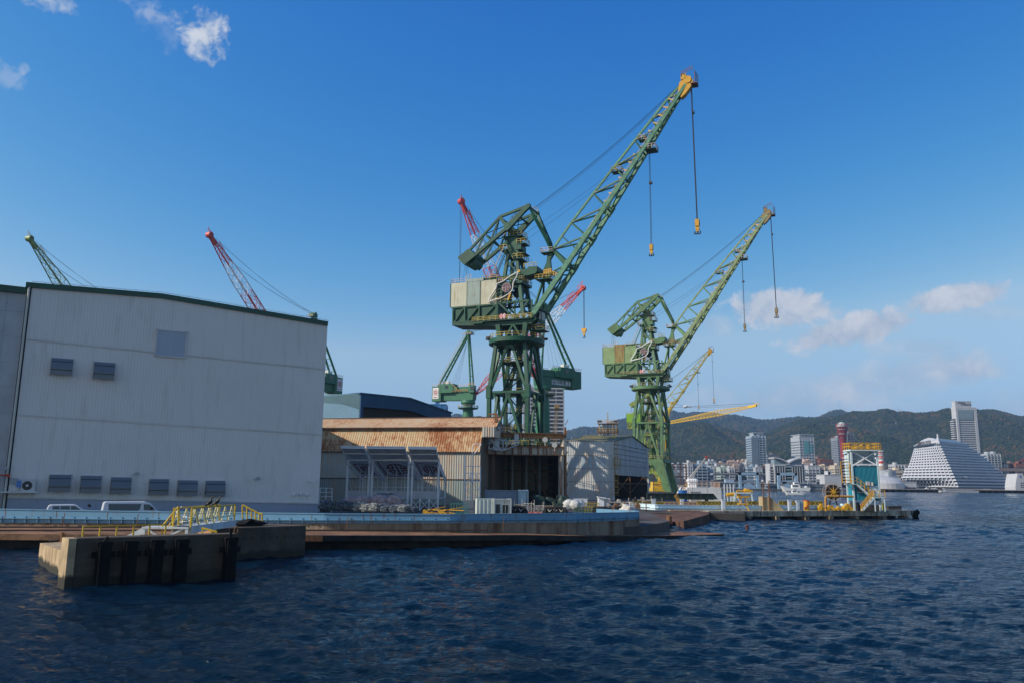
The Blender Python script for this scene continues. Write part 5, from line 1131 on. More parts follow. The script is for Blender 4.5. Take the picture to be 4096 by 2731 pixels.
# --- vehicles behind the barrier (side view, local x = length)
carw = G('vehicle_white_paint', (.62,.66,.70), .3, var=.02, spec=.6); tyre = G('tyre_black', (.015,.015,.015), .8); cg = G('vehicle_glass', (.02,.03,.035), .08, spec=.9, var=.1)
def vehicle(lab, loc, rz, L, Wd, prof, wins, wheels, cat):
    rt = root('parked_'+cat, lab, cat, loc, rz); h = Wd/2
    b = MB(); n = len(prof); vs = []
    for s_ in (-1, 1):
        for x, z in prof: vs.append((x, s_*(h-.12*max(0, z-1.0)), z))
    b.add(vs, [tuple(range(n)), tuple(range(n,2*n))[::-1]]+[(i, n+i, n+(i+1)%n, (i+1)%n) for i in range(n)])
    bo = b.build('body', carw, rt); bv = bo.modifiers.new('bevel','BEVEL'); bv.width = .06; bv.segments = 2; bv.limit_method = 'ANGLE'
    for w in wins:
        for s_ in (-1, 1):
            f = lambda z: s_*(h-.12*max(0, z-1.0)+.008)
            mb = MB().add([(x, f(z), z) for x, z in w]+[(x, f(z)-s_*.03, z) for x, z in w], [tuple(range(len(w))), tuple(range(len(w),2*len(w)))[::-1]]); mb.build('window', cg, rt)
    for x in wheels:
        for s_ in (-1,1):
            t_o = MB().tube((x, s_*(h-.2), .32),(x, s_*(h+.01), .32),.33,n=20).build('wheel', tyre, rt); MB().tube((x, s_*h, .32),(x, s_*(h+.02), .32),.19,n=14).build('rim', G('grey_box'), t_o)
    for s_ in (-1,1):
        MB().box(.01,.05,s_*(h-.28),s_*(h-.1),.75,1.05).build('tail_light', red, rt); MB().box(L-.06,L-.01,s_*(h-.4),s_*(h-.15),.6,.8).build('headlight', G('lamp_glass'), rt)
        MB().box(L*.80,L*.84,s_*(h+.02),s_*(h+.22),1.25,1.5).build('mirror', blk, rt)
    return rt
rzH = -FH.a
c1 = W(592+0,2000,74.5); c1.z = GZ-.1
cz = lambda px, py, Y: W(px,py,Y).z
vz = cz(425,2002,79)-2.0; v0 = W(419,1900,77.5)
vehicle('white minibus with long side windows parked before the grey hall', (v0.x,v0.y,vz), rzH, 5.2, 1.85, [(0,.3),(.02,1.2),(.12,1.9),(.3,1.99),(3.7,1.99),(4.15,1.85),(4.75,1.2),(5.15,1.0),(5.2,.3)], [[(.55,1.15),(.5,1.8),(3.35,1.78),(3.25,1.3),(3.1,1.15)],[(3.6,1.2),(3.55,1.75),(4.1,1.72),(4.6,1.2)]], (1.0,4.1), 'van')
vz = cz(300,2014,77.5)-1.5; v0 = W(199,1900,75.5)
vehicle('white estate car with dark windows parked before the grey hall', (v0.x,v0.y,vz), rzH, 4.3, 1.7, [(0,.3),(0,.9),(.18,1.42),(.4,1.5),(2.2,1.5),(2.5,1.44),(3.15,.98),(4.2,.82),(4.3,.3)], [[(.5,.98),(.5,1.36),(1.05,1.38),(1.05,.98)],[(1.12,.98),(1.12,1.38),(1.9,1.38),(1.9,.98)],[(1.97,.98),(1.97,1.38),(2.35,1.36),(2.85,.98)]], (.8,3.4), 'car')
# --- canopies
cwht = G('canopy_white', (.80,.80,.80), .5, var=.04); pinkm = G('canopy_emblem_red', (.26,.05,.04), .6); dkp = G('canopy_sheet', (.72,.73,.74), .55, var=.05)
def canopy(x0, x1, lab):
    Yf, Ym, Yb2 = 112., 117., 130.; zf, zm, zb_ = 9.85-GZ, 8.3-GZ, 5.9-GZ; w = x1-x0
    rt = root('canopy', lab, 'canopy', (x0, Yf, GZ), 0, 'white canopies in front of the rusty shed')
    def sheet(ya, za, yb, zb2, name, m):
        mb = MB(); n = int(w/.28); vs = []
        for i in range(n+1):
            x = w*i/n
            for xx, o in ((x,0),(x+.12,0),(x+.15,.05),(x+.25,.05)): vs.append((min(xx,w), o))
        k = len(vs); mb.add([(x, ya, za+o) for x, o in vs]+[(x, yb, zb2+o) for x, o in vs], [(i,i+1,k+i+1,k+i) for i in range(k-1)]); return mb.build(name, m, rt)
    sheet(0, zf, Ym-Yf, zm, 'front_sheet', dkp); sheet(Ym-Yf+.02, zm-.02, Yb2-Yf, zb_, 'roof_sheet', cwht)
    mb = MB().box(-.05,w+.05,-.1,.1,zf-.02,zf+.16)
    for f in (0,.45,1): y, z = (Ym-Yf)*f, zf+(zm-zf)*f; mb.box(0,w,y-.08,y+.08,z-.22,z-.04)
    mb.build('edge_beam', cwht, rt)
    for xx in (0.05, w-.05):
        mb = MB(); n = 9
        for i in range(n):
            t0, t1 = i/n, (i+1)/n; a = Vector((xx,Ym-Yf,zm-.15)).lerp(Vector((xx,Yb2-Yf,zb_-.1)), t0); b = Vector((xx,Ym-Yf,zm-.15)).lerp(Vector((xx,Yb2-Yf,zb_-.1)), t1); d = Vector((0,0,-.75))
            mb.beam(a,b,.14).beam(a+d,b+d,.12).beam(a,b+d,.08).beam(a+d,a,.08)
        mb.beam((xx,0,zf-.1),(xx,Ym-Yf,zm-.15),.12).beam((xx,.3,zf-.2),(xx,Ym-Yf,zm-.9),.1)
        mb.build('roof_truss', cwht, rt)
        mb = MB().beam((xx,Ym-Yf,zm-.1),(xx,Ym-Yf,0),.26).beam((xx,Yb2-Yf-.5,zb_),(xx,Yb2-Yf-.5,0),.22).beam((xx,Ym-Yf,zm-2.2),(xx,Ym-Yf+4.5,2),.1); mb.build('post', cwht, rt)
    mb = MB()
    for i in range(1, 4): mb.beam((w*i/4,Ym-Yf+6,zm-1.5),(w*i/4,Ym-Yf+6,1.7),.09).beam((w*i/4,Yb2-Yf-.5,zb_),(w*i/4,Yb2-Yf-.5,1.7),.12)
    for z in (2.4,3.2): mb.beam((0,Ym-Yf+6,z),(w,Ym-Yf+6,z),.07)
    mb.build('inner_frame', cwht, rt)
    MB().box(0,w,Ym-Yf-.05,Ym-Yf+.05,1.7,2.75).box(0,w,Ym-Yf,Yb2-Yf,1.6,1.7).build('deck_panel', G('deck_panel', (.52,.50,.52), .6), rt)
    mb = MB(); n = max(2, int(w/1.3))
    for i in range(n):
        a, b = w*i/n, w*(i+1)/n; mb.beam((a,Ym-Yf-.1,.02),(b,Ym-Yf-.1,1.6),.09).beam((b,Ym-Yf-.1,.02),(a,Ym-Yf-.1,1.6),.09).beam((a,Ym-Yf-.1,0),(a,Ym-Yf-.1,1.7),.16)
    mb.beam((w,Ym-Yf-.1,0),(w,Ym-Yf-.1,1.7),.16); mb.build('trestle', cwht, rt)
    # crest on the underside of the roof sheet
    O3 = Vector((w*.52, 0, 0)); sl_v = Vector((0,Yb2-Ym,zb_-zm)).normalized(); nrm = Vector((0,sl_v.z,-sl_v.y)); cen = Vector((w*.52,(Ym+Yb2)/2-Yf+.4,(zm+zb_)/2))+nrm*.1
    T = lambda a, b, dy=0: tuple(cen+Vector((a,0,0))-sl_v*b*2.6+nrm*(-dy))
    mb = MB(); r_ = min(w*.30, 1.6); emblem(mb, 0,0,0, r_, r_*.16, T, .02); mb.build('crest', pinkm, rt)
    mb = MB(); s2 = r_*1.45
    for a, b, c, d_ in ((-s2,-s2,s2,-s2),(-s2,s2,s2,s2),(-s2,-s2,-s2,s2),(s2,-s2,s2,s2)): mb.beam(T(a,b),T(c,d_),.10)
    mb.build('crest_border', pinkm, rt)
canopy(-23.7,-20.45,'narrow white canopy nearest the grey hall, red crest under its roof'); canopy(-20.1,-14.75,'widest white canopy in the middle of three, red crest under its roof'); canopy(-14.3,-10.4,'right-hand white canopy of three, beside the white scaffold')
# white scaffold
c = W(1886,1990,118); sf = root('scaffold', 'white tubular scaffold tower with a hooked arm right of the canopies', 'scaffold', (c.x, 118, GZ)); mb = MB()
for x in (-1.1,0,1.2):
    for y in (0,1.2): mb.tube((x,y,0),(x,y,(8.0,6.4,6.4)[(-1.1,0,1.2).index(x)]),.06)
for z in (.8,1.9,3.0,4.2,5.4,6.4):
    mb.tube((-1.1,0,z),(1.2,0,z),.045).tube((-1.1,1.2,z),(1.2,1.2,z),.045)
for a,b in (((-1.1,0,0),(1.2,0,1.9)),((1.2,0,1.9),(-1.1,0,3)),((-1.1,0,3),(0,0,5.4)),((1.2,0,3),(0,0,4.2))): mb.tube(a,b,.04)
mb.path([(0,0,6.4),(0,0,9.3),(.2,0,9.6),(1.3,0,9.6),(.3,0,8.2)],.06)
mb.build('frame', cwht, sf); MB().box(-.4,1.3,-.2,1.3,4.15,4.25).build('platform', cwht, sf); MB().rail([(-.4,-.2,4.25),(1.3,-.2,4.25)],h=.9,r=.035,sp=.6).build('railing', cwht, sf)
mb = MB().rail([(0,0,0),(1.6,0,0)],h=1.6,sp=.8,r=.04,mids=2).box(0,1.6,-.2,.5,-.1,0); c = W(1278,2000,106); mb.beam((0,0,-1.5),(0,0,0),.1).beam((1.6,0,-1.5),(1.6,0,0),.1)
one('rail_platform', mb, cwht, 'small white railed platform at the corner of the grey hall', 'platform', (c.x,106,c.z))
# --- stacks of rope, nets and sacks
def onground(px, py=2040, z=GZ): return WZ(px, py, z)
tp = G('sack_pink', (.40,.29,.27), .8, var=.3, vs=2.5, bump=1, bs=5); gb = G('net_grey_blue', (.09,.115,.14), .9, var=.45, vs=5, bump=1, bs=14); gw2 = G('net_grey_pale', (.22,.24,.24), .9, var=.4, vs=5, bump=1, bs=14)
LBn = ('far left','left','left middle','right middle','right','far right')
def heap(px, py, Y, w, h, m, lab, cat, seed, grp, amp=.16, d=None):
    c = W(px, py, Y); d = d or w*.4; mb = MB()
    mb.blob((0,0,h*.45), w*.5, d, h*.5, 3, amp, 2.6, seed, flat=h*.45)
    if cat != 'sack':
        rr = random.Random(seed)
        for k in range(9):
            t0 = rr.uniform(0,6.28); pts = [(w*.46*math.cos(t0+a), d*.95*math.sin(t0+a)-.02, h*(.15+.09*k)+.08*math.sin(3*a+k)) for a in np.linspace(0,4,9)]; mb.path(pts,.05,5)
    o = one({'sack':'wrapped_bale'}.get(cat,'rope_pile'), mb, m, lab, cat if cat != 'sack' else 'bale', (c.x, c.y, max(GZ, c.z)), group=grp, smooth=True); return o
pk = [(1408,2024,105,2.6,1.35,'pink wrapped bale at the left end of the row'),(1458,2026,104,2.4,1.5,'pink wrapped bale second from the left, leaning low'),(1518,2026,103.5,2.7,1.6,'big pink wrapped bale in the middle of the pile'),(1578,2026,103,2.2,1.6,'tall pink wrapped bale at the right of the back row'),(1541,2036,101,1.6,.9,'smaller pink bale lying in front of the big one'),(1590,2036,101,1.9,.8,'flat pink bale in front at the right')]
for i, (px, py, Y, w, h, lb_) in enumerate(pk): heap(px, py, Y, w, h, tp, lb_, 'sack', i, 'pink wrapped bales', .09, w*.36)
npl = [(1303,2044,99,1.6,1.4,gb,'blue grey rope pile nearest the grey hall'),(1335,2040,98,1.7,1.1,gb,'blue grey rope pile, second along from the grey hall'),(1366,2041,97,1.8,1.2,gb,'blue grey rope pile, third along from the grey hall'),(1402,2042,96.5,1.8,1.1,gb,'dark rope pile below the leftmost pink bale'),(1440,2044,96,1.7,1.2,gw2,'pale net bundle left of centre below the bales'),(1470,2046,95,1.5,1.0,gw2,'pale net bundle with square sides below the big pink bale'),(1503,2046,94,1.7,1.0,gw2,'pale coiled bundle below the middle pink bales'),(1545,2048,93.5,1.5,.8,gb,'dark low coil in front of the small pink bale'),(1580,2048,93,1.4,.8,gb,'dark low coil below the right pink bales'),(1613,2047,93,1.9,.9,gw2,'white topped net bundle near the canopy trestle'),(1650,2047,93,1.4,.6,gb,'last small rope coil before the yellow skip'),(1543,1999,110,2.6,1.0,gw2,'grey coil lying on top behind the pink bales')]
for i, (px, py, Y, w, h, m, lb_) in enumerate(npl): heap(px, py, Y, w, h, m, lb_, 'rope pile', 20+i, 'rope and net piles', .22)
for k, (x0, x1) in enumerate(((1771,1815),(1818,1872))):
    a = onground(x0,2047); b = onground(x1,2047); mb = MB(); w = b.x-a.x; mb.prism([(0,0),(w,0),(w-.1,.85),(w*.55,1.0),(w*.5,.85),(.15,1.25),(0,1.2)],0,1.2)
    for q in range(5): mb.beam((w*q/4,-.05,0),(w*q/4,-.05,.9),.08)
    mb.beam((w*.2,.5,1.1),(w+.8,.9,1.5),.09).beam((w*.3,.8,1.2),(w+.9,.2,1.15),.09)
    one('steel_skip', mb, G('skip_yellow', (.62,.34,.02), .6, rust=.3), ('yellow tipped skip at the left of the pair','yellow skip with bars on top, right of the pair')[k], 'skip', (a.x,86,GZ))
# --- containers
def container(name, lab, P, rz, L, Wd, Hh, m, m2=None, door=False):
    rt = root(name, lab, 'container', P, rz); mb = MB(); n = int(L/.3)
    corr(mb, .12, L-.12, .15, Hh-.12, .04, .28, .035); mb.box(.1,L-.1,.05,Wd-.05,.12,Hh-.02); mb.build('side_wall', m, rt)
    MB().box(-.02,.02,.1,Wd-.1,.12,Hh-.1).build('end_wall', m2 or m, rt)
    mb = MB()
    for x in (0,L):
        for y in (0,Wd): mb.box(x-.08,x+.08,y-.08,y+.08,0,Hh)
    for z in (.06,Hh-.06): mb.box(0,L,-.07,.07,z-.07,z+.07).box(-.07,.07,0,Wd,z-.07,z+.07).box(L-.07,L+.07,0,Wd,z-.07,z+.07)
    mb.build('corner_frame', m, rt)
    mb = MB()
    for i in range(5): y = Wd*(i+.5)/5; mb.beam((-.06,y,.15),(-.06,y,Hh-.15),.05)
    for z in (.8,1.7): mb.box(-.05,-.02,.1,Wd-.1,z-.03,z+.03)
    mb.build('locking_bar', m2 or m, rt); return rt
ctw = G('container_white', (.66,.68,.62), .5, var=.05, rust=.2, rustcol=(.35,.25,.15)); ctg = G('container_grey_blue', (.22,.27,.34), .5, var=.05); ctl = G('container_end_blue', (.45,.58,.64), .5, rust=.15)
a = W(1911,1990,84.5); zc0 = a.z-2.55
ct = container('site_container', 'small white container office with a door and window behind the blue barrier', (a.x+1.9,84.0,GZ), R(12), 1.75, 1.2, 2.45, ctw)
ct.location = (W(1978,1900,84).x, 84, GZ)
MB().box(.18,.62,-.05,.02,.2,1.9).build('door', G('door_dark', (.03,.04,.05), .5), ct); w_o = MB().box(.9,1.45,-.06,.0,1.0,1.85).build('window', G('window_dark_green', (.02,.03,.025), .2), ct); MB().box(1.16,1.19,-.08,-.05,1.0,1.85).box(.88,1.47,-.09,-.05,1.85,1.9).build('frame', wht, w_o)
ce = MB(); corr(ce, -1.75, -.1, .12, 2.36, .05, .4, .03); ce.box(-1.78,-.09,.06,1.2,0,2.45).build('end_wall', G('container_mint', (.56,.62,.56), .5), ct)
a = W(1944,1958,122); ct2 = container('freight_container', 'long grey blue freight container with pale blue doors inside the open shed mouth', (a.x,120,GZ), 0, W(2074,1958,120).x-a.x, 2.4, W(1944,1958,120).z-GZ, ctg)
a2 = W(2076,1958,119); container('freight_container', 'pale blue door end of a shorter container right of the grey blue one', (a2.x,119,GZ), 0, W(2112,1958,119).x-a2.x, 6, W(2080,1959,119).z-GZ, ctl)
a = W(2394,1984,110); b = W(2437,1984,110); cab = root('site_cabinet', 'tall pale grey cabinet with lean-to roof in front of the white shed', 'cabinet', (a.x,110,GZ)); w = b.x-a.x; h = a.z-GZ
MB().box(0,w*.52,0,1.2,0,h-.15).build('box', cwht, cab); MB().box(w*.53,w,.1,1.3,0,h-.3).build('box', G('cabinet_grey', (.5,.48,.48), .5), cab); MB().prism([(-.1,h),(w*.7,h-.15),(w*.7,h-.3),(-.1,h-.12)],-.2,1.4).prism([(w*.5,h-.2),(w+.1,h-.25),(w+.1,h-.35),(w*.5,h-.3)],-.1,1.4).build('roof', dkp, cab)
# --- black pneumatic fenders
def fender(x0, x1, Y, ytop, lab, net):
    a, b = W(x0, ytop, Y), W(x1, ytop, Y); L = b.x-a.x; r = (a.z-GZ)/2*1.0; rt = root('rubber_fender', lab, 'fender', ((a.x+b.x)/2, Y, GZ), R(random.uniform(-8,8)), 'black rubber fenders')
    pr = [(0,-L/2)]+[(r*math.sin(t)**.7, -L/2+min(L/2,r*1.1)*(1-math.cos(t))) for t in np.linspace(.2,math.pi/2,6)]; pr += [(q, -z) for q, z in pr[::-1]]
    mb = MB().lathe(pr, n=24); mb.v = [(z, x, y+r) for x, y, z in mb.v]; mb.build('body', rub, rt, smooth=True)
    mb = MB(); n = max(3, int(L/.8))
    for i in range(n):
        x = -L/2*.75+L*.75*i/(n-1) if n > 1 else 0; k = 20
        for j in range(k):
            t0, t1 = 2*math.pi*j/k, 2*math.pi*(j+1)/k; mb.beam((x,(r+.03)*math.cos(t0),r+(r+.03)*math.sin(t0)),(x,(r+.03)*math.cos(t1),r+(r+.03)*math.sin(t1)),.22,.12)
    for j in range(8): t0 = 2*math.pi*j/8; mb.beam((-L/2*.75,(r+.05)*math.cos(t0),r+(r+.05)*math.sin(t0)),(L/2*.75,(r+.05)*math.cos(t0),r+(r+.05)*math.sin(t0)),.08)
    mb.build('tyre_net', tyre, rt); 
    if net:
        mb = MB()
        for i in range(3): x = -L*.2+L*.22*i; mb.path([(x-.2,-r*.75,r*1.8),(x,-r*.95,r*1.45),(x+.2,-r*.75,r*1.75)],.04)
        mb.build('lashing', G('lash_pale', (.45,.42,.36), .8), rt)
fender(2001,2113,86,2024,'long black tyre-netted fender just right of the white container office',True); fender(2168,2273,88,2028,'black fender with pale lashings in the middle of the row',True)
fender(2368,2452,92,2026,'short black fender left of the last pair at the barrier end',False); fender(2455,2516,95,2024,'black fender partly under a white sheet at the barrier end',False)
c = W(2520,2040,93); one('sheet_cover', MB().blob((0,0,.5),1.0,.6,.95,3,.2,3,8,flat=.5), G('sheet_white', (.55,.53,.48), .8, bump=1, bs=5), 'crumpled white sheet over the last black fender', 'sheet', (c.x-.3,92.6,GZ+.3), smooth=True)
# --- pallets, racks, frames and bags behind the barrier
rk = G('rack_ochre', (.35,.30,.16), .7, var=.3, rust=.5); rkw = G('rack_pale', (.55,.52,.46), .7, var=.3, rust=.4)
def rack(px, Y, n, w, m, lab, dz=.24, grp='stacked steel racks'):
    c = W(px, 2030, Y); mb = MB()
    for i in range(n):
        z = i*dz+.1; o = random.uniform(-.1,.1); mb.box(-w/2+o,w/2+o,-.5,.5,z,z+.07)
        for x in (-w/2+.1,0,w/2-.1): mb.box(x+o-.06,x+o+.06,-.5,.5,z-.12,z)
    for x in (-w/2,w/2): mb.beam((x,-.5,0),(x,-.5,n*dz+.4),.07)
    one('steel_rack', mb, m, lab, 'rack', (c.x,Y,GZ), group=grp)
for i, (px, Y, n, w, m, lb_) in enumerate(((2078,104,6,1.3,rk,'ochre rack nearest the first black fender'),(2112,100,7,1.5,rkw,'pale rack stack behind the gap between the first two fenders'),(2150,100,6,1.5,rkw,'pale rack stack with uneven shelves left of the bags'),(2190,108,5,1.4,rk,'ochre rack behind the middle fender'),(2232,112,5,1.5,rk,'ochre rack under the round green machine'))): rack(px, Y, n, w, m, lb_)
dg = G('machine_dark_green', (.03,.06,.05), .5, var=.4, vs=2)
for i, (px, py, Y, w, h) in enumerate(((2152,2010,125,2.2,1.9),(2195,2012,126,2.6,1.5),(2252,2014,124,2.8,1.9))):
    c = W(px, py, Y); mb = MB().blob((0,0,h*.45),w*.3,.6,h*.42,2,.2,3,40+i).box(-w/2,w/2,-.5,.5,0,h*.25).tube((w*.2,-.6,h*.5),(w*.2,.6,h*.5),h*.3,n=12).beam((-w*.4,0,h*.3),(-w*.3,0,h*.9),.15)
    one('winch_machine', mb, dg, ('dark green winch with a hump behind the racks','low dark green winch right of the humped one','dark winch with a drum before the right rusty column')[i], 'machine', (c.x,Y,GZ+.6))
for i, (px, w) in enumerate(((2130,.9),(2155,1.1),(2142,.6))):
    c = W(px,2048,89+i*.4); mb = MB()
    for z in (.45,.85): mb.box(-w/2,w/2,-.04,.04,z-.1,z+.1)
    for x in (-w/2+.1,w/2-.1): mb.beam((x,-.25,0),(x,0,1),.06).beam((x,.25,0),(x,0,1),.06)
    one('safety_barrier', mb, G('barrier_red_white', (.62,.10,.05), .5, rust=.5, rustcol=(.65,.62,.6), rs=3, streak=False), ('red and white safety barrier, left of the three','red and white safety barrier, right of the three','small red barrier between the other two')[i], 'barrier', (c.x,c.y,GZ), group='red and white safety barriers')
for i, (px, py, Y, w, h, m) in enumerate(((2296,2003,112,1.9,1.0,cwht),(2322,2002,113,1.8,1.0,cwht))):
    c = W(px, py, Y); mb = MB().box(-w/2,w/2,-.5,.5,.9,.9+h).beam((-w/2,0,0),(-w/2,0,.9),.08).beam((w/2,0,0),(w/2,0,.9),.08).box(-w/2-.05,w/2+.05,-.55,.55,.9+h,.96+h); one('storage_box', mb, m, ('white square box on legs, left of two before the white shed','white square box on legs, right of two before the white shed')[i], 'box', (c.x,Y,GZ), group='white boxes on legs')
for i, (px, Y, w) in enumerate(((2278,99,1.6),(2302,98,1.3))): heap(px,2036,Y,w,1.25,G('bag_white', (.52,.52,.50), .8, bump=1, bs=6),('white bulk bag in a wire cage','white bulk bag slumped beside the green basket')[i],'sack',60+i,'white bulk bags',.12,.5)
def basket(px, Y, w, h, m, lab):
    c = W(px, 2030, Y); mb = MB()
    for i in range(7): x = -w/2+w*i/6; mb.beam((x,-.5,0),(x,-.5,h),.05).beam((x,.5,0),(x,.5,h),.05)
    for z in (0.05,h*.33,h*.66,h): mb.beam((-w/2,-.5,z),(w/2,-.5,z),.06).beam((-w/2,.5,z),(w/2,.5,z),.06)
    one('wire_basket', mb, m, lab, 'basket', (c.x,Y,GZ))
basket(2335,98,2.2,1.2,G('basket_green', (.04,.14,.07), .6),'dark green wire basket behind the barrier near the middle'); basket(2368,108,1.8,1.5,yl3,'yellow tube frame right of the green basket'); basket(1838,96,2.0,1.6,G('basket_teal', (.05,.20,.17), .6),'teal wire basket at the foot of the white scaffold')
c = W(1890,2000,100); one('crate_stack', MB().box(-1.0,1.0,0,1.2,0,1.9).box(.1,.2,-.05,1.25,0,1.95).box(-1.05,1.05,-.05,0,.9,1.0), G('crate_grey_blue', (.14,.17,.20), .7), 'dark grey box with a yellow strap left of the container office', 'box', (c.x,100,GZ))
# low clutter along the rail lines beyond
for i in range(9):
    px = (2470,2500,2530,2556,2585,2480,2545,2620,2575)[i]; Y = (118,125,130,120,140,150,160,150,175)[i]; c = W(px,2020,Y); mb = MB(); w = 1.5+.4*(i%3)
    mb.box(-w,w,-.4,.4,.5+.1*(i%2),.7).beam((-w*.8,0,0),(-w*.8,0,1.2),.12).beam((w*.7,0,0),(w*.7,0,1.5),.12).tube((-.2,-.5,.9),(-.2,.5,.9),.35,n=10)
    one('trestle', mb, (ri,rk,rkw)[i%3], 'rusty trestle with a drum in the yard beyond the fenders', 'trestle', (c.x,Y,GZ), group='trestles in the yard right of the white shed')
# ================= right pier
kpr = []
for px, yt in ((2512,2020),(2550,2012),(2622,2016),(2845,2021),(3165,2021),(3300,2021),(3412,2021)):
    b = WZ(px, 2040 if px > 2560 else 2036, 1.3); kpr.append((px, b.y+.6, yt, 2038 if px > 2560 else 2034))
br2, _, _ = barrier('pier_barrier', 'pale blue white steel barrier along the right-hand pier', kpr, pale, .62, .4, post=10)
s1 = W(3404,2000,127); one('barrier_post', MB().box(-.35,.35,-.6,.3,0,1.05), pale, 'pale blue box post closing the pier barrier by the teal tower', 'post', (s1.x+.3,WZ(3412,2040,1.3).y+.5,1.3))
YT = 129.; XT0, XT1 = W(3409,1900,YT).x, W(3512,1900,YT).x; wT = XT1-XT0; ZT = 1.3
tw = root('control_tower', 'teal control cabin on posts with yellow stairs and railed top at the pier end', 'tower', (XT0, YT, ZT), R(-3))
z_ = lambda py: W(3460,py,YT).z-ZT
teal = G('cabin_teal', (.018,.23,.32), .5, var=.06); pst = G('tower_pale', (.55,.66,.68), .5, rust=.15); dT = 2.6
cb = MB().box(.1,wT-.05,.08,dT,z_(2000),z_(1862)); corr(cb, .1, wT-.05, z_(2000), z_(1862), .08, .2, .03); cb = cb.build('cabin', teal, tw)
MB().box(wT*.62,wT*.97,.0,.06,z_(1985),z_(1940)).build('door', pst, cb); w_o = MB().box(wT*.17,wT*.38,-.04,.06,z_(1967),z_(1947)).build('window', cg, cb); MB().box(wT*.15,wT*.4,-.1,-.02,z_(1969),z_(1967)).box(wT*.15,wT*.4,-.12,-.02,z_(1947),z_(1945)).build('sill', pst, w_o)
MB().box(wT*.5,wT*.64,-.25,.05,z_(1940),z_(1924)).build('meter_box', G('cabinet_grey'), cb); MB().tube((wT*.73,-.2,z_(1940)),(wT*.73,-.2,z_(1927)),.17,n=10).build('vent_pipe', rkw, cb)
for x in (.05,wT):
    for y in (.05,dT): MB().beam((x,y,0),(x,y,z_(1800)),.26).build('post', pst, tw)
mb = MB().beam((.1,0,z_(1862)),(wT,0,z_(1802)),.18).beam((wT,0,z_(1862)),(.1,0,z_(1802)),.18).beam((0,0,z_(1857)),(wT,0,z_(1857)),.16).beam((0,dT,z_(1862)),(wT,dT,z_(1802)),.16).beam((0,0,z_(1862)),(0,dT,z_(1802)),.15).beam((wT,0,z_(1862)),(wT,dT,z_(1802)),.15)
for k in range(4): mb.beam((.3,1+k*.6,z_(1858)+.3*k),(wT-.2,1+k*.6,z_(1850)+.3*k),.1)
mb.build('cross_brace', cwht, tw)
MB().box(.3,wT-.5,1,3,z_(1858),z_(1835)).build('equipment', G('equipment_grey', (.25,.30,.32), .6, var=.4, vs=2), tw)
MB().box(-.25,wT+.4,-.6,dT+.2,z_(1800)-.1,z_(1797)).box(-.1,wT+.1,-.1,.1,z_(1804),z_(1800)).build('platform', pst, tw)
MB().rail([(-.25,-.6,z_(1797)),(wT+.4,-.6,z_(1797)),(wT+.4,dT+.2,z_(1797)),(-.25,dT+.2,z_(1797))],h=1.05,sp=.9,r=.05,mids=1,close=True).box(-.25,wT+.4,-.63,-.57,z_(1797),z_(1797)+.18).build('railing', yel, tw)
MB().beam((.5,.5,z_(1797)),(.5,.5,z_(1797)+.7),.3).beam((3.2,1,z_(1797)),(3.2,1,z_(1797)+.8),.35).beam((1.2,2,z_(1797)+.3),(1.9,0,z_(1797)+.8),.12).build('top_equipment', yel, tw)
# side duct with ladder
xs = lambda px: W(px,1900,YT).x-XT0
mb = MB().box(-.25,-.1,.5,2.4,z_(1931),z_(1812))
for k in range(9): mb.beam((-.55,.4,z_(1926)+k*.48),(-.55,2.5,z_(1926)+k*.48),.08)
mb.prism([(-.6,z_(1812)),(0,z_(1812)),(-.3,z_(1806))],.8,2.2); mb.build('duct', pst, tw)
MB().beam((xs(3370),.1,z_(1932)),(xs(3367),.1,z_(1846)),.12).beam((xs(3367),.1,z_(1846)),(xs(3402),.1,z_(1846)),.12).beam((xs(3402),.1,z_(1846)),(xs(3402),.1,z_(1932)),.12).beam((xs(3367),.1,z_(1866)),(xs(3402),.1,z_(1866)),.08).build('guard_frame', yel, tw)
Lx = [xs(3374),xs(3418),xs(3474),xs(3516),xs(3426)]; Lz = [z_(1934),z_(1934),z_(1983),z_(1986),z_(2038)]
mb = MB().box(Lx[0],Lx[1],-.9,0,Lz[0]-.1,Lz[0]).box(Lx[2]-.1,Lx[3],-1.6,-.1,Lz[3]-.12,Lz[3]).beam((Lx[1],-.85,Lz[1]-.1),(Lx[2],-.85,Lz[3]-.05),.08,.26).beam((Lx[1],-.15,Lz[1]-.1),(Lx[2],-.15,Lz[3]-.05),.08,.26).beam((Lx[2],-1.55,Lz[3]-.1),(Lx[4],-1.55,.1),.08,.28).beam((Lx[2],-1.0,Lz[3]-.1),(Lx[4],-1.0,.1),.08,.28)
for k in range(9): t = (k+.5)/9; mb.box(Lx[1]+(Lx[2]-Lx[1])*t-.14,Lx[1]+(Lx[2]-Lx[1])*t+.14,-.85,-.15,Lz[1]+(Lz[3]-Lz[1])*t-.03,Lz[1]+(Lz[3]-Lz[1])*t); mb.box(Lx[2]+(Lx[4]-Lx[2])*t-.14,Lx[2]+(Lx[4]-Lx[2])*t+.14,-1.55,-1.0,Lz[3]*(1-t),Lz[3]*(1-t)+.03)
mb.beam((xs(3476),-1.5,0),(xs(3476),-1.5,Lz[3]),.12).beam((xs(3513),-1.5,0),(xs(3513),-1.5,Lz[3]),.12).beam((xs(3380),-.5,Lz[0]-.1),(xs(3408),.0,z_(1960)),.1); mb.build('stair', pst, tw)
h = 1.05
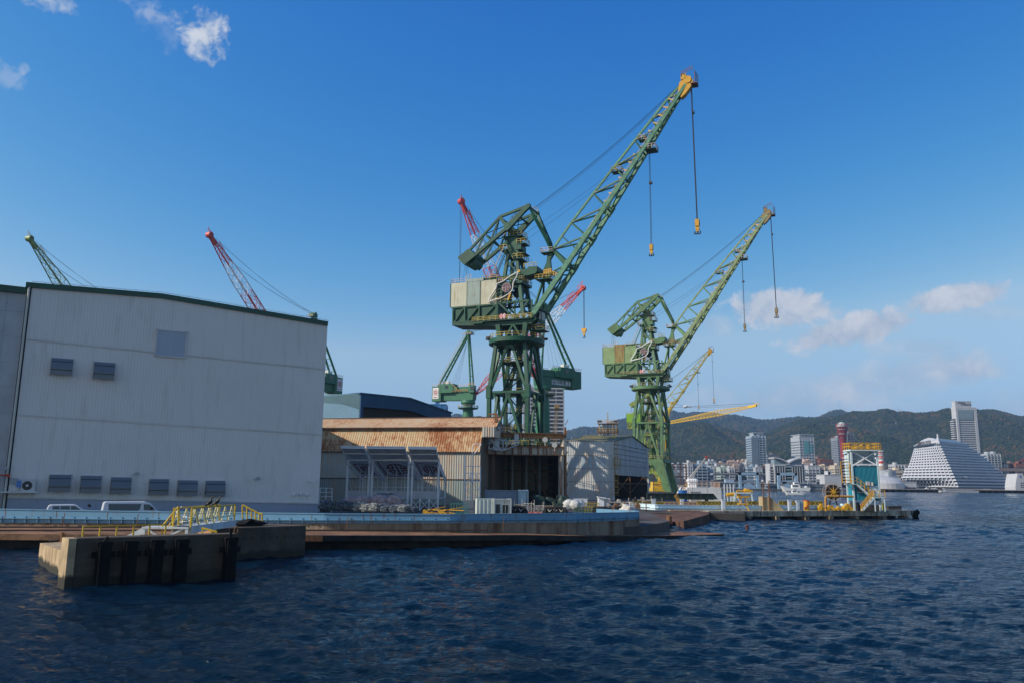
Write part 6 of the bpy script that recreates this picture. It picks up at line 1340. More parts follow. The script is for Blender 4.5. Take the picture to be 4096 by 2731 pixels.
for nm, P4 in (('stair_railing',[(Lx[0],-.9,Lz[0]),(Lx[1],-.9,Lz[1])]),('stair_railing',[(Lx[1],-.9,Lz[1]),(Lx[2],-.9,Lz[3])]),('stair_railing',[(Lx[2],-1.6,Lz[3]),(Lx[3],-1.6,Lz[3])]),('stair_railing',[(Lx[2],-1.58,Lz[3]),(Lx[4],-1.58,0)]),('stair_railing',[(Lx[2],-.98,Lz[3]),(Lx[4],-.98,0)])):
    MB().rail(P4, h=h, sp=.8, r=.045, mids=1).build(nm, yel, tw)
MB().box(1.6,wT,.3,dT,0,.9).box(0.2,1.0,.5,2,0,1.3).build('pump_unit', G('equipment_dark', (.05,.05,.05), .7, var=.5, vs=2), tw)
def on_pier(px, dz=0, Y=None, py=2038): 
    c = WZ(px, py, 1.3) if Y is None else W(px, py, Y); c.z = 1.3+dz; return c
drum = lambda r, h: MB().lathe([(0,h),(r,h),(r*1.04,h*.97),(r,h*.9),(r,h*.68),(r*1.04,h*.66),(r,h*.64),(r,h*.36),(r*1.04,h*.34),(r,h*.32),(r,.02),(0,0)], n=18)
one('oil_drum', drum(.33,.95), G('drum_red', (.30,.05,.04), .6, rust=.3), 'dark red drum at the foot of the yellow stairs', 'drum', on_pier(3453))
one('oil_drum', drum(.3,1.15), G('drum_yellow_black', (.35,.30,.03), .6, rust=.6, rustcol=(.02,.02,.02), rs=2, streak=False), 'yellow and black drum right of the teal cabin', 'drum', on_pier(3533,0,134))
one('tyre_stack', MB().lathe([(.15,0),(.45,.02),(.5,.2),(.45,.4),(.5,.6),(.45,.8),(.15,.85)], n=16), tyre, 'dark stack of tyres under the right edge of the control tower', 'tyres', on_pier(3500,0,131))
one('deck_box', MB().box(-1.1,1.1,-.5,.5,0,.55).box(-1.2,1.2,-.6,.6,.55,.62), G('equipment_dark'), 'low dark box on the pier deck right of the drums', 'box', on_pier(3575,0,136))
# cable reel
c = W(3330,1965,134); re = root('hose_reel', 'big hose reel with brown coil and yellow hub left of the control tower', 'reel', (c.x, 134, 1.3)); zc = c.z-1.3; r = 1.22; mb = MB()
for y in (-.5,.5):
    for k in range(24):
        t0, t1 = 2*math.pi*k/24, 2*math.pi*(k+1)/24
        mb.beam((r*1.18*math.cos(t0),y,zc+r*1.18*math.sin(t0)),(r*1.18*math.cos(t1),y,zc+r*1.18*math.sin(t1)),.06)
        if k % 3 == 0: mb.beam((0,y,zc),(r*1.18*math.cos(t0),y,zc+r*1.18*math.sin(t0)),.05)
mb.build('rim', rlP, re); mb = MB()
for k in range(5): rr_ = r*(.95-.1*k); mb.tube((0,-.40+.02*k,zc),(0,.40-.02*k,zc),rr_,n=28)
mb.build('hose_coil', G('hose_brown', (.06,.035,.02), .7, var=.5, vs=4), re); mb = MB().tube((0,-.6,zc),(0,.6,zc),.3,n=14)
for k in range(8): t0 = 2*math.pi*k/8; mb.beam((0,-.52,zc),(.62*math.cos(t0),-.5,zc+.62*math.sin(t0)),.12)
mb.build('hub', yel, re); MB().beam((-.9,0,0),(0,0,zc),.2).beam((.9,0,0),(0,0,zc),.2).box(-1.1,1.1,-.8,.8,0,.3).build('stand', G('equipment_dark'), re)
c = on_pier(3302); P = Vector((W(3302,2000,126).x,126,1.3)); hz_ = W(3302,1983,126).z-1.3; L = W(3407,1900,126).x-P.x
pp = root('suction_pipe', 'rusty yellow bent pipe running to the control tower', 'pipe', P); MB().path([(0,0,0),(0,0,hz_-.35),(.12,0,hz_-.12),(.35,0,hz_),(L,0,hz_)],.17,12).build('pipe', G('pipe_rusty_yellow', (.50,.26,.04), .6, rust=.6, rustcol=(.25,.09,.03), rs=1), pp)
MB().tube((0,0,.5),(0,0,.6),.28,n=12).tube((L*.45,0,hz_),(L*.45+.1,0,hz_),.28,n=12).build('flange', ri, pp)
mech = G('machine_yellow', (.66,.36,.02), .5, var=.15, rust=.3, rustcol=(.2,.1,.05), rs=1)
for i, (px, w, h) in enumerate(((3283,.9,1.1),(3318,1.5,.9),(3352,1.0,.7),(3388,1.4,1.2))):
    P = Vector((W(px,2000,128).x,128,1.3)); mb = MB().box(-w/2,w/2,-.4,.4,.1,h*.45).prism([(-w*.4,h*.45),(w*.35,h*.45),(w*.2,h*.85),(-w*.1,h)],-.25,.25).tube((-w*.3,-.5,h*.4),(-w*.3,.5,h*.4),h*.28,n=12).beam((w*.3,0,0),(w*.3,0,h*.9),.15).box(-w*.5,-w*.3,-.3,.3,0,.1)
    one('mooring_winch', mb, mech, ('yellow winch left of the bent pipe','wide yellow winch below the hose reel','small yellow winch right of the hose reel','yellow winch with a raised cover against the control tower')[i], 'winch', P, group='yellow winches on the pier')
def beam_row(px0, px1, Y, y0, y1, lab, n):
    a, b = W(px0, y0, Y), W(px1, y0, Y); z1 = a.z-1.3; z0 = W(px0, y1, Y).z-1.3; L = b.x-a.x; mb = MB().box(0,L,0,.4,z0,z0+.1).box(0,L,0,.4,z1-.1,z1).box(0,L,.15,.2,z0,z1)
    for i in range(n+1): mb.box(L*i/n-.05,L*i/n+.05,0,.15,z0,z1).box(L*i/n-.1,L*i/n+.1,.05,.35,0,z0)
    one('track_girder', mb, G('girder_olive_yellow', (.34,.27,.05), .6, var=.2, rust=.5), lab, 'girder', (a.x,Y,1.3), group='olive yellow girders on the pier')
beam_row(2788,2952,134,2002,2017,'olive yellow girder between the orange fence and the yellow stand',11); beam_row(2992,3052,136,2002,2017,'short olive yellow girder before the concrete ramp',4); beam_row(3116,3290,138,2001,2017,'olive yellow girder right of the concrete ramp',12); beam_row(2545,2656,132,2004,2018,'rusty yellow girder at the left end of the pier barrier',8)
a = W(2658,2018,126); L = W(2788,1900,126).x-a.x; one('pipe_fence', MB().rail([(0,0,0),(L,0,0)],h=1.1,sp=.75,r=.05,mids=2), G('fence_orange', (.50,.27,.08), .6), 'orange tube fence behind the pale pier barrier', 'fence', (a.x,126,1.3))
st = lambda px, Y, h, w, lab: one('control_cabinet', MB().box(-w/2,w/2,-.25,.25,.15,h).box(-w/2-.05,w/2+.05,-.3,.3,h,h+.08).box(-w/2+.08,w/2-.08,-.28,-.25,.3,h-.15).box(-w/2,-w/2+.08,-.2,.2,0,.15).box(w/2-.08,w/2,-.2,.2,0,.15), G('cabinet_pale', (.52,.58,.64), .5), lab, 'cabinet', (W(px,2000,Y).x,Y,1.3), group='cabinets on the pier')
st(2615,128,1.5,.6,'pale cabinet left of the orange fence'); st(2728,129,1.5,.55,'small pale cabinet inside the orange fence'); st(2893,124,1.6,.55,'pale cabinet standing left of the yellow stand'); st(3158,125,1.6,.5,'pale cabinet right of the concrete ramp'); st(3190,125,1.5,.5,'pale cabinet, left of the pair before the girder'); st(3204,125.5,1.5,.5,'pale cabinet with a black meter, right of the pair')
P = Vector((W(2972,2000,126).x,126,1.3)); mb = MB(); h = W(2972,1984,126).z-1.3
for x, s_ in ((-.45,-1),(.45,1)):
    for y in (-.4,.4): mb.beam((x*.6,y*.6,h*.45),(x*1.6,y*1.5,0),.12).beam((x*.9,y,h*.45),(x*.9,y,h),.1)
mb.box(-.8,.8,-.5,.5,h*.42,h*.5).box(-.9,.9,-.5,.5,h*.92,h); one('yellow_stand', mb, mech, 'yellow splayed stand on the pier left of centre', 'stand', P)
# pipe machine on blue legs
P = Vector((W(2958,2000,150).x,150,1.3)); pm = root('pump_rig', 'yellow pipe rig on pale blue trestle legs behind the yellow stand', 'rig', P); t_ = lambda px, py: (W(px,py,150).x-P.x, W(px,py,150).z-1.3); mb = MB()
A1 = [t_(2930,1990), t_(2945,1972), t_(2985,1972), t_(3008,1992)]
for y in (-.8,.8): mb.beam((t_(2935,1970)[0],y,t_(2935,1970)[1]),(t_(2932,1998)[0],y,0),.2).beam((t_(2935,1970)[0],y,t_(2935,1970)[1]),(t_(2965,1998)[0],y,0),.18).beam((t_(2935,1970)[0],y,t_(2935,1970)[1]),(t_(3004,1970)[0],y,t_(3004,1970)[1]),.2).beam((t_(3000,1970)[0],y,t_(3000,1970)[1]),(t_(3008,1998)[0],y,0),.2)
mb.build('trestle', pst, pm)
mb = MB().path([(*[t_(2906,1978)[0]],0,t_(2906,1978)[1]),(t_(2925,1975)[0],0,t_(2925,1975)[1]),(t_(2960,1975)[0],0,t_(2960,1975)[1])],.35,10).path([(t_(2945,1972)[0],-.5,t_(2945,1972)[1]),(t_(2945,1961)[0],-.5,t_(2945,1961)[1]),(t_(3008,1963)[0],-.5,t_(3008,1963)[1])],.14,8).box(t_(2978,1970)[0],t_(2998,1970)[0],-.6,.6,t_(2978,1970)[1],t_(2978,1955)[1]).tube((t_(2988,1960)[0],0,t_(2988,1960)[1]),(t_(2988,1953)[0],0,t_(2988,1953)[1]),.6,n=12).box(t_(2950,1985)[0],t_(3008,1985)[0],-.6,.6,t_(2950,1984)[1],t_(2950,1981)[1]); mb.build('pipework', mech, pm)
# concrete ramp with light posts
P = Vector((W(3051,2019,126).x,126,1.3)); rp_w = W(3131,1900,126).x-P.x; rp = root('ramp_block', 'sandy concrete ramp block with a rusty light frame on the pier', 'ramp', P); hh = W(3051,1985,126).z-1.3
MB().prism([(0,0),(rp_w,0),(rp_w*.36,hh),(0,hh)],0,2).build('ramp', G('ramp_concrete', (.42,.33,.19), .85, var=.2, rust=.3), rp)
mb = MB().beam((.1,-.1,0),(.1,-.1,hh*2.05),.13).beam((rp_w*.32,-.1,0),(rp_w*.32,-.1,hh*2.05),.13).beam((.1,-.1,hh*1.9),(rp_w*.32,-.1,hh*1.9),.1).beam((.1,-.1,hh*1.35),(rp_w*.32,-.1,hh*1.35),.1); mb.build('frame', ri, rp)
for x in (.1,rp_w*.32): MB().blob((x,-.15,hh*2.15),.28,.2,.22,1,.05).build('floodlight', G('lamp_glass'), rp)
# bollards
def bollard(px, py, z, h, r, m, lab, tilt=0, mush=False):
    P = WZ(px, py, z); pr = [(0,h),(r*1.5,h*.98),(r*1.6,h*.8),(r*.9,h*.65),(r*.8,h*.1),(r*1.3,0)] if mush else [(0,h),(r,h),(r*1.05,h*.9),(r,h*.85),(r,.05),(r*1.2,0)]
    o = one('bollard', MB().lathe(pr, n=16), m, lab, 'bollard', P); o.rotation_euler = (0, tilt, 0); return o
bollard(2737,2039,1.1,2.7,.32,G('bollard_yellow_rust', (.35,.20,.04), .7, rust=.7, rustcol=(.10,.05,.03), rs=2, streak=False),'tilted yellow rusty pipe bollard on the slipway edge',R(-28))
one('concrete_slab', MB().box(-2.6,2.6,-.6,.6,0,.25), con, 'low concrete slab under the tilted bollard', 'slab', WZ(2742,2044,1.05))
bollard(2677,2090,.5,.85,.32,ri,'short rusty bollard on the dark slope of the slipway'); bollard(2988,2117,.02,.55,.17,G('bollard_red_brown', (.14,.05,.04), .6),'lone mushroom bollard on the awash tip of the apron',0,True)
bollard(3226,2040,1.3,1.5,.42,G('bollard_orange', (.60,.32,.03), .5, rust=.2),'orange striped bollard before the pier barrier',R(3))
_b = [o for o in bpy.data.objects if o.get('label','').startswith('orange striped bollard')][0]
MB().lathe([(0,1.62),(.5,1.6),(.5,1.5),(0,1.49)], n=16).build('cap', red, _b); MB().beam((-.4,-.36,.3),(.3,-.36,1.2),.3,.1).build('stripe', red, _b)
c = WZ(3612,2045,1.2); one('quay_fender', MB().blob((0,0,-.2),.5,.45,.9,2,.25,3,4).blob((.3,.1,.4),.35,.4,.45,2,.2,3,5), rub, 'black tyre fender hanging on the far right pier corner', 'fender', (qb.x+1.0,qb.y+.2,.6))
# --- moored tank barge, girder, gantry, boom truck beyond
P = Vector((W(2735,2000,190).x,190,1.2)); bw_ = W(2883,1900,190).x-P.x; bh = W(2800,1948,190).z-1.2; bg_ = root('tank_housing', 'low white tank house with orange railings beside the olive crane leg', 'building', P)
MB().prism([(0,0),(bw_,0),(bw_,bh),(bw_*.12,bh),(bw_*.02,bh*.55)],0,9).build('wall', G('tank_white', (.68,.68,.66), .6, var=.06, rust=.15), bg_); MB().rail([(bw_*.1,.1,bh),(bw_,.1,bh),(bw_,8,bh)],h=1.3,sp=1.2,r=.06).build('railing', G('rail_pale_orange', (.60,.38,.24), .6), bg_)
MB().rail([(0,.1,bh*.6),(bw_*.1,.1,bh*1.0)],h=1.3,sp=.8,r=.07).build('stair_rail', G('fence_orange'), bg_)
for k in range(4): MB().tube((bw_*(.25+.06*k),4,bh),(bw_*(.25+.06*k),4,bh+1.4),.35,n=10).lathe([(0,bh+2.1),(.6,bh+1.8),(.6,bh+1.4),(0,bh+1.3)],(bw_*(.25+.06*k),4),12).build('vent_cowl', cwht, bg_)
for k in range(4): MB().beam((bw_*(1.02+.08*k),-2,-1),(bw_*(1.02+.08*k),-2,bh*1.25),.18).build('mast', cwht, bg_)
P = Vector((W(2760,2000,185).x,184,1.2)); one('equipment_box', MB().box(0,2.4,0,1.5,0,2.2).box(-.1,2.5,-.1,1.6,2.2,2.35), G('cabinet_grey'), 'beige grey cabin in front of the white tank house', 'box', (W(2762,2000,184).x,184,1.2))
a = W(2588,1972,178); L = W(2852,1900,178).x-a.x; dgm = G('girder_black_green', (.015,.03,.025), .5); mb = MB().box(0,L,0,1.2,-1.1,0).box(0,L,-.2,1.4,0,.12).box(0,L,-.2,1.4,-1.2,-1.1)
for i in range(11): mb.prism([(L*i/10,-1.1),(L*i/10+.9,-1.1),(L*i/10,0)],-.25,0)
for x in (L*.1,L*.5,L*.9): mb.box(x-.3,x+.3,.2,1,-a.z+1.1,-1.1)
one('launch_beam', mb, dgm, 'long black green beam with triangular brackets in front of the olive crane foot', 'beam', (a.x,178,a.z))
P = Vector((W(2690,1950,340).x,340,1.1)); gf = root('junk_gantry', 'dark rusty lattice gantry behind the olive crane leg', 'gantry', P); mb = MB(); z0, z1 = 0, W(2700,1855,340).z-1.1; w = W(2745,1900,340).x-P.x
for x in (-8,-3,w*.6,w): mb.beam((x,0,z0),(x,0,z1 if x > 0 else z1*.6),.5 if x == w else .3)
for z in (z1*.3,z1*.6,z1*.9,z1): mb.beam((-8 if z < z1*.7 else 0,0,z),(w,0,z),.3)
mb.beam((0,0,z1),(w,0,z1*.3),.2).beam((0,0,z1*.3),(w,0,z1),.2).beam((-8,0,z1*.6),(0,0,0),.2).beam((w,0,z1*.6),(w*.3,0,0),.2).beam((-8,0,z1*.3),(w,0,0),.2); mb.build('frame', G('dark_rust'), gf)
a, b = W(2748,1928,300), W(2822,1831,300); bm_ = root('boom_truck', 'telescopic grey white crane boom slanting up in front of the town', 'crane', (a.x,300,1.1)); mb = MB().beam((0,0,a.z-1.1),(b.x-a.x,0,b.z-1.1),1.0,1.0,.5,.5); mb.build('boom', G('boom_grey', (.50,.48,.46), .5), bm_)
MB().beam((b.x-a.x,0,b.z-1.1),(b.x-a.x+.6,0,b.z-.5),.7).build('boom_tip', red, bm_); MB().box(-4,3,-1.5,1.5,.8,2.0).box(-3.8,-1.6,-1.4,1.4,2,3.6).beam((0,0,2),(0,0,a.z-1.1),.9).build('chassis', rkw, bm_)
mb = MB(); [mb.tube((x,-1.3,.6),(x,1.3,.6),.6,n=12) for x in (-3,-1,2)]; mb.build('wheel', tyre, bm_)
one('water_drum', drum(1.0,2.6), G('drum_blue', (.02,.14,.45), .5), 'bright blue drum left of the white tank house', 'drum', (W(2731,1980,186).x,186,1.2))
# spray on the tip of the apron
# ------------------------------------------------------------------ slender lattice-jib tower cranes
bg_m = G('tower_crane_green', (.036,.155,.078), .5, var=.12); jr = G('jib_red', (.60,.07,.06), .5, var=.1); jw = G('jib_white', (.72,.72,.74), .5, var=.05)
sgn = G('sign_white', (.72,.72,.72), .5, var=.02); sgk = G('sign_black', (.03,.03,.03), .6)
def jib_crane(px, D, rz_house, tip_px, Lj, label, sign, jm=(None, None), hook_len=None, ropes=None):
    O = W(px, 1900, D); O.z = GZ; tr = W(*tip_px, 100)-Vector((0,0,EYE)); foot = Vector((O.x, O.y, 45)); E3 = Vector((0,0,EYE)); d = tr.normalized()
    oc = E3-foot; b = oc.dot(d); c = oc.length_squared-(Lj+3)**2; disc = b*b-c; t = -b-math.sqrt(disc) if disc > 0 else -b; tip = E3+d*t
    h = Vector((tip.x-O.x, tip.y-O.y, 0)); az = math.atan2(h.y, h.x) if rz_house is None else rz_house
    rt = root('tower_crane', label, 'crane', O, az, 'red and white jib tower cranes' if jm[0] is None else None); g = (0,0,-GZ)
    B = lambda mb, n, m, par=None: mb.build(n, m, par or rt, g)
    hl = h.length; T = Vector((hl if rz_house is None else (h @ Vector((math.cos(az), math.sin(az), 0))), 0 if rz_house is None else h @ Vector((-math.sin(az), math.cos(az), 0)), tip.z))
    B(MB().lathe([(3.2,GZ),(2.9,20),(2.7,34),(2.0,41.5)], n=24), 'pedestal', bg_m); 
    B(MB().lathe([(0,38.0),(4.2,38.3),(4.8,38.6),(4.8,38.8),(0,38.8)], n=24).lathe([(0,40.2),(2.9,40.3),(3.4,41.2),(3.2,42.4),(0,42.4)], n=24), 'slewing_ring', bg_m)
    B(MB().rail([(4.7*math.cos(a),4.7*math.sin(a),38.8) for a in [2*math.pi*i/14 for i in range(14)]], close=True, sp=2.2, r=.07), 'ring_railing', rlP)
    B(MB().prism([(-13.6,42.6),(-3,42.3),(3.2,42.4),(3.6,45.9),(-13.6,46.0)], -1.7, 1.7), 'slewing_beam', bg_m)
    cwb = B(MB().prism([(-18,42.2),(-13.2,42.2),(-13.2,49.2),(-18,49.2)], -2.8, 2.8), 'counterweight', bg_m)
    hs = B(MB().box(-14.2,-6.8,-2.7,2.7,46.2,50.2).box(-6.8,-4.6,-2.5,2.5,46.2,48.6).box(-14.1,-6.9,-3.0,3.0,46.0,46.2), 'machinery_house', bg_m)
    for q in (-2.74, 2.74): w_ = MB().box(-11.2,-9.4,q-.04,q+.04,48.0,49.4); B(w_, 'window', glass, hs)
    B(MB().box(-4.5,2.2,-1.9,1.9,46.0,48.6), 'winch_house', bg_m)
    cbn = B(MB().box(1.5,4.2,-2.6,-.2,45.8,49.0), 'operator_cab', bg_m); B(MB().box(4.2,4.25,-2.4,-.4,46.6,48.6).box(2.4,4.0,-2.66,-2.6,46.8,48.5), 'cab_window', glass, cbn)
    B(MB().rail([(-18,-2.7,49.2),(-14.2,-2.7,49.2)],sp=1.4,r=.06).rail([(-14,-2.6,50.2),(-7,-2.6,50.2)],sp=1.4,r=.06).rail([(-18,2.7,49.2),(-14.2,2.7,49.2)],sp=1.4,r=.06).rail([(-4.5,-2,48.6),(1.5,-2,48.6)],sp=1.2,r=.06), 'house_railing', rlP)
    B(MB().rail([(1.3,-2.7,49),(4.3,-2.7,49)],sp=1,r=.07).rail([(-6.4,-2.6,46.2),(1,-2.6,46.2)],sp=1.2,r=.06).beam((-7,-2.8,50),(-3.2,-2.8,46.2),.25), 'cab_railing', G('fence_orange'))
    mb = MB().blob((-12.6,0,50.9),1.2,.9,1.0,2,.08,2,2).box(-11.6,-10.2,-.9,.9,50.2,51.8); B(mb, 'roof_fan', ctw, hs)
    ap = (-.4, 74.0)
    for q in (-1.6, 1.6):
        B(MB().tube((ap[0],q*.45,ap[1]),(1.9,q,48.6),.42,n=10), 'front_leg', bg_m)
        B(MB().tube((ap[0],q*.45,ap[1]),(-15.4,q,49.3),.48,n=10), 'back_leg', bg_m)
    mb = MB(); 
    for k in range(1, 10):
        f = k/10; x, z, w = ap[0]+(-15-ap[0])*f, ap[1]+(49.3-ap[1])*f, 1.6*(.45+.55*f); mb.beam((x,-w,z),(x,w,z),.2)
    for k in range(1, 5): f = k/5; x, z, w = ap[0]+2.3*f, ap[1]-25.4*f, 1.6*(.45+.55*f); mb.beam((x,-w,z),(x,w,z),.2)
    B(mb, 'leg_batten', bg_m)
    B(MB().box(-1.6,1.4,-1.1,1.1,73.2,74.6).tube((-.2,-1.3,74.6),(-.2,1.3,74.6),.7,n=12), 'mast_head', bg_m); B(MB().rail([(-2.4,-1.6,73),(1.9,-1.6,73),(1.9,1.6,73)],sp=1,r=.06), 'head_railing', rlP)
    B(MB().rail([(-14.6,-2.0,51),(-2.0,-1.4,72.6)],h=1.4,sp=2.4,r=.05), 'leg_ladder', rlP)
    # jib
    F0 = Vector((3.6,0,44.8)); J = T-F0; L = J.length; j = J.normalized(); sd = j.cross(Vector((0,0,1))).normalized(); up = sd.cross(j)
    n = 22; wf = lambda t: 3.0*min(1, t/.14, (1.02-t)/.30)+.5
    bands = [(0,.22,0),(.22,.46,1),(.46,.62,0),(.62,.82,1),(.82,1,0)]
    for t0, t1, col in bands:
        m = (jm[0] or jr) if col == 0 else (jm[1] or jw); k0, k1 = round(t0*n), round(t1*n); mb = MB(); C = lambda t, a, b: F0+j*(L*t)+sd*(a*wf(t)/2)+up*(b*wf(t)/2)
        for k in range(k0, k1):
            a0, a1 = k/n, (k+1)/n
            for a, b in ((-1,-1),(1,-1),(1,1),(-1,1)): mb.beam(C(a0,a,b), C(a1,a,b), .27)
            for (a, b), (c_, d_) in (((-1,-1),(1,-1)),((1,-1),(1,1)),((1,1),(-1,1)),((-1,1),(-1,-1))):
                s_ = k % 2; mb.beam(C(a0,a,b) if s_ else C(a0,c_,d_), C(a1,c_,d_) if s_ else C(a1,a,b), .13); mb.beam(C(a1,a,b), C(a1,c_,d_), .13)
        if col == 0: mb.ladder(C(t0,-.2,1.25), C(t1,-.2,1.25), .7, tuple(sd), .05, 1.2)
        B(mb, 'jib_section', m)
    hd = F0+j*L; mb = MB().beam(hd-j*4.2, hd+j*.6, 1.0, 1.3, 1.3, 1.6).tube(hd-sd*1.0, hd+sd*1.0, 1.1, n=12).beam(hd-sd*1.6,hd+sd*1.6,.35); B(mb, 'jib_head', jm[0] or jr)
    B(MB().rail([hd+up*1+sd*.9-j*2.5, hd+up*1.2+sd*.9+j*1.2], h=1.4, sp=.9, r=.06).rail([hd-j*9+up*1.4, hd-j*5+up*1.4],h=1.2,sp=1.2,r=.06), 'head_railing', rlP if jm[0] else jr)
    def rp(p, q, sg, r=.045):
        p, q = Vector(p), Vector(q); pts = [p.lerp(q, i/10)-Vector((0,0,sg*4*(i/10)*(1-i/10))) for i in range(11)]; B(MB().path(pts, r, 4), 'wire_rope', ropeM)
    for k, y in enumerate((-.9,-.3,.3,.9)): rp((0,y,74.6), hd-j*(2+9*(k%2))+up*1.2+sd*y*.6, 1.8)
    for y in (-1.2,-.4,.4,1.2): rp((0,y*.5,73.8), (-7-y*2,y,50.4), 0)
    if hook_len:
        for y in (-.5,-.15,.15,.5): rp(hd+sd*0+Vector((.3,y,0)), (hd.x+.3,hd.y+y*.8,hd.z-hook_len), 0, .05)
        z0 = hd.z-hook_len; hx, hy = hd.x+.3, hd.y
        hk = B(MB().box(hx-.9,hx+.9,hy-.5,hy+.5,z0-1.0,z0+.2).tube((hx-.5,hy-.4,z0),(hx-.5,hy+.4,z0),.7,n=12).tube((hx+.5,hy-.4,z0),(hx+.5,hy+.4,z0),.7,n=12).box(hx-.4,hx+.4,hy-.4,hy+.4,z0-2.6,z0-1.0), 'hook_block', G('hook_orange', (.75,.38,.04), .5)); B(MB().path([(hx,hy,z0-2.6),(hx+.5,hy,z0-3.2),(hx,hy,z0-3.7),(hx-.5,hy,z0-3.3)],.2), 'hook', blk, hk)
    if ropes:
        for y in (-1.0,-.35,.35,1.0): rp(hd+Vector((y*.9,y*.5,0)), (hd.x+y*.5,hd.y+y,50-ropes), 0, .04)
    q = -2.84 if rz_house is None and tip_px[0] > px else 2.84; fl = 1 if q < 0 else -1
    if sign == 'crest':
        s_o = B(MB().box(-17.6,-14.4,q-.04,q+.04,43.4,48.6), 'sign_board', sgn, cwb); mb = MB(); Tm = lambda a, b, dy=0: (-16+a*fl, q-.05*fl+dy*fl, 46.4+b)
        emblem(mb,0,0,0,1.05,.2,Tm,.03); 
        for a in ((-1.35,-1.4,1.35,-1.4),(-1.35,1.4,1.35,1.4),(-1.35,-1.4,-1.35,1.4),(1.35,-1.4,1.35,1.4)): mb.beam(Tm(a[0],a[1]),Tm(a[2],a[3]),.08)
        B(mb, 'crest', G('crest_red', (.42,.06,.05), .6), s_o)
        Mx = Matrix.Translation((-16,q-.07*fl,44.05-GZ)) @ (Matrix.Rotation(R(90),4,'X') if fl > 0 else Matrix.Rotation(R(180),4,'Z') @ Matrix.Rotation(R(90),4,'X')); text('sign_text', '川崎重工', .6, G('crest_red'), s_o, Mx, .02, width=2.4)
    elif sign == 'name':
        q2 = 1.74*(-fl); s_o = B(MB().box(-13.2,-3.2,q2-.04,q2+.04,43.1,44.9), 'sign_board', sgn); mb = MB(); Tm = lambda a, b, dy=0: (-4.2+a*fl, q2-.05*fl+dy*fl, 44+b); emblem(mb,0,0,0,.62,.11,Tm,.03)
        for a in ((-.75,-.75,.75,-.75),(-.75,.75,.75,.75),(-.75,-.75,-.75,.75),(.75,-.75,.75,.75)): mb.beam(Tm(a[0],a[1]),Tm(a[2],a[3]),.05)
        B(mb, 'crest', sgk, s_o); Mx = Matrix.Translation((-8.9,q2-.07*fl,44-GZ)) @ (Matrix.Rotation(R(180),4,'Z') if fl < 0 else Matrix.Identity(4)) @ Matrix.Rotation(R(90),4,'X'); text('sign_text', '川崎重工', 1.75, sgk, s_o, Mx, .03, width=7.6)
    return rt
jib_crane(1867, 370, None, (2333,1152), 70, 'green tower crane behind the rusty shed, its red and white jib leaning right', 'crest', hook_len=19)
jib_crane(2170, 310, None, (1845,806), 70, 'green tower crane with a black-lettered sign, its red and white jib leaning up left', 'name', ropes=-12)
jib_crane(1218, 332, None, (838,940), 72, 'tower crane behind the grey hall, its red and white jib standing over the roof', 'crest', ropes=0)
gj = G('jib_moss', (.20,.28,.06), .5, var=.3, vs=.5, rust=.5, rustcol=(.05,.07,.03))
jib_crane(505, 335, None, (118,955), 72, 'mossy green lattice jib crane at far left behind the grey hall', 'none', (gj, gj), ropes=0)
# long yellow barge crane
P = W(2672,1690,420); P2 = W(3018,1622,380); yb = root('barge_crane', 'long low yellow lattice boom reaching right in front of the hills', 'crane', (P.x,P.y,1.1)); off = (-P.x,-P.y,-1.1)
j = (P2-P); L = j.length; j.normalize(); sd = j.cross(Vector((0,0,1))).normalized(); up = sd.cross(j); mb = MB(); n = 26; byl = G('boom_yellow', (.66,.42,.03), .5, var=.1)
wf = lambda t: 2.3*min(1,(1.05-t)/.45,(t+.35))+.25; C = lambda t,a,b: P+j*(L*t)+sd*(a*wf(t)/2)+up*(b*wf(t)/2)
for k in range(n):
    for a, b in ((-1,-1),(1,-1),(1,1),(-1,1)): mb.beam(C(k/n,a,b),C((k+1)/n,a,b),.2)
    for b in (-1,1): mb.beam(C(k/n,-b,1),C((k+1)/n,-b,-1),.15); mb.beam(C(k/n,b,-1),C(k/n,b,1),.15)
    mb.beam(C(k/n,-1,1),C((k+1)/n,1,1),.13)
mb.build('boom', byl, yb, off); MB().beam(C(.93,0,0),C(1.02,0,0),.9,1.2).rail([C(1.0,0,1),C(1.05,0,-3)],h=1.3,sp=1,r=.07).build('boom_head', byl, yb, off)
a1 = W(2685,1610,425); MB().beam(W(2668,1690,425),a1,.6).beam(a1,W(2695,1610,425),1.2).beam(W(2655,1690,430),a1,.3).beam((P.x-6,P.y,1.1),(P.x,P.y,P.z),1.2).build('mast', byl, yb, off)
fl_ = W(2742,1625,420); MB().path([a1,fl_,P2+up*1.2],.07,4).path([W(2600,1628,425),W(2742,1627,420)],.06,4).path([W(2760,1629,415),P2],.05,4).build('wire_rope', ropeM, yb, off)
MB().blob(fl_,1.3,.6,.8,2,.1).tube(fl_+Vector((1,0,0)),fl_+Vector((3.2,0,0)),.35).build('pulley_block', sgn, yb, off)
MB().box(P.x-9,P.x-3,P.y-5,P.y+5,3,6).box(P.x-10,P.x-2,P.y-8,P.y+8,1.2,3).build('machinery_house', byl, yb, off)
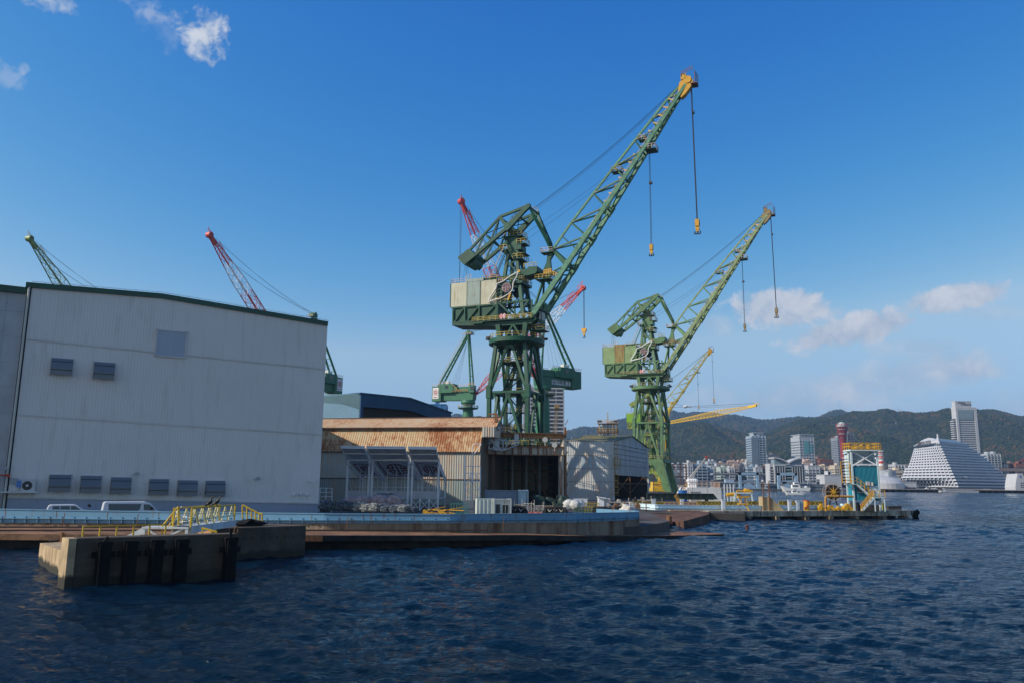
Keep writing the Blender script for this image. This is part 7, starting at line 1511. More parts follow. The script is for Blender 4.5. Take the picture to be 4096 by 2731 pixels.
# ------------------------------------------------------------------ town
tg = G('town_glass', (.045,.06,.08), .25, spec=.7, var=.35, vs=.15); GB = 1.6
cols = {'white':(.45,.46,.475),'pale':(.38,.41,.44),'grey':(.24,.26,.29),'dgrey':(.14,.15,.17),'navy':(.05,.08,.14),'pink':(.52,.38,.32),'cream':(.55,.47,.36),'brown':(.20,.14,.11),'brick':(.22,.09,.06),'green':(.40,.46,.42),'tan':(.42,.34,.27),'bluegrey':(.30,.38,.46)}
def cm(k): return G('town_'+k, cols[k], .6, var=.07, vs=.06)
def block(label, x0, x1, y0, Y, wall='pale', style='grid', fl=3.2, depth=18, rot=0, band=.5, ybase=None, name='apartment_block', roof=True, cat='building', piers=None, wallmat=None):
    A, Bp = W(x0, y0, Y), W(x1, y0, Y); w = Bp.x-A.x; h = A.z-GB; m = wallmat or cm(wall); rt = root(name, label, cat, (A.x, Y, GB), rot)
    MB().box(0, w, 0, depth, 0, h).build('wall', m, rt)
    n = max(1, int((h-1.5)/fl)); n = min(n, 45)
    for i in range(n):
        z = 1.0+i*fl
        if style == 'balc':
            MB().box(.3,w-.3,-.06,.02,z,z+fl*.62).box(-.06,.02,.6,depth-.6,z,z+fl*.62).box(w-.02,w+.06,.6,depth-.6,z,z+fl*.62).build('window', tg, rt)
            MB().box(-.5,w+.5,-1.3,-.06,z-.75,z+.15).build('balcony', m, rt)
        else:
            MB().box(.5,w-.5,-.08,.02,z,z+fl*band).box(-.08,.02,.8,depth-.8,z,z+fl*band).box(w-.02,w+.08,.8,depth-.8,z,z+fl*band).build('window', tg, rt)
    if style in ('grid', 'balc'):
        k = piers or max(2, int(w/4.2)); mb = MB(); yy = -.25 if style == 'grid' else -1.35; pw = .9 if style == 'grid' else .35
        for i in range(k+1): x = .4+(w-.8)*i/k; mb.box(x-pw/2, x+pw/2, yy, .03, 0, h-.3)
        k2 = max(2, int(depth/5))
        for i in range(k2+1):
            y = .5+(depth-1)*i/k2; mb.box(-.2, .03, y-.5, y+.5, 0, h-.3).box(w-.03, w+.2, y-.5, y+.5, 0, h-.3)
        mb.build('pier', m, rt)
    if roof:
        rr = random.Random(int(x0*7+y0)); mb = MB().box(-.2,w+.2,-.3,depth+.2,h,h+.6)
        for i in range(rr.randint(1,3)): a = rr.uniform(.1,.7)*w; mb.box(a,a+w*rr.uniform(.1,.25),3,depth*.6,h+.6,h+rr.uniform(2,4.5))
        mb.build('roof', m, rt)
    return rt, w, h
Z3 = lambda x0, x1, y, Y: (2500+x0/2.6136, 2500+x1/2.6136, 1550+y/2.6136, Y)
Z4 = lambda x0, x1, y, Y: (3200+x0/2.6136, 3200+x1/2.6136, 1550+y/2.6136, Y)
b3 = lambda lab, x0, x1, y, Y, *a, **k: block(lab, *Z3(x0,x1,y,Y), *a, **k)
b4 = lambda lab, x0, x1, y, Y, *a, **k: block(lab, *Z4(x0,x1,y,Y), *a, **k)
# rear rows first, bottom to top of the slope
rows = [
 (b3,'low brown block low on the slope left of the stepped white block',452,520,812,1150,'brown','grid'),
 (b3,'small white roofed building above the left dark gantry',470,560,800,1250,'white','band'),
 (b3,'grey block half behind the dark gantry',540,655,800,1180,'grey','grid'),
 (b3,'dull long block behind the gantry, level with the expressway',450,655,885,1000,'grey','band'),
 (b3,'pale block with white stair tower, first right of the stepped block',865,950,770,1150,'pale','grid'),
 (b3,'cream grey block below the blue roof sign',945,1065,783,1180,'tan','grid'),
 (b3,'white block with square windows right of the stepped block',893,998,820,1020,'white','grid'),
 (b3,'greenish balcony block above the expressway',993,1100,830,1000,'green','balc'),
 (b3,'pinkish long block high in the row',1070,1182,775,1220,'pink','grid'),
 (b3,'pink brown block second in the high row',1178,1242,770,1230,'pink','balc'),
 (b3,'pale tan block just left of the glass apartment tower',1228,1330,757,1240,'tan','grid'),
 (b3,'small blue topped block under the billboard',1012,1065,765,1200,'navy','band'),
 (b3,'pale balcony block with a blue billboard',1085,1145,835,990,'white','balc'),
 (b3,'narrow tan block behind the billboard',1140,1202,818,1010,'tan','grid'),
 (b3,'dark slate block above the expressway',1190,1285,822,1000,'dgrey','balc'),
 (b3,'blue grey glazed block left of the apartment tower foot',1278,1368,826,990,'bluegrey','band'),
 (b3,'white domed small block before the tower',1268,1322,778,1150,'white','grid'),
 (b3,'pale block at the foot of the glass apartment tower',1365,1435,832,980,'pale','grid'),
 (b3,'brown block between the tower and the twin arched building',1425,1520,820,990,'brown','balc'),
 (b3,'flat dark block behind the twin arched building',1490,1620,700,1300,'dgrey','band'),
 (b3,'pink stone block right of the twin arched building',1862,1962,772,1050,'pink','band'),
 (b3,'dark brown roofed block behind the grey office tower foot',1980,2091,742,1250,'brown','band'),
 (b4,'brown office block right of the grey office tower',150,205,740,1260,'brown','band'),
 (b4,'wide brown brick block behind the cream block',205,350,752,1240,'brick','band'),
 (b4,'white block with small square windows',85,206,812,1000,'white','grid'),
 (b4,'cream balcony block next to the white square-windowed one',205,306,820,1010,'cream','balc'),
 (b4,'cream block left of the red lattice tower',362,412,810,1100,'cream','grid'),
 (b4,'dark grey office block behind the red chimney',864,990,798,1100,'dgrey','grid'),
 (b4,'white block with window rows right of the chimney',990,1092,802,1060,'white','balc'),
 (b4,'small pale block with teal top left of the terraced hotel',1082,1130,822,1080,'pale','grid'),
 (b4,'low cream block above the dome, left of the hotel',925,1075,860,980,'cream','band'),
 (b4,'pale glass block behind the right slope of the hotel',1955,2093,690,1150,'pale','balc'),
 (b4,'dark block right of the pale glass block',2100,2175,795,1150,'dgrey','grid'),
 (b4,'red brown block near the right edge',2170,2262,790,1160,'brown','grid'),
 (b4,'wide dark red block at the right edge above the expressway',2255,2420,792,1150,'brick','band')]
for f, lb_, x0, x1, y, Y, col, stl in rows: f(lb_, x0, x1, y, Y, col, stl)
for i in range(70):   # small houses climbing the foot of the hills
    px = rng.uniform(2670, 4130); py = rng.uniform(1845, 1872)
    if 3330 < px < 3420 or 3640 < px < 3950: continue
    Y = rng.uniform(1350, 1500); c = W(px, py, Y); w = rng.uniform(9, 22); h = c.z-GB; col = ('white','pale','tan','grey','cream','brown')[i % 6]
    mb = MB().box(-w/2,w/2,0,10,0,h); r_ = one('hillside_house', mb, cm(col), 'small flat-fronted house low on the wooded slope', 'house', (c.x,Y,GB), group='houses at the foot of the hills')
    mb = MB()
    for z in np.arange(max(2,h-9), h-2, 3.0): mb.box(-w/2+1,w/2-1,-.1,.02,z,z+1.4)
    if len(mb.v): mb.build('window', tg, r_)
# glass apartment tower
rt,w,h = b3('tall glass apartment tower with white slab edges, left of the twin arched building',1326,1468,500,1150,'bluegrey','balc',3.3,30,0)
MB().box(w*.15,w*.85,3,20,h,h+4).box(w*.1,w*.9,2,22,h+4,h+5).build('roof_plant', cm('pale'), rt)
MB().box(-1.4,w*.42,-1.6,0,2,h-2).build('dark_bay', G('bay_glass', (.14,.18,.22), .4, var=.1), rt)
# grey office tower with green glass crown
rt,w,h = b3('grey stone office tower with green glass crown',1822,1978,512,1150,'pale','grid',3.9,30,R(4),.42,name='office_tower')
MB().box(w*.30,w*.62,-.5,.1,h*.66,h*.92).box(w*.72,w*.86,-.5,.1,h*.70,h*.86).build('crown_glass', G('crown_green', (.10,.28,.30), .2), rt); MB().box(w*.05,w*.95,1,25,h,h+3).box(0,w,-.8,30,h+3,h+4).build('crown', cm('pale'), rt)
# dark tower behind the red lattice tower
b4('dark ribbed apartment tower behind the red lattice tower',492,560,476,1500,'dgrey','balc',3.3,30); b4('grey apartment tower left edge behind the red lattice tower',388,440,520,1490,'grey','grid',3.3,30)
# stepped white condominium
for k,(x0,x1,y) in enumerate(((657,708,788),(700,858,800),(850,925,855))):
    b3(('white stair end of the stepped white block','middle of the stepped white block with balconies','lower right step of the stepped white block')[k],x0,x1,y,855+k*2,'white' if k == 0 else 'bluegrey','grid' if k == 0 else 'balc',3.1,20,0,.4)
# twin arched waterfront building
A, B9 = W(2500+1517/2.6136,1900,690), W(2500+1880/2.6136,1900,690); w = B9.x-A.x; zf = lambda y: W(3100,1550+y/2.6136,690).z-GB
tb = root('twin_arched_building','white waterfront building with two curved roofs meeting in a valley','building',(A.x,690,GB)); wh = cm('white'); bgm = cm('bluegrey')
MB().box(0,w,0,12,0,zf(790)).build('wall', wh, tb); MB().box(w*.10,w*.90,-2.5,0,zf(1000),zf(800)).build('wall', wh, tb)
for s_ in (0,1):
    xa, xb = (w*.10,w*.52) if s_ == 0 else (w*.94,w*.52); pts = []
    for i in range(11): t = i/10; pts.append((xa+(xb-xa)*t, zf(724)-(zf(724)-zf(778))*(t**2.0)))
    mb = MB().prism(pts+[(p[0],p[1]-1.1) for p in pts[::-1]],-3.5,12); mb.build('curved_roof', wh, tb)
    MB().prism([(xa+(1 if s_==0 else -1)*.8,zf(800)),(xb,zf(800))]+[(p[0],p[1]-1.2) for p in pts[::-1][:-1]]+[(xa+(1 if s_==0 else -1)*.8,pts[0][1]-1.6)],-1.5,8).build('gable_glass', G('arch_glass', (.20,.27,.30), .3), tb)
for i in range(6):
    z = zf(985)+i*(zf(830)-zf(985))/5.6
    for x0, x1 in ((.12,.40),(.62,.90)):
        MB().box(w*x0,w*x1,-2.7,-2.45,z,z+2.6).build('window', tg, tb)
    MB().box(w*.42,w*.60,-2.6,-2.45,z,z+3.4).build('window', G('arch_glass'), tb); MB().box(w*.02,w*.09,-.2,.05,z,z+1.8).box(w*.93,w*.99,-.2,.05,z,z+1.8).build('window', tg, tb); MB().box(-1,w*.1,-1.5,0,z-1,z-.2).box(w*.91,w+.8,-1.5,0,z-1,z-.2).build('balcony', wh, tb)
mb = MB(); [mb.box(w*x-.25,w*x+.25,-2.95,-2.7,zf(1000),zf(825)) for x in (.12,.19,.26,.33,.40,.62,.69,.76,.83,.90)]; mb.box(w*.42,w*.6,-3,-2.5,zf(800),zf(792)).build('pier', wh, tb)
mb = MB(); [mb.box(w*(.43+.025*i),w*(.43+.025*i)+.9,-2.62,-2.5,zf(798),zf(793)) for i in range(7)]; mb.build('window', tg, tb)
# expressway
ex = root('expressway','long grey elevated expressway on pillars crossing in front of the town','bridge',(W(2500+640/2.6136,1900,800).x,800,GB)); x0w = ex.location.x; ze = lambda y: W(3000,1550+y/2.6136,800).z-GB; XR = W(3372,1900,800).x-x0w; rdm = G('deck_grey', (.24,.25,.27), .7)
xl_ = W(2500+920/2.6136,1900,800).x-x0w
MB().box(xl_,XR,0,12,ze(912),ze(893)).box(xl_,XR,-.4,0,ze(902),ze(891)).build('deck', rdm, ex); MB().box(xl_+4,XR,14,26,ze(975),ze(960)).box(-10,XR,-4,6,ze(985),ze(972)).build('lower_deck', G('deck_dark', (.14,.14,.16), .7), ex)
Q_ = W(3990,1870,1080); MB().box(Q_.x-x0w,Q_.x-x0w+160,280,292,Q_.z-GB-4,Q_.z-GB).box(Q_.x-x0w,Q_.x-x0w+160,281,291,Q_.z-GB-12,Q_.z-GB-10).build('far_deck', G('deck_brown', (.22,.17,.15), .7), ex)
for x in range(8, int(XR), 34): MB().box(x-1.3,x+1.3,3,8,0,ze(912)).build('pillar', cm('pale'), ex)
# waterfront hall, gates, promenade
b3('long low glazed waterfront hall below the expressway',930,1520,992,700,'bluegrey','grid',4.5,14,0,.75,name='waterfront_hall')
b3('low dark waterfront shed left of the glazed hall',455,655,985,720,'dgrey','band',3.5,14)
for k,(x,lab) in enumerate(((1300,'pale blue gate frame on the waterfront, left one'),(1705,'pale blue gate frame on the waterfront, right one'))):
    c = W(2500+x/2.6136,1950,655); one('flood_gate', MB().box(-8,-6,0,2,0,13).box(6,8,0,2,0,13).box(-8,8,0,2,11,13).box(-8,8,.5,1.5,6,6.8).prism([(-5,0),(5,0),(4,3),(0,4.5),(-4,3)],.5,1.5), G('gate_blue', (.28,.42,.55), .5), lab, 'gate', (c.x,655,GB))
b4('low white waterfront hall behind the hose reel',255,430,912,760,'white','band',6,20,0,.15,name='waterfront_hall')
for k,(x0,x1,y) in enumerate(((1885,2091,1010),(1500,1885,1005))): b3(('low terraced promenade building right of the arched building','low canopy building in front of the arched building')[k],x0,x1,y,660,'grey','band',3,8,name='promenade_building')
b4('low promenade terrace below the red lattice tower',0,260,1015,665,'grey','band',3,8,name='promenade_building')
# red lattice harbour tower
c = W(3200+441/2.6136,1720,1180); pt = root('harbour_tower','waisted red lattice observation tower with pale top decks','tower',(c.x,1180,GB)); zt = lambda y: W(3369,1550+y/2.6136,1180).z-GB; Hh = zt(405); prr = G('tower_red', (.24,.03,.04), .5, var=.1); sc_ = 1180/F/2.6136
rad = lambda z: (26*(1-min(z/(Hh*.62),1))**1.5+25+ (28*max(0,(z-Hh*.62)/(Hh*.38))**1.6))*sc_
n = 16; nz_ = 14; mb = MB()
for i in range(n):
    for s_ in (1,-1):
        tw_ = s_*R(140)
        for k in range(nz_):
            z0, z1 = Hh*k/nz_, Hh*(k+1)/nz_; t0, t1 = 2*math.pi*i/n+tw_*k/nz_, 2*math.pi*i/n+tw_*(k+1)/nz_
            mb.beam((rad(z0)*math.cos(t0),rad(z0)*math.sin(t0),z0),(rad(z1)*math.cos(t1),rad(z1)*math.sin(t1),z1),.45)
mb.build('lattice', prr, pt)
mb = MB()
for k in range(1, 15):
    z = Hh*k/14.5; mb.lathe([(rad(z)*1.0,z),(rad(z)*1.03,z),(rad(z)*1.03,z+.7),(rad(z)*1.0,z+.7)], n=24)
mb.build('ring', prr, pt); MB().lathe([(0,0),(4.5,0),(4.5,Hh),(0,Hh)], n=16).build('shaft', prr, pt)
for k in range(4): z = Hh*(.72+.075*k); MB().lathe([(0,z),(rad(z)*.92,z),(rad(z+2)*.92,z+2.2),(0,z+2.2)], n=24).build('floor_ring', wh, pt)
r1 = 54*sc_; MB().lathe([(0,Hh),(r1,Hh),(r1*1.02,Hh+1),(r1*1.02,zt(385)),(r1*.9,zt(384)),(r1*.85,zt(372)),(r1*.5,zt(370)),(r1*.45,zt(360)),(0,zt(360))], n=32).build('top_deck', G('deck_mint', (.42,.50,.50), .5), pt)
tx = 'PORT OF KOBE PORT OF KOBE '
for i, ch_ in enumerate(tx):
    if ch_ == ' ': continue
    t = R(-200+i*14.4); Mx = Matrix.Translation(((r1*1.04)*math.cos(t),(r1*1.04)*math.sin(t),(zt(385)+Hh)/2+1)) @ Matrix.Rotation(t+R(90),4,'Z') @ Matrix.Rotation(R(90),4,'X'); text('letter', ch_, 5.0, G('crest_red'), pt, Mx, .1)
# striped chimney, tank, dome
c = W(3200+836/2.6136,1800,900); ch_ = root('chimney','red and white striped chimney beside the teal tower','chimney',(c.x,900,GB)); zc = lambda y: W(3520,1550+y/2.6136,900).z-GB; ys = [815,790,765,738,712,688,672,655]
MB().lathe([(0,0),(5.0,0),(5.0,zc(818)),(0,zc(818))], n=20).build('base', cm('tan'), ch_)
for i in range(7): MB().lathe([(0,zc(ys[i])),(3.1,zc(ys[i])),(3.1,zc(ys[i+1])),(0,zc(ys[i+1]))], n=20).build('band', red if i % 2 else wht, ch_)
for k, z in enumerate((zc(675),zc(702),zc(745))): MB().rail([(4.2*math.cos(a),4.2*math.sin(a),z) for a in [2*math.pi*i/10 for i in range(10)]],close=True,sp=3,r=.2,h=2).tube((-4.5,0,z+1),(-6,0,z+1),1.2,n=10).build('gallery', wht, ch_)
c = W(3200+887/2.6136,1900,800); one('silo', MB().lathe([(0,0),(10.5,0),(10.5,W(3540,1550+868/2.6136,800).z-GB),(0,W(3540,1550+868/2.6136,800).z-GB+1)], n=28), cm('pale'), 'round pale storage silo right of the chimney', 'silo', (c.x,800,GB))
c = W(3200+850/2.6136,1900,720); zd = W(3500,1550+915/2.6136,720).z-GB; one('dome_hall', MB().lathe([(18,0),(18,zd*.45),(15,zd*.68),(9,zd*.9),(0,zd)], n=28), cm('white'), 'white tent-like domed hall right of the teal tower', 'hall', (c.x,720,GB))
b4('low pale terminal wing left of the terraced hotel',895,1215,985,720,'white','band',4,16,0,.35,name='terminal_wing'); b4('grey terminal block between the dome and the hotel',925,1035,925,745,'pale','band',5,20,0,.3,name='terminal_wing')
# terraced hotel
hotM = G('hotel_white', (.52,.53,.58), .45, var=.03); hg = G('hotel_glass', (.22,.27,.31), .25, spec=.6, var=.3, vs=.12); YH = 800.
ho = root('terraced_hotel','huge white ship-like terraced hotel with curved dark roof on the right','hotel',(W(3820,1900,YH).x,YH,GB)); hoX = ho.location.x
zy = lambda y: W(3820,1550+y/2.6136,YH).z-GB; xx = lambda x, Y=YH: W(3200+x/2.6136,1900,Y).x-hoX
LV = [1052,1025,990,958,925,893,862,832,802,774,746,718,690,662,634,606,572]
fL = lambda y: float(np.interp(y,[572,600,700,800,835,870,905,940,975,1052],[1228,1215,1180,1140,1095,1085,1070,1050,1215,1215])); fC = lambda y: float(np.interp(y,[572,620,1010,1052],[1485,1505,1645,1645])); fR_ = lambda y: float(np.interp(y,[572,690,800,900,950,985,1052],[1800,1950,2060,2150,2210,2275,2280]))
for i in range(len(LV)-1):
    y0, y1 = LV[i], LV[i+1]; z0, z1 = zy(y0), zy(y1); L3, C3, R3 = (xx(fL(y1),YH+70),70), (xx(fC(y1)),0), (xx(fR_(y1),YH+45),45); hh = z1-z0
    P5 = [C3, R3, (xx(fR_(y1),YH+110)-4,110), (xx(fL(y1),YH+110)+4,110), L3]; cen = (sum(p[0] for p in P5)/5, sum(p[1] for p in P5)/5)
    ins = lambda s_: [(cen[0]+(p[0]-cen[0])*s_, cen[1]+(p[1]-cen[1])*s_) for p in P5]
    MB().prism(ins(1.0), z0+hh*.62, z1+hh*.12, 'z').build('terrace', hotM, ho)
    MB().prism(ins(.965), z0, z0+hh*.62, 'z').build('window', hg if i > 2 else tg, ho)
mb = MB(); z1 = zy(572)
for i in range(1, len(LV)-2):
    y1 = LV[i+1]; za_, zb2_ = zy(LV[i]), zy(LV[i+1])
    for s_, n_ in ((0,13),(1,26)):
        for k in range(n_):
            t = (k+.5)/n_; a = (xx(fC(y1)),0); b = (xx(fL(y1),YH+70),70) if s_ == 0 else (xx(fR_(y1),YH+45),45); x, y = a[0]+(b[0]-a[0])*t, a[1]+(b[1]-a[1])*t; x, y = x*.97+.03*xx(1650), y+2.0; mb.box(x-.18,x+.18,y-.2,y+1.5,za_,za_+(zb2_-za_)*.62)
mb.build('room_divider', hotM, ho)['kind'] = 'stuff'
# curved roof: arch on the left face pushed back along the right side
a0 = Vector((xx(1492),0,z1)); aL = Vector((xx(1212,YH+70),70,zy(600))); arch = [(1.0,0),(.93,.25),(.82,.55),(.66,.83),(.5,.97),(.36,1.0),(.22,.80),(.1,.5),(0,.12),(0,0)]; hA = zy(497)-z1
pr_ = [a0.lerp(aL, t)+Vector((0,0,hA*v-(a0.lerp(aL,t).z-z1)*(1 if v == 0 else 0))) for t, v in arch]; dR = Vector((xx(1800,YH+45)-xx(1492),45,0)); n = len(pr_)
mb = MB().add([tuple(p) for p in pr_]+[tuple(p+dR*(.97 if v < .3 else .72)) for p, (t, v) in zip(pr_, arch)], [tuple(range(n)),tuple(range(n,2*n))[::-1]]+[(i,n+i,n+(i+1)%n,(i+1)%n) for i in range(n)])
ro_ = mb.build('roof', G('hotel_roof', (.17,.20,.24), .35, spec=.6), ho)
nf = (aL-a0).cross(Vector((0,0,1))).normalized(); nf = nf if nf.x < 0 else -nf
mb = MB().add([tuple(p+nf*.8) for p in pr_]+[tuple(p+nf*.1) for p in pr_], [tuple(range(n)),tuple(range(n,2*n))[::-1]]+[(i,n+i,n+(i+1)%n,(i+1)%n) for i in range(n)]); ae = mb.build('roof_end', hotM, ho)
mid_ = a0.lerp(aL,.55)+Vector((0,0,hA*.42))+nf*1.0; vx = (a0-aL); vx.z = 0; vx.normalize(); Mx = Matrix((vx, Vector((0,0,1)), vx.cross(Vector((0,0,1))))).transposed().to_4x4(); Mx.translation = mid_; text('sign_text','ORIENTAL HOTEL',4.6,G('sign_black'),ae,Mx,.1,width=38)
MB().add([tuple(a0.lerp(aL,t)+nf*.6+Vector((0,0,d))) for t in (.12,.9) for d in (-.5,1.6)]+[tuple(a0.lerp(aL,t)+nf*.1+Vector((0,0,d))) for t in (.12,.9) for d in (-.5,1.6)],[(0,2,3,1),(4,5,7,6),(0,1,5,4),(2,6,7,3)]).build('window', tg, ae)
MB().lathe([(0,z1),(1.5,z1),(1.5,z1+4),(.8,z1+5),(.8,z1+8),(0,z1+9)],(xx(1495),4),12).build('lighthouse', hotM, ho)
for k in range(4): x = xx(1660+140*k); MB().prism([(x,zy(932)),(x+xx(120)-xx(0),zy(930)),(x+xx(110)-xx(0),zy(922)),(x,zy(922))],5+11*k,9+11*k).build('awning', hotM, ho)
# hotel tower
th_, w, h = b4('tall slim white hotel tower with handwritten name on its roof box',1625,1840,202,1230,'white','band',3.3,12,0,.45,name='hotel_tower',roof=False)
MB().box(w*.12,w*.82,-.6,.1,h*.86,h*.965).build('crown_glass', G('arch_glass'), th_); MB().box(-2.6,0,2,11,h*.28,h*.86).box(w,w+3,2,11,0,h*.97).build('side_wing', G('side_glass', (.10,.11,.12), .4), th_)
for i in range(36): z = 3+i*3.3; MB().box(-4.4,-.2,1,11,z,z+1.2).build('balcony', cm('white'), th_) if z < h*.83 else 0; MB().box(w+1,w+5.5,1,11,z,z+1.2).build('balcony', cm('dgrey'), th_) if z < h*.9 else 0
MB().box(-.3,w*.1,-.7,11.9,0,h*.9645).box(w*.88,w+.3,-.7,11.9,0,h*.9645).box(-.35,w+.35,-.75,12.1,h*.965,h+.1).build('pier', cm('white'), th_)
hb = W(3830,1550+137/2.6136,1230).z-GB; rb = MB().box(w*.02,w*.80,1,11,h,hb-.8).box(w*.01,w*.81,.6,11.4,hb-.8,hb).build('roof_box', cm('white'), th_)
text('sign_text','Hotel',4.2,G('sign_black'),rb,faceM(w*.30,.9,h+(hb-h)*.72),.1,.35); text('sign_text','Okura',6.2,G('sign_black'),rb,faceM(w*.52,.9,h+(hb-h)*.48),.1,.4)
# ship bow at the right edge
P = W(3200+2290/2.6136,1955,740); sh = root('white_ferry','white ship superstructure with blue shield at the right edge beside the hotel','ship',(W(4050,1900,745).x,745,0)); xf = lambda x: W(3200+x/2.6136,1900,745).x-sh.location.x; zf2 = lambda y: W(4060,1550+y/2.6136,745).z
MB().prism([(xf(2240),zf2(1035)),(xf(2252),zf2(975)),(xf(2275),zf2(897)),(xf(2330),zf2(893)),(xf(2340),zf2(925)),(xf(2480),zf2(925)),(xf(2480),0),(xf(2240),0)],0,16).build('hull', cm('white'), sh)
MB().prism([(xf(2296),zf2(912)),(xf(2308),zf2(912)),(xf(2307),zf2(930)),(xf(2302),zf2(938)),(xf(2296),zf2(930))],-.3,0).build('shield', G('shield_blue', (.03,.12,.42), .5), sh)
for j_ in range(3):
    for i in range(6): MB().box(xf(2298+24*i),xf(2314+24*i),-.15,.02,zf2(998+22*j_),zf2(988+22*j_)).build('window', tg, sh)
for k in range(2): pass
c = W(3200+2310/2.6136,1830,1300); rc = root('harbour_crane','thin dark red crane far behind at the right edge','crane',(c.x,1300,GB)); zz = W(4085,1550+700/2.6136,1300).z-GB; MB().beam((0,0,0),(0,0,zz*.85),2.5).beam((-2,0,zz*.75),(9,0,zz),1.2).beam((0,0,zz*.6),(9,0,zz),.6).build('frame', prr, rc)
# boats, parked cars, quay of the far pier
def boat(lab, px, py, Y, L, fer=False):
    c = WZ(px, py, 0); k = Y; P = W(px, py, Y); rt = root('ferry' if fer else 'motor_boat', lab, 'boat', (P.x-L/2, Y, 0)); s = L/14
    MB().prism([(0,2.6*s),(1.2*s,0),(L-.6*s,0),(L,1.6*s),(L,1.9*s),(3.5*s,1.5*s)],-1.8*s,1.8*s).build('hull', wht, rt); MB().box(5.2*s,9*s,-1.2*s,1.2*s,1.6*s,3.4*s).box(6.2*s,8.4*s,-1*s,1*s,3.4*s,4.6*s).build('cabin', wht, rt)
    MB().box(5.15*s,8*s,-1.25*s,-1.18*s,2.3*s,3.1*s).box(6.4*s,8.2*s,-1.05*s,-.98*s,3.8*s,4.3*s).build('window', tg, rt); MB().beam((7*s,0,4.6*s),(7*s,0,6.6*s),.15*s).beam((.3*s,0,2.6*s),(.3*s,0,4*s),.1*s).rail([(9*s,-1.5*s,1.7*s),(13.6*s,-1.5*s,1.8*s)],h=.9*s,sp=1.3*s,r=.04*s).build('mast', wht, rt)
    MB().blob((12.2*s,0,2.2*s),.9*s,.8*s,.5*s,2,.1).build('life_raft', cwht, rt); MB().prism([(1.3*s,-.15),(L-.7*s,-.15),(L-.65*s,.18*s),(1.1*s,.25*s)],-1.83*s,1.83*s).build('boot_stripe', G('boot_dark', (.06,.05,.05), .6), rt)
boat('small white motor boat crossing the water left of the hose reel', 3178, 1975, 420, 9.6*420/420*1.0+0)
boat('white harbour ferry moored behind the small motor boat', 3182, 1960, 640, 22, True)
a = W(3200+820/2.6136,1900,690); b = W(4300,1900,740); mb = MB().prism([(0,-2),(b.x-a.x,-2),(b.x-a.x,2.2),(0,2.2)],0,25); o = mb.build('hotel_quay', G('quay_dark', (.06,.055,.05), .9)); o.location = (a.x,690,0); tag(o, kind='structure')
MB().box(0,b.x-a.x,-.3,25,2.2,2.5).build('quay_edge', cm('tan'), o); mb = MB(); [mb.box(x,x+2.2,-.6,0,.2,2.1) for x in np.arange(2,b.x-a.x,5.5)]; mb.build('quay_fender', blk, o)['kind'] = 'stuff'
def tiny_car(px, Y, lab, col):
    c = W(px,1950,Y); r_ = root('parked_car', lab, 'car', (c.x,Y,2.5), 0, 'cars parked in front of the terraced hotel'); MB().prism([(0,.3),(0,.9),(.7,1.0),(1.2,1.45),(3,1.45),(3.7,.95),(4.4,.8),(4.4,.3)],0,1.7).build('body', col, r_); MB().prism([(.9,1.0),(1.25,1.38),(2.9,1.38),(3.4,1.0)],-.03,0).build('window', tg, r_)
    for x in (.9,3.5): MB().tube((x,-.02,.32),(x,1.72,.32),.33,n=10).build('wheel', tyre, r_)
for k,(x,lab,cl_) in enumerate(((1315,'white car, leftmost of those parked before the hotel',carw),(1345,'white car parked second before the hotel',carw),(1410,'silver car parked in the middle before the hotel',cm('pale')),(1435,'white car parked right of the silver one',carw),(1462,'white car at the right end of the hotel parking',carw))): tiny_car(3200+x/2.6136,697,lab,cl_)
c = W(3200+1670/2.6136,1957,684); one('pontoon', MB().box(-16,16,-4,0,.2,1.6).box(-12,12,-4.2,.2,1.6,2.0).box(-14,-8,-3,0,-.5,.2).box(8,14,-3,0,-.5,.2), cm('white'), 'white floating pontoon before the terraced hotel corner', 'pontoon', (c.x,688,0))
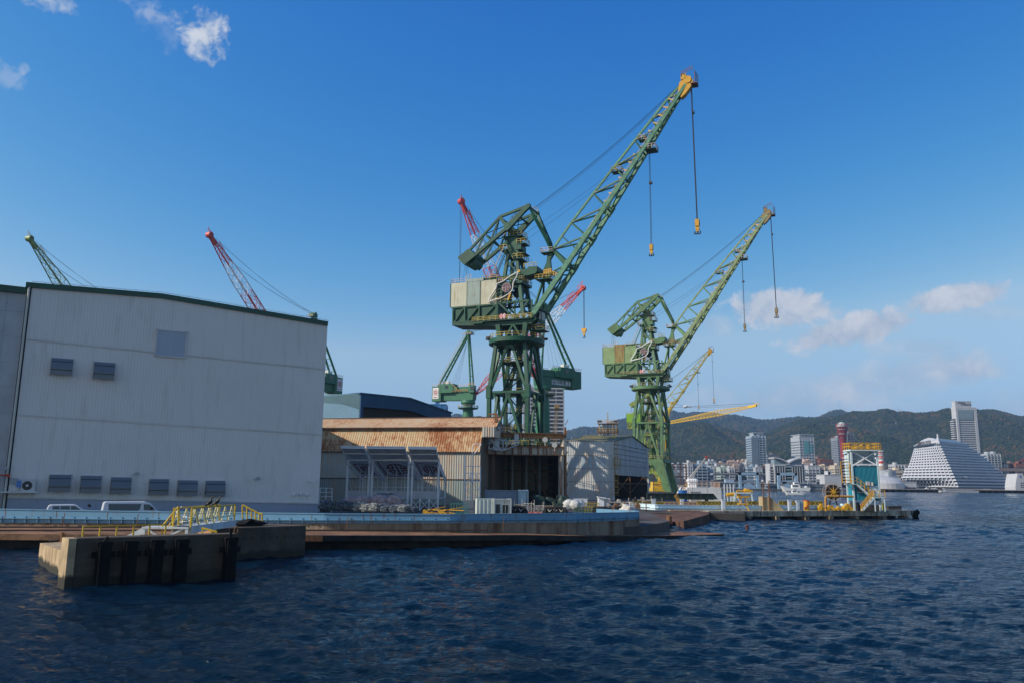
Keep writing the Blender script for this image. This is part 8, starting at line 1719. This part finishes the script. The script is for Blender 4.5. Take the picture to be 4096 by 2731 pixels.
# tower blocks behind the big crane
rt,w,h = block('tall white slab tower with balcony rows behind the big green crane',2193,2255,1500,620,'white','balc',3.0,16,0); MB().box(w*.1,w*.8,2,10,h,h+3).build('roof_plant', cm('brown'), rt)
block('white left wing of the tall tower behind the big crane legs',2095,2150,1548,640,'white','balc',3.0,16,0); block('dark recessed middle of the tall tower behind the crane',2150,2193,1530,660,'grey','band',3.0,16,0)
block('low white apartment block behind the crane legs at left',1990,2016,1695,700,'white','balc',3.0,16); block('low bluish apartment block behind the crane legs',2019,2045,1690,720,'bluegrey','balc',3.0,16)
block('bright blue glass office block peeping over the blue shed',1720,1785,1617,620,'navy','grid',3.6,16,wallmat=G('office_blue', (.05,.20,.42), .3, var=.3, vs=.3), name='office_block'); 
c = W(2215,1640,330); mb = MB(); a, b = W(2208,1760,330), W(2228,1632,330); 
for d_ in (-.8,.8): mb.beam((a.x+d_,330,1),(b.x+d_*.5,330,b.z),.25)
for k in range(12): t0, t1 = k/12, (k+1)/12; p0, p1 = a.lerp(b,t0), a.lerp(b,t1); s_ = 1 if k%2 else -1; mb.beam((p0.x-s_*.8,330,p0.z),(p1.x+s_*.8,330,p1.z),.18)
mb.box(b.x-1,b.x+1,329,331,b.z,b.z+1.5); o = mb.build('lattice_mast', G('mast_brown', (.30,.20,.10), .7, rust=.5)); tag(o, 'thin brown lattice mast in front of the tall balcony tower', 'mast')
for k,(px,py,Y) in enumerate(((2005+281,1760,2200),(3200+1030/2.6136,1648,3000),(3200+1057/2.6136,1650,3000),(3200+1005/2.6136,1700,2500),(3080,1790,2500))):
    c = W(px,py,Y); h_ = 45; mb = MB(); [mb.beam((x,0,0),(0,0,h_),.8) for x in (-3,3)]; [mb.beam((-5+z*.05,0,z),(5-z*.05,0,z),.7) for z in (24,32,40)]
    one('pylon', mb, G('pylon_grey', (.35,.36,.38), .6), ('thin pylon on the ridge left of the rusty lookout','left of two thin masts on the ridge','right of two thin masts on the ridge','pylon on the wooded slope below the masts','pylon on the slope behind the apartment tower')[k], 'pylon', (c.x,Y,c.z-30))
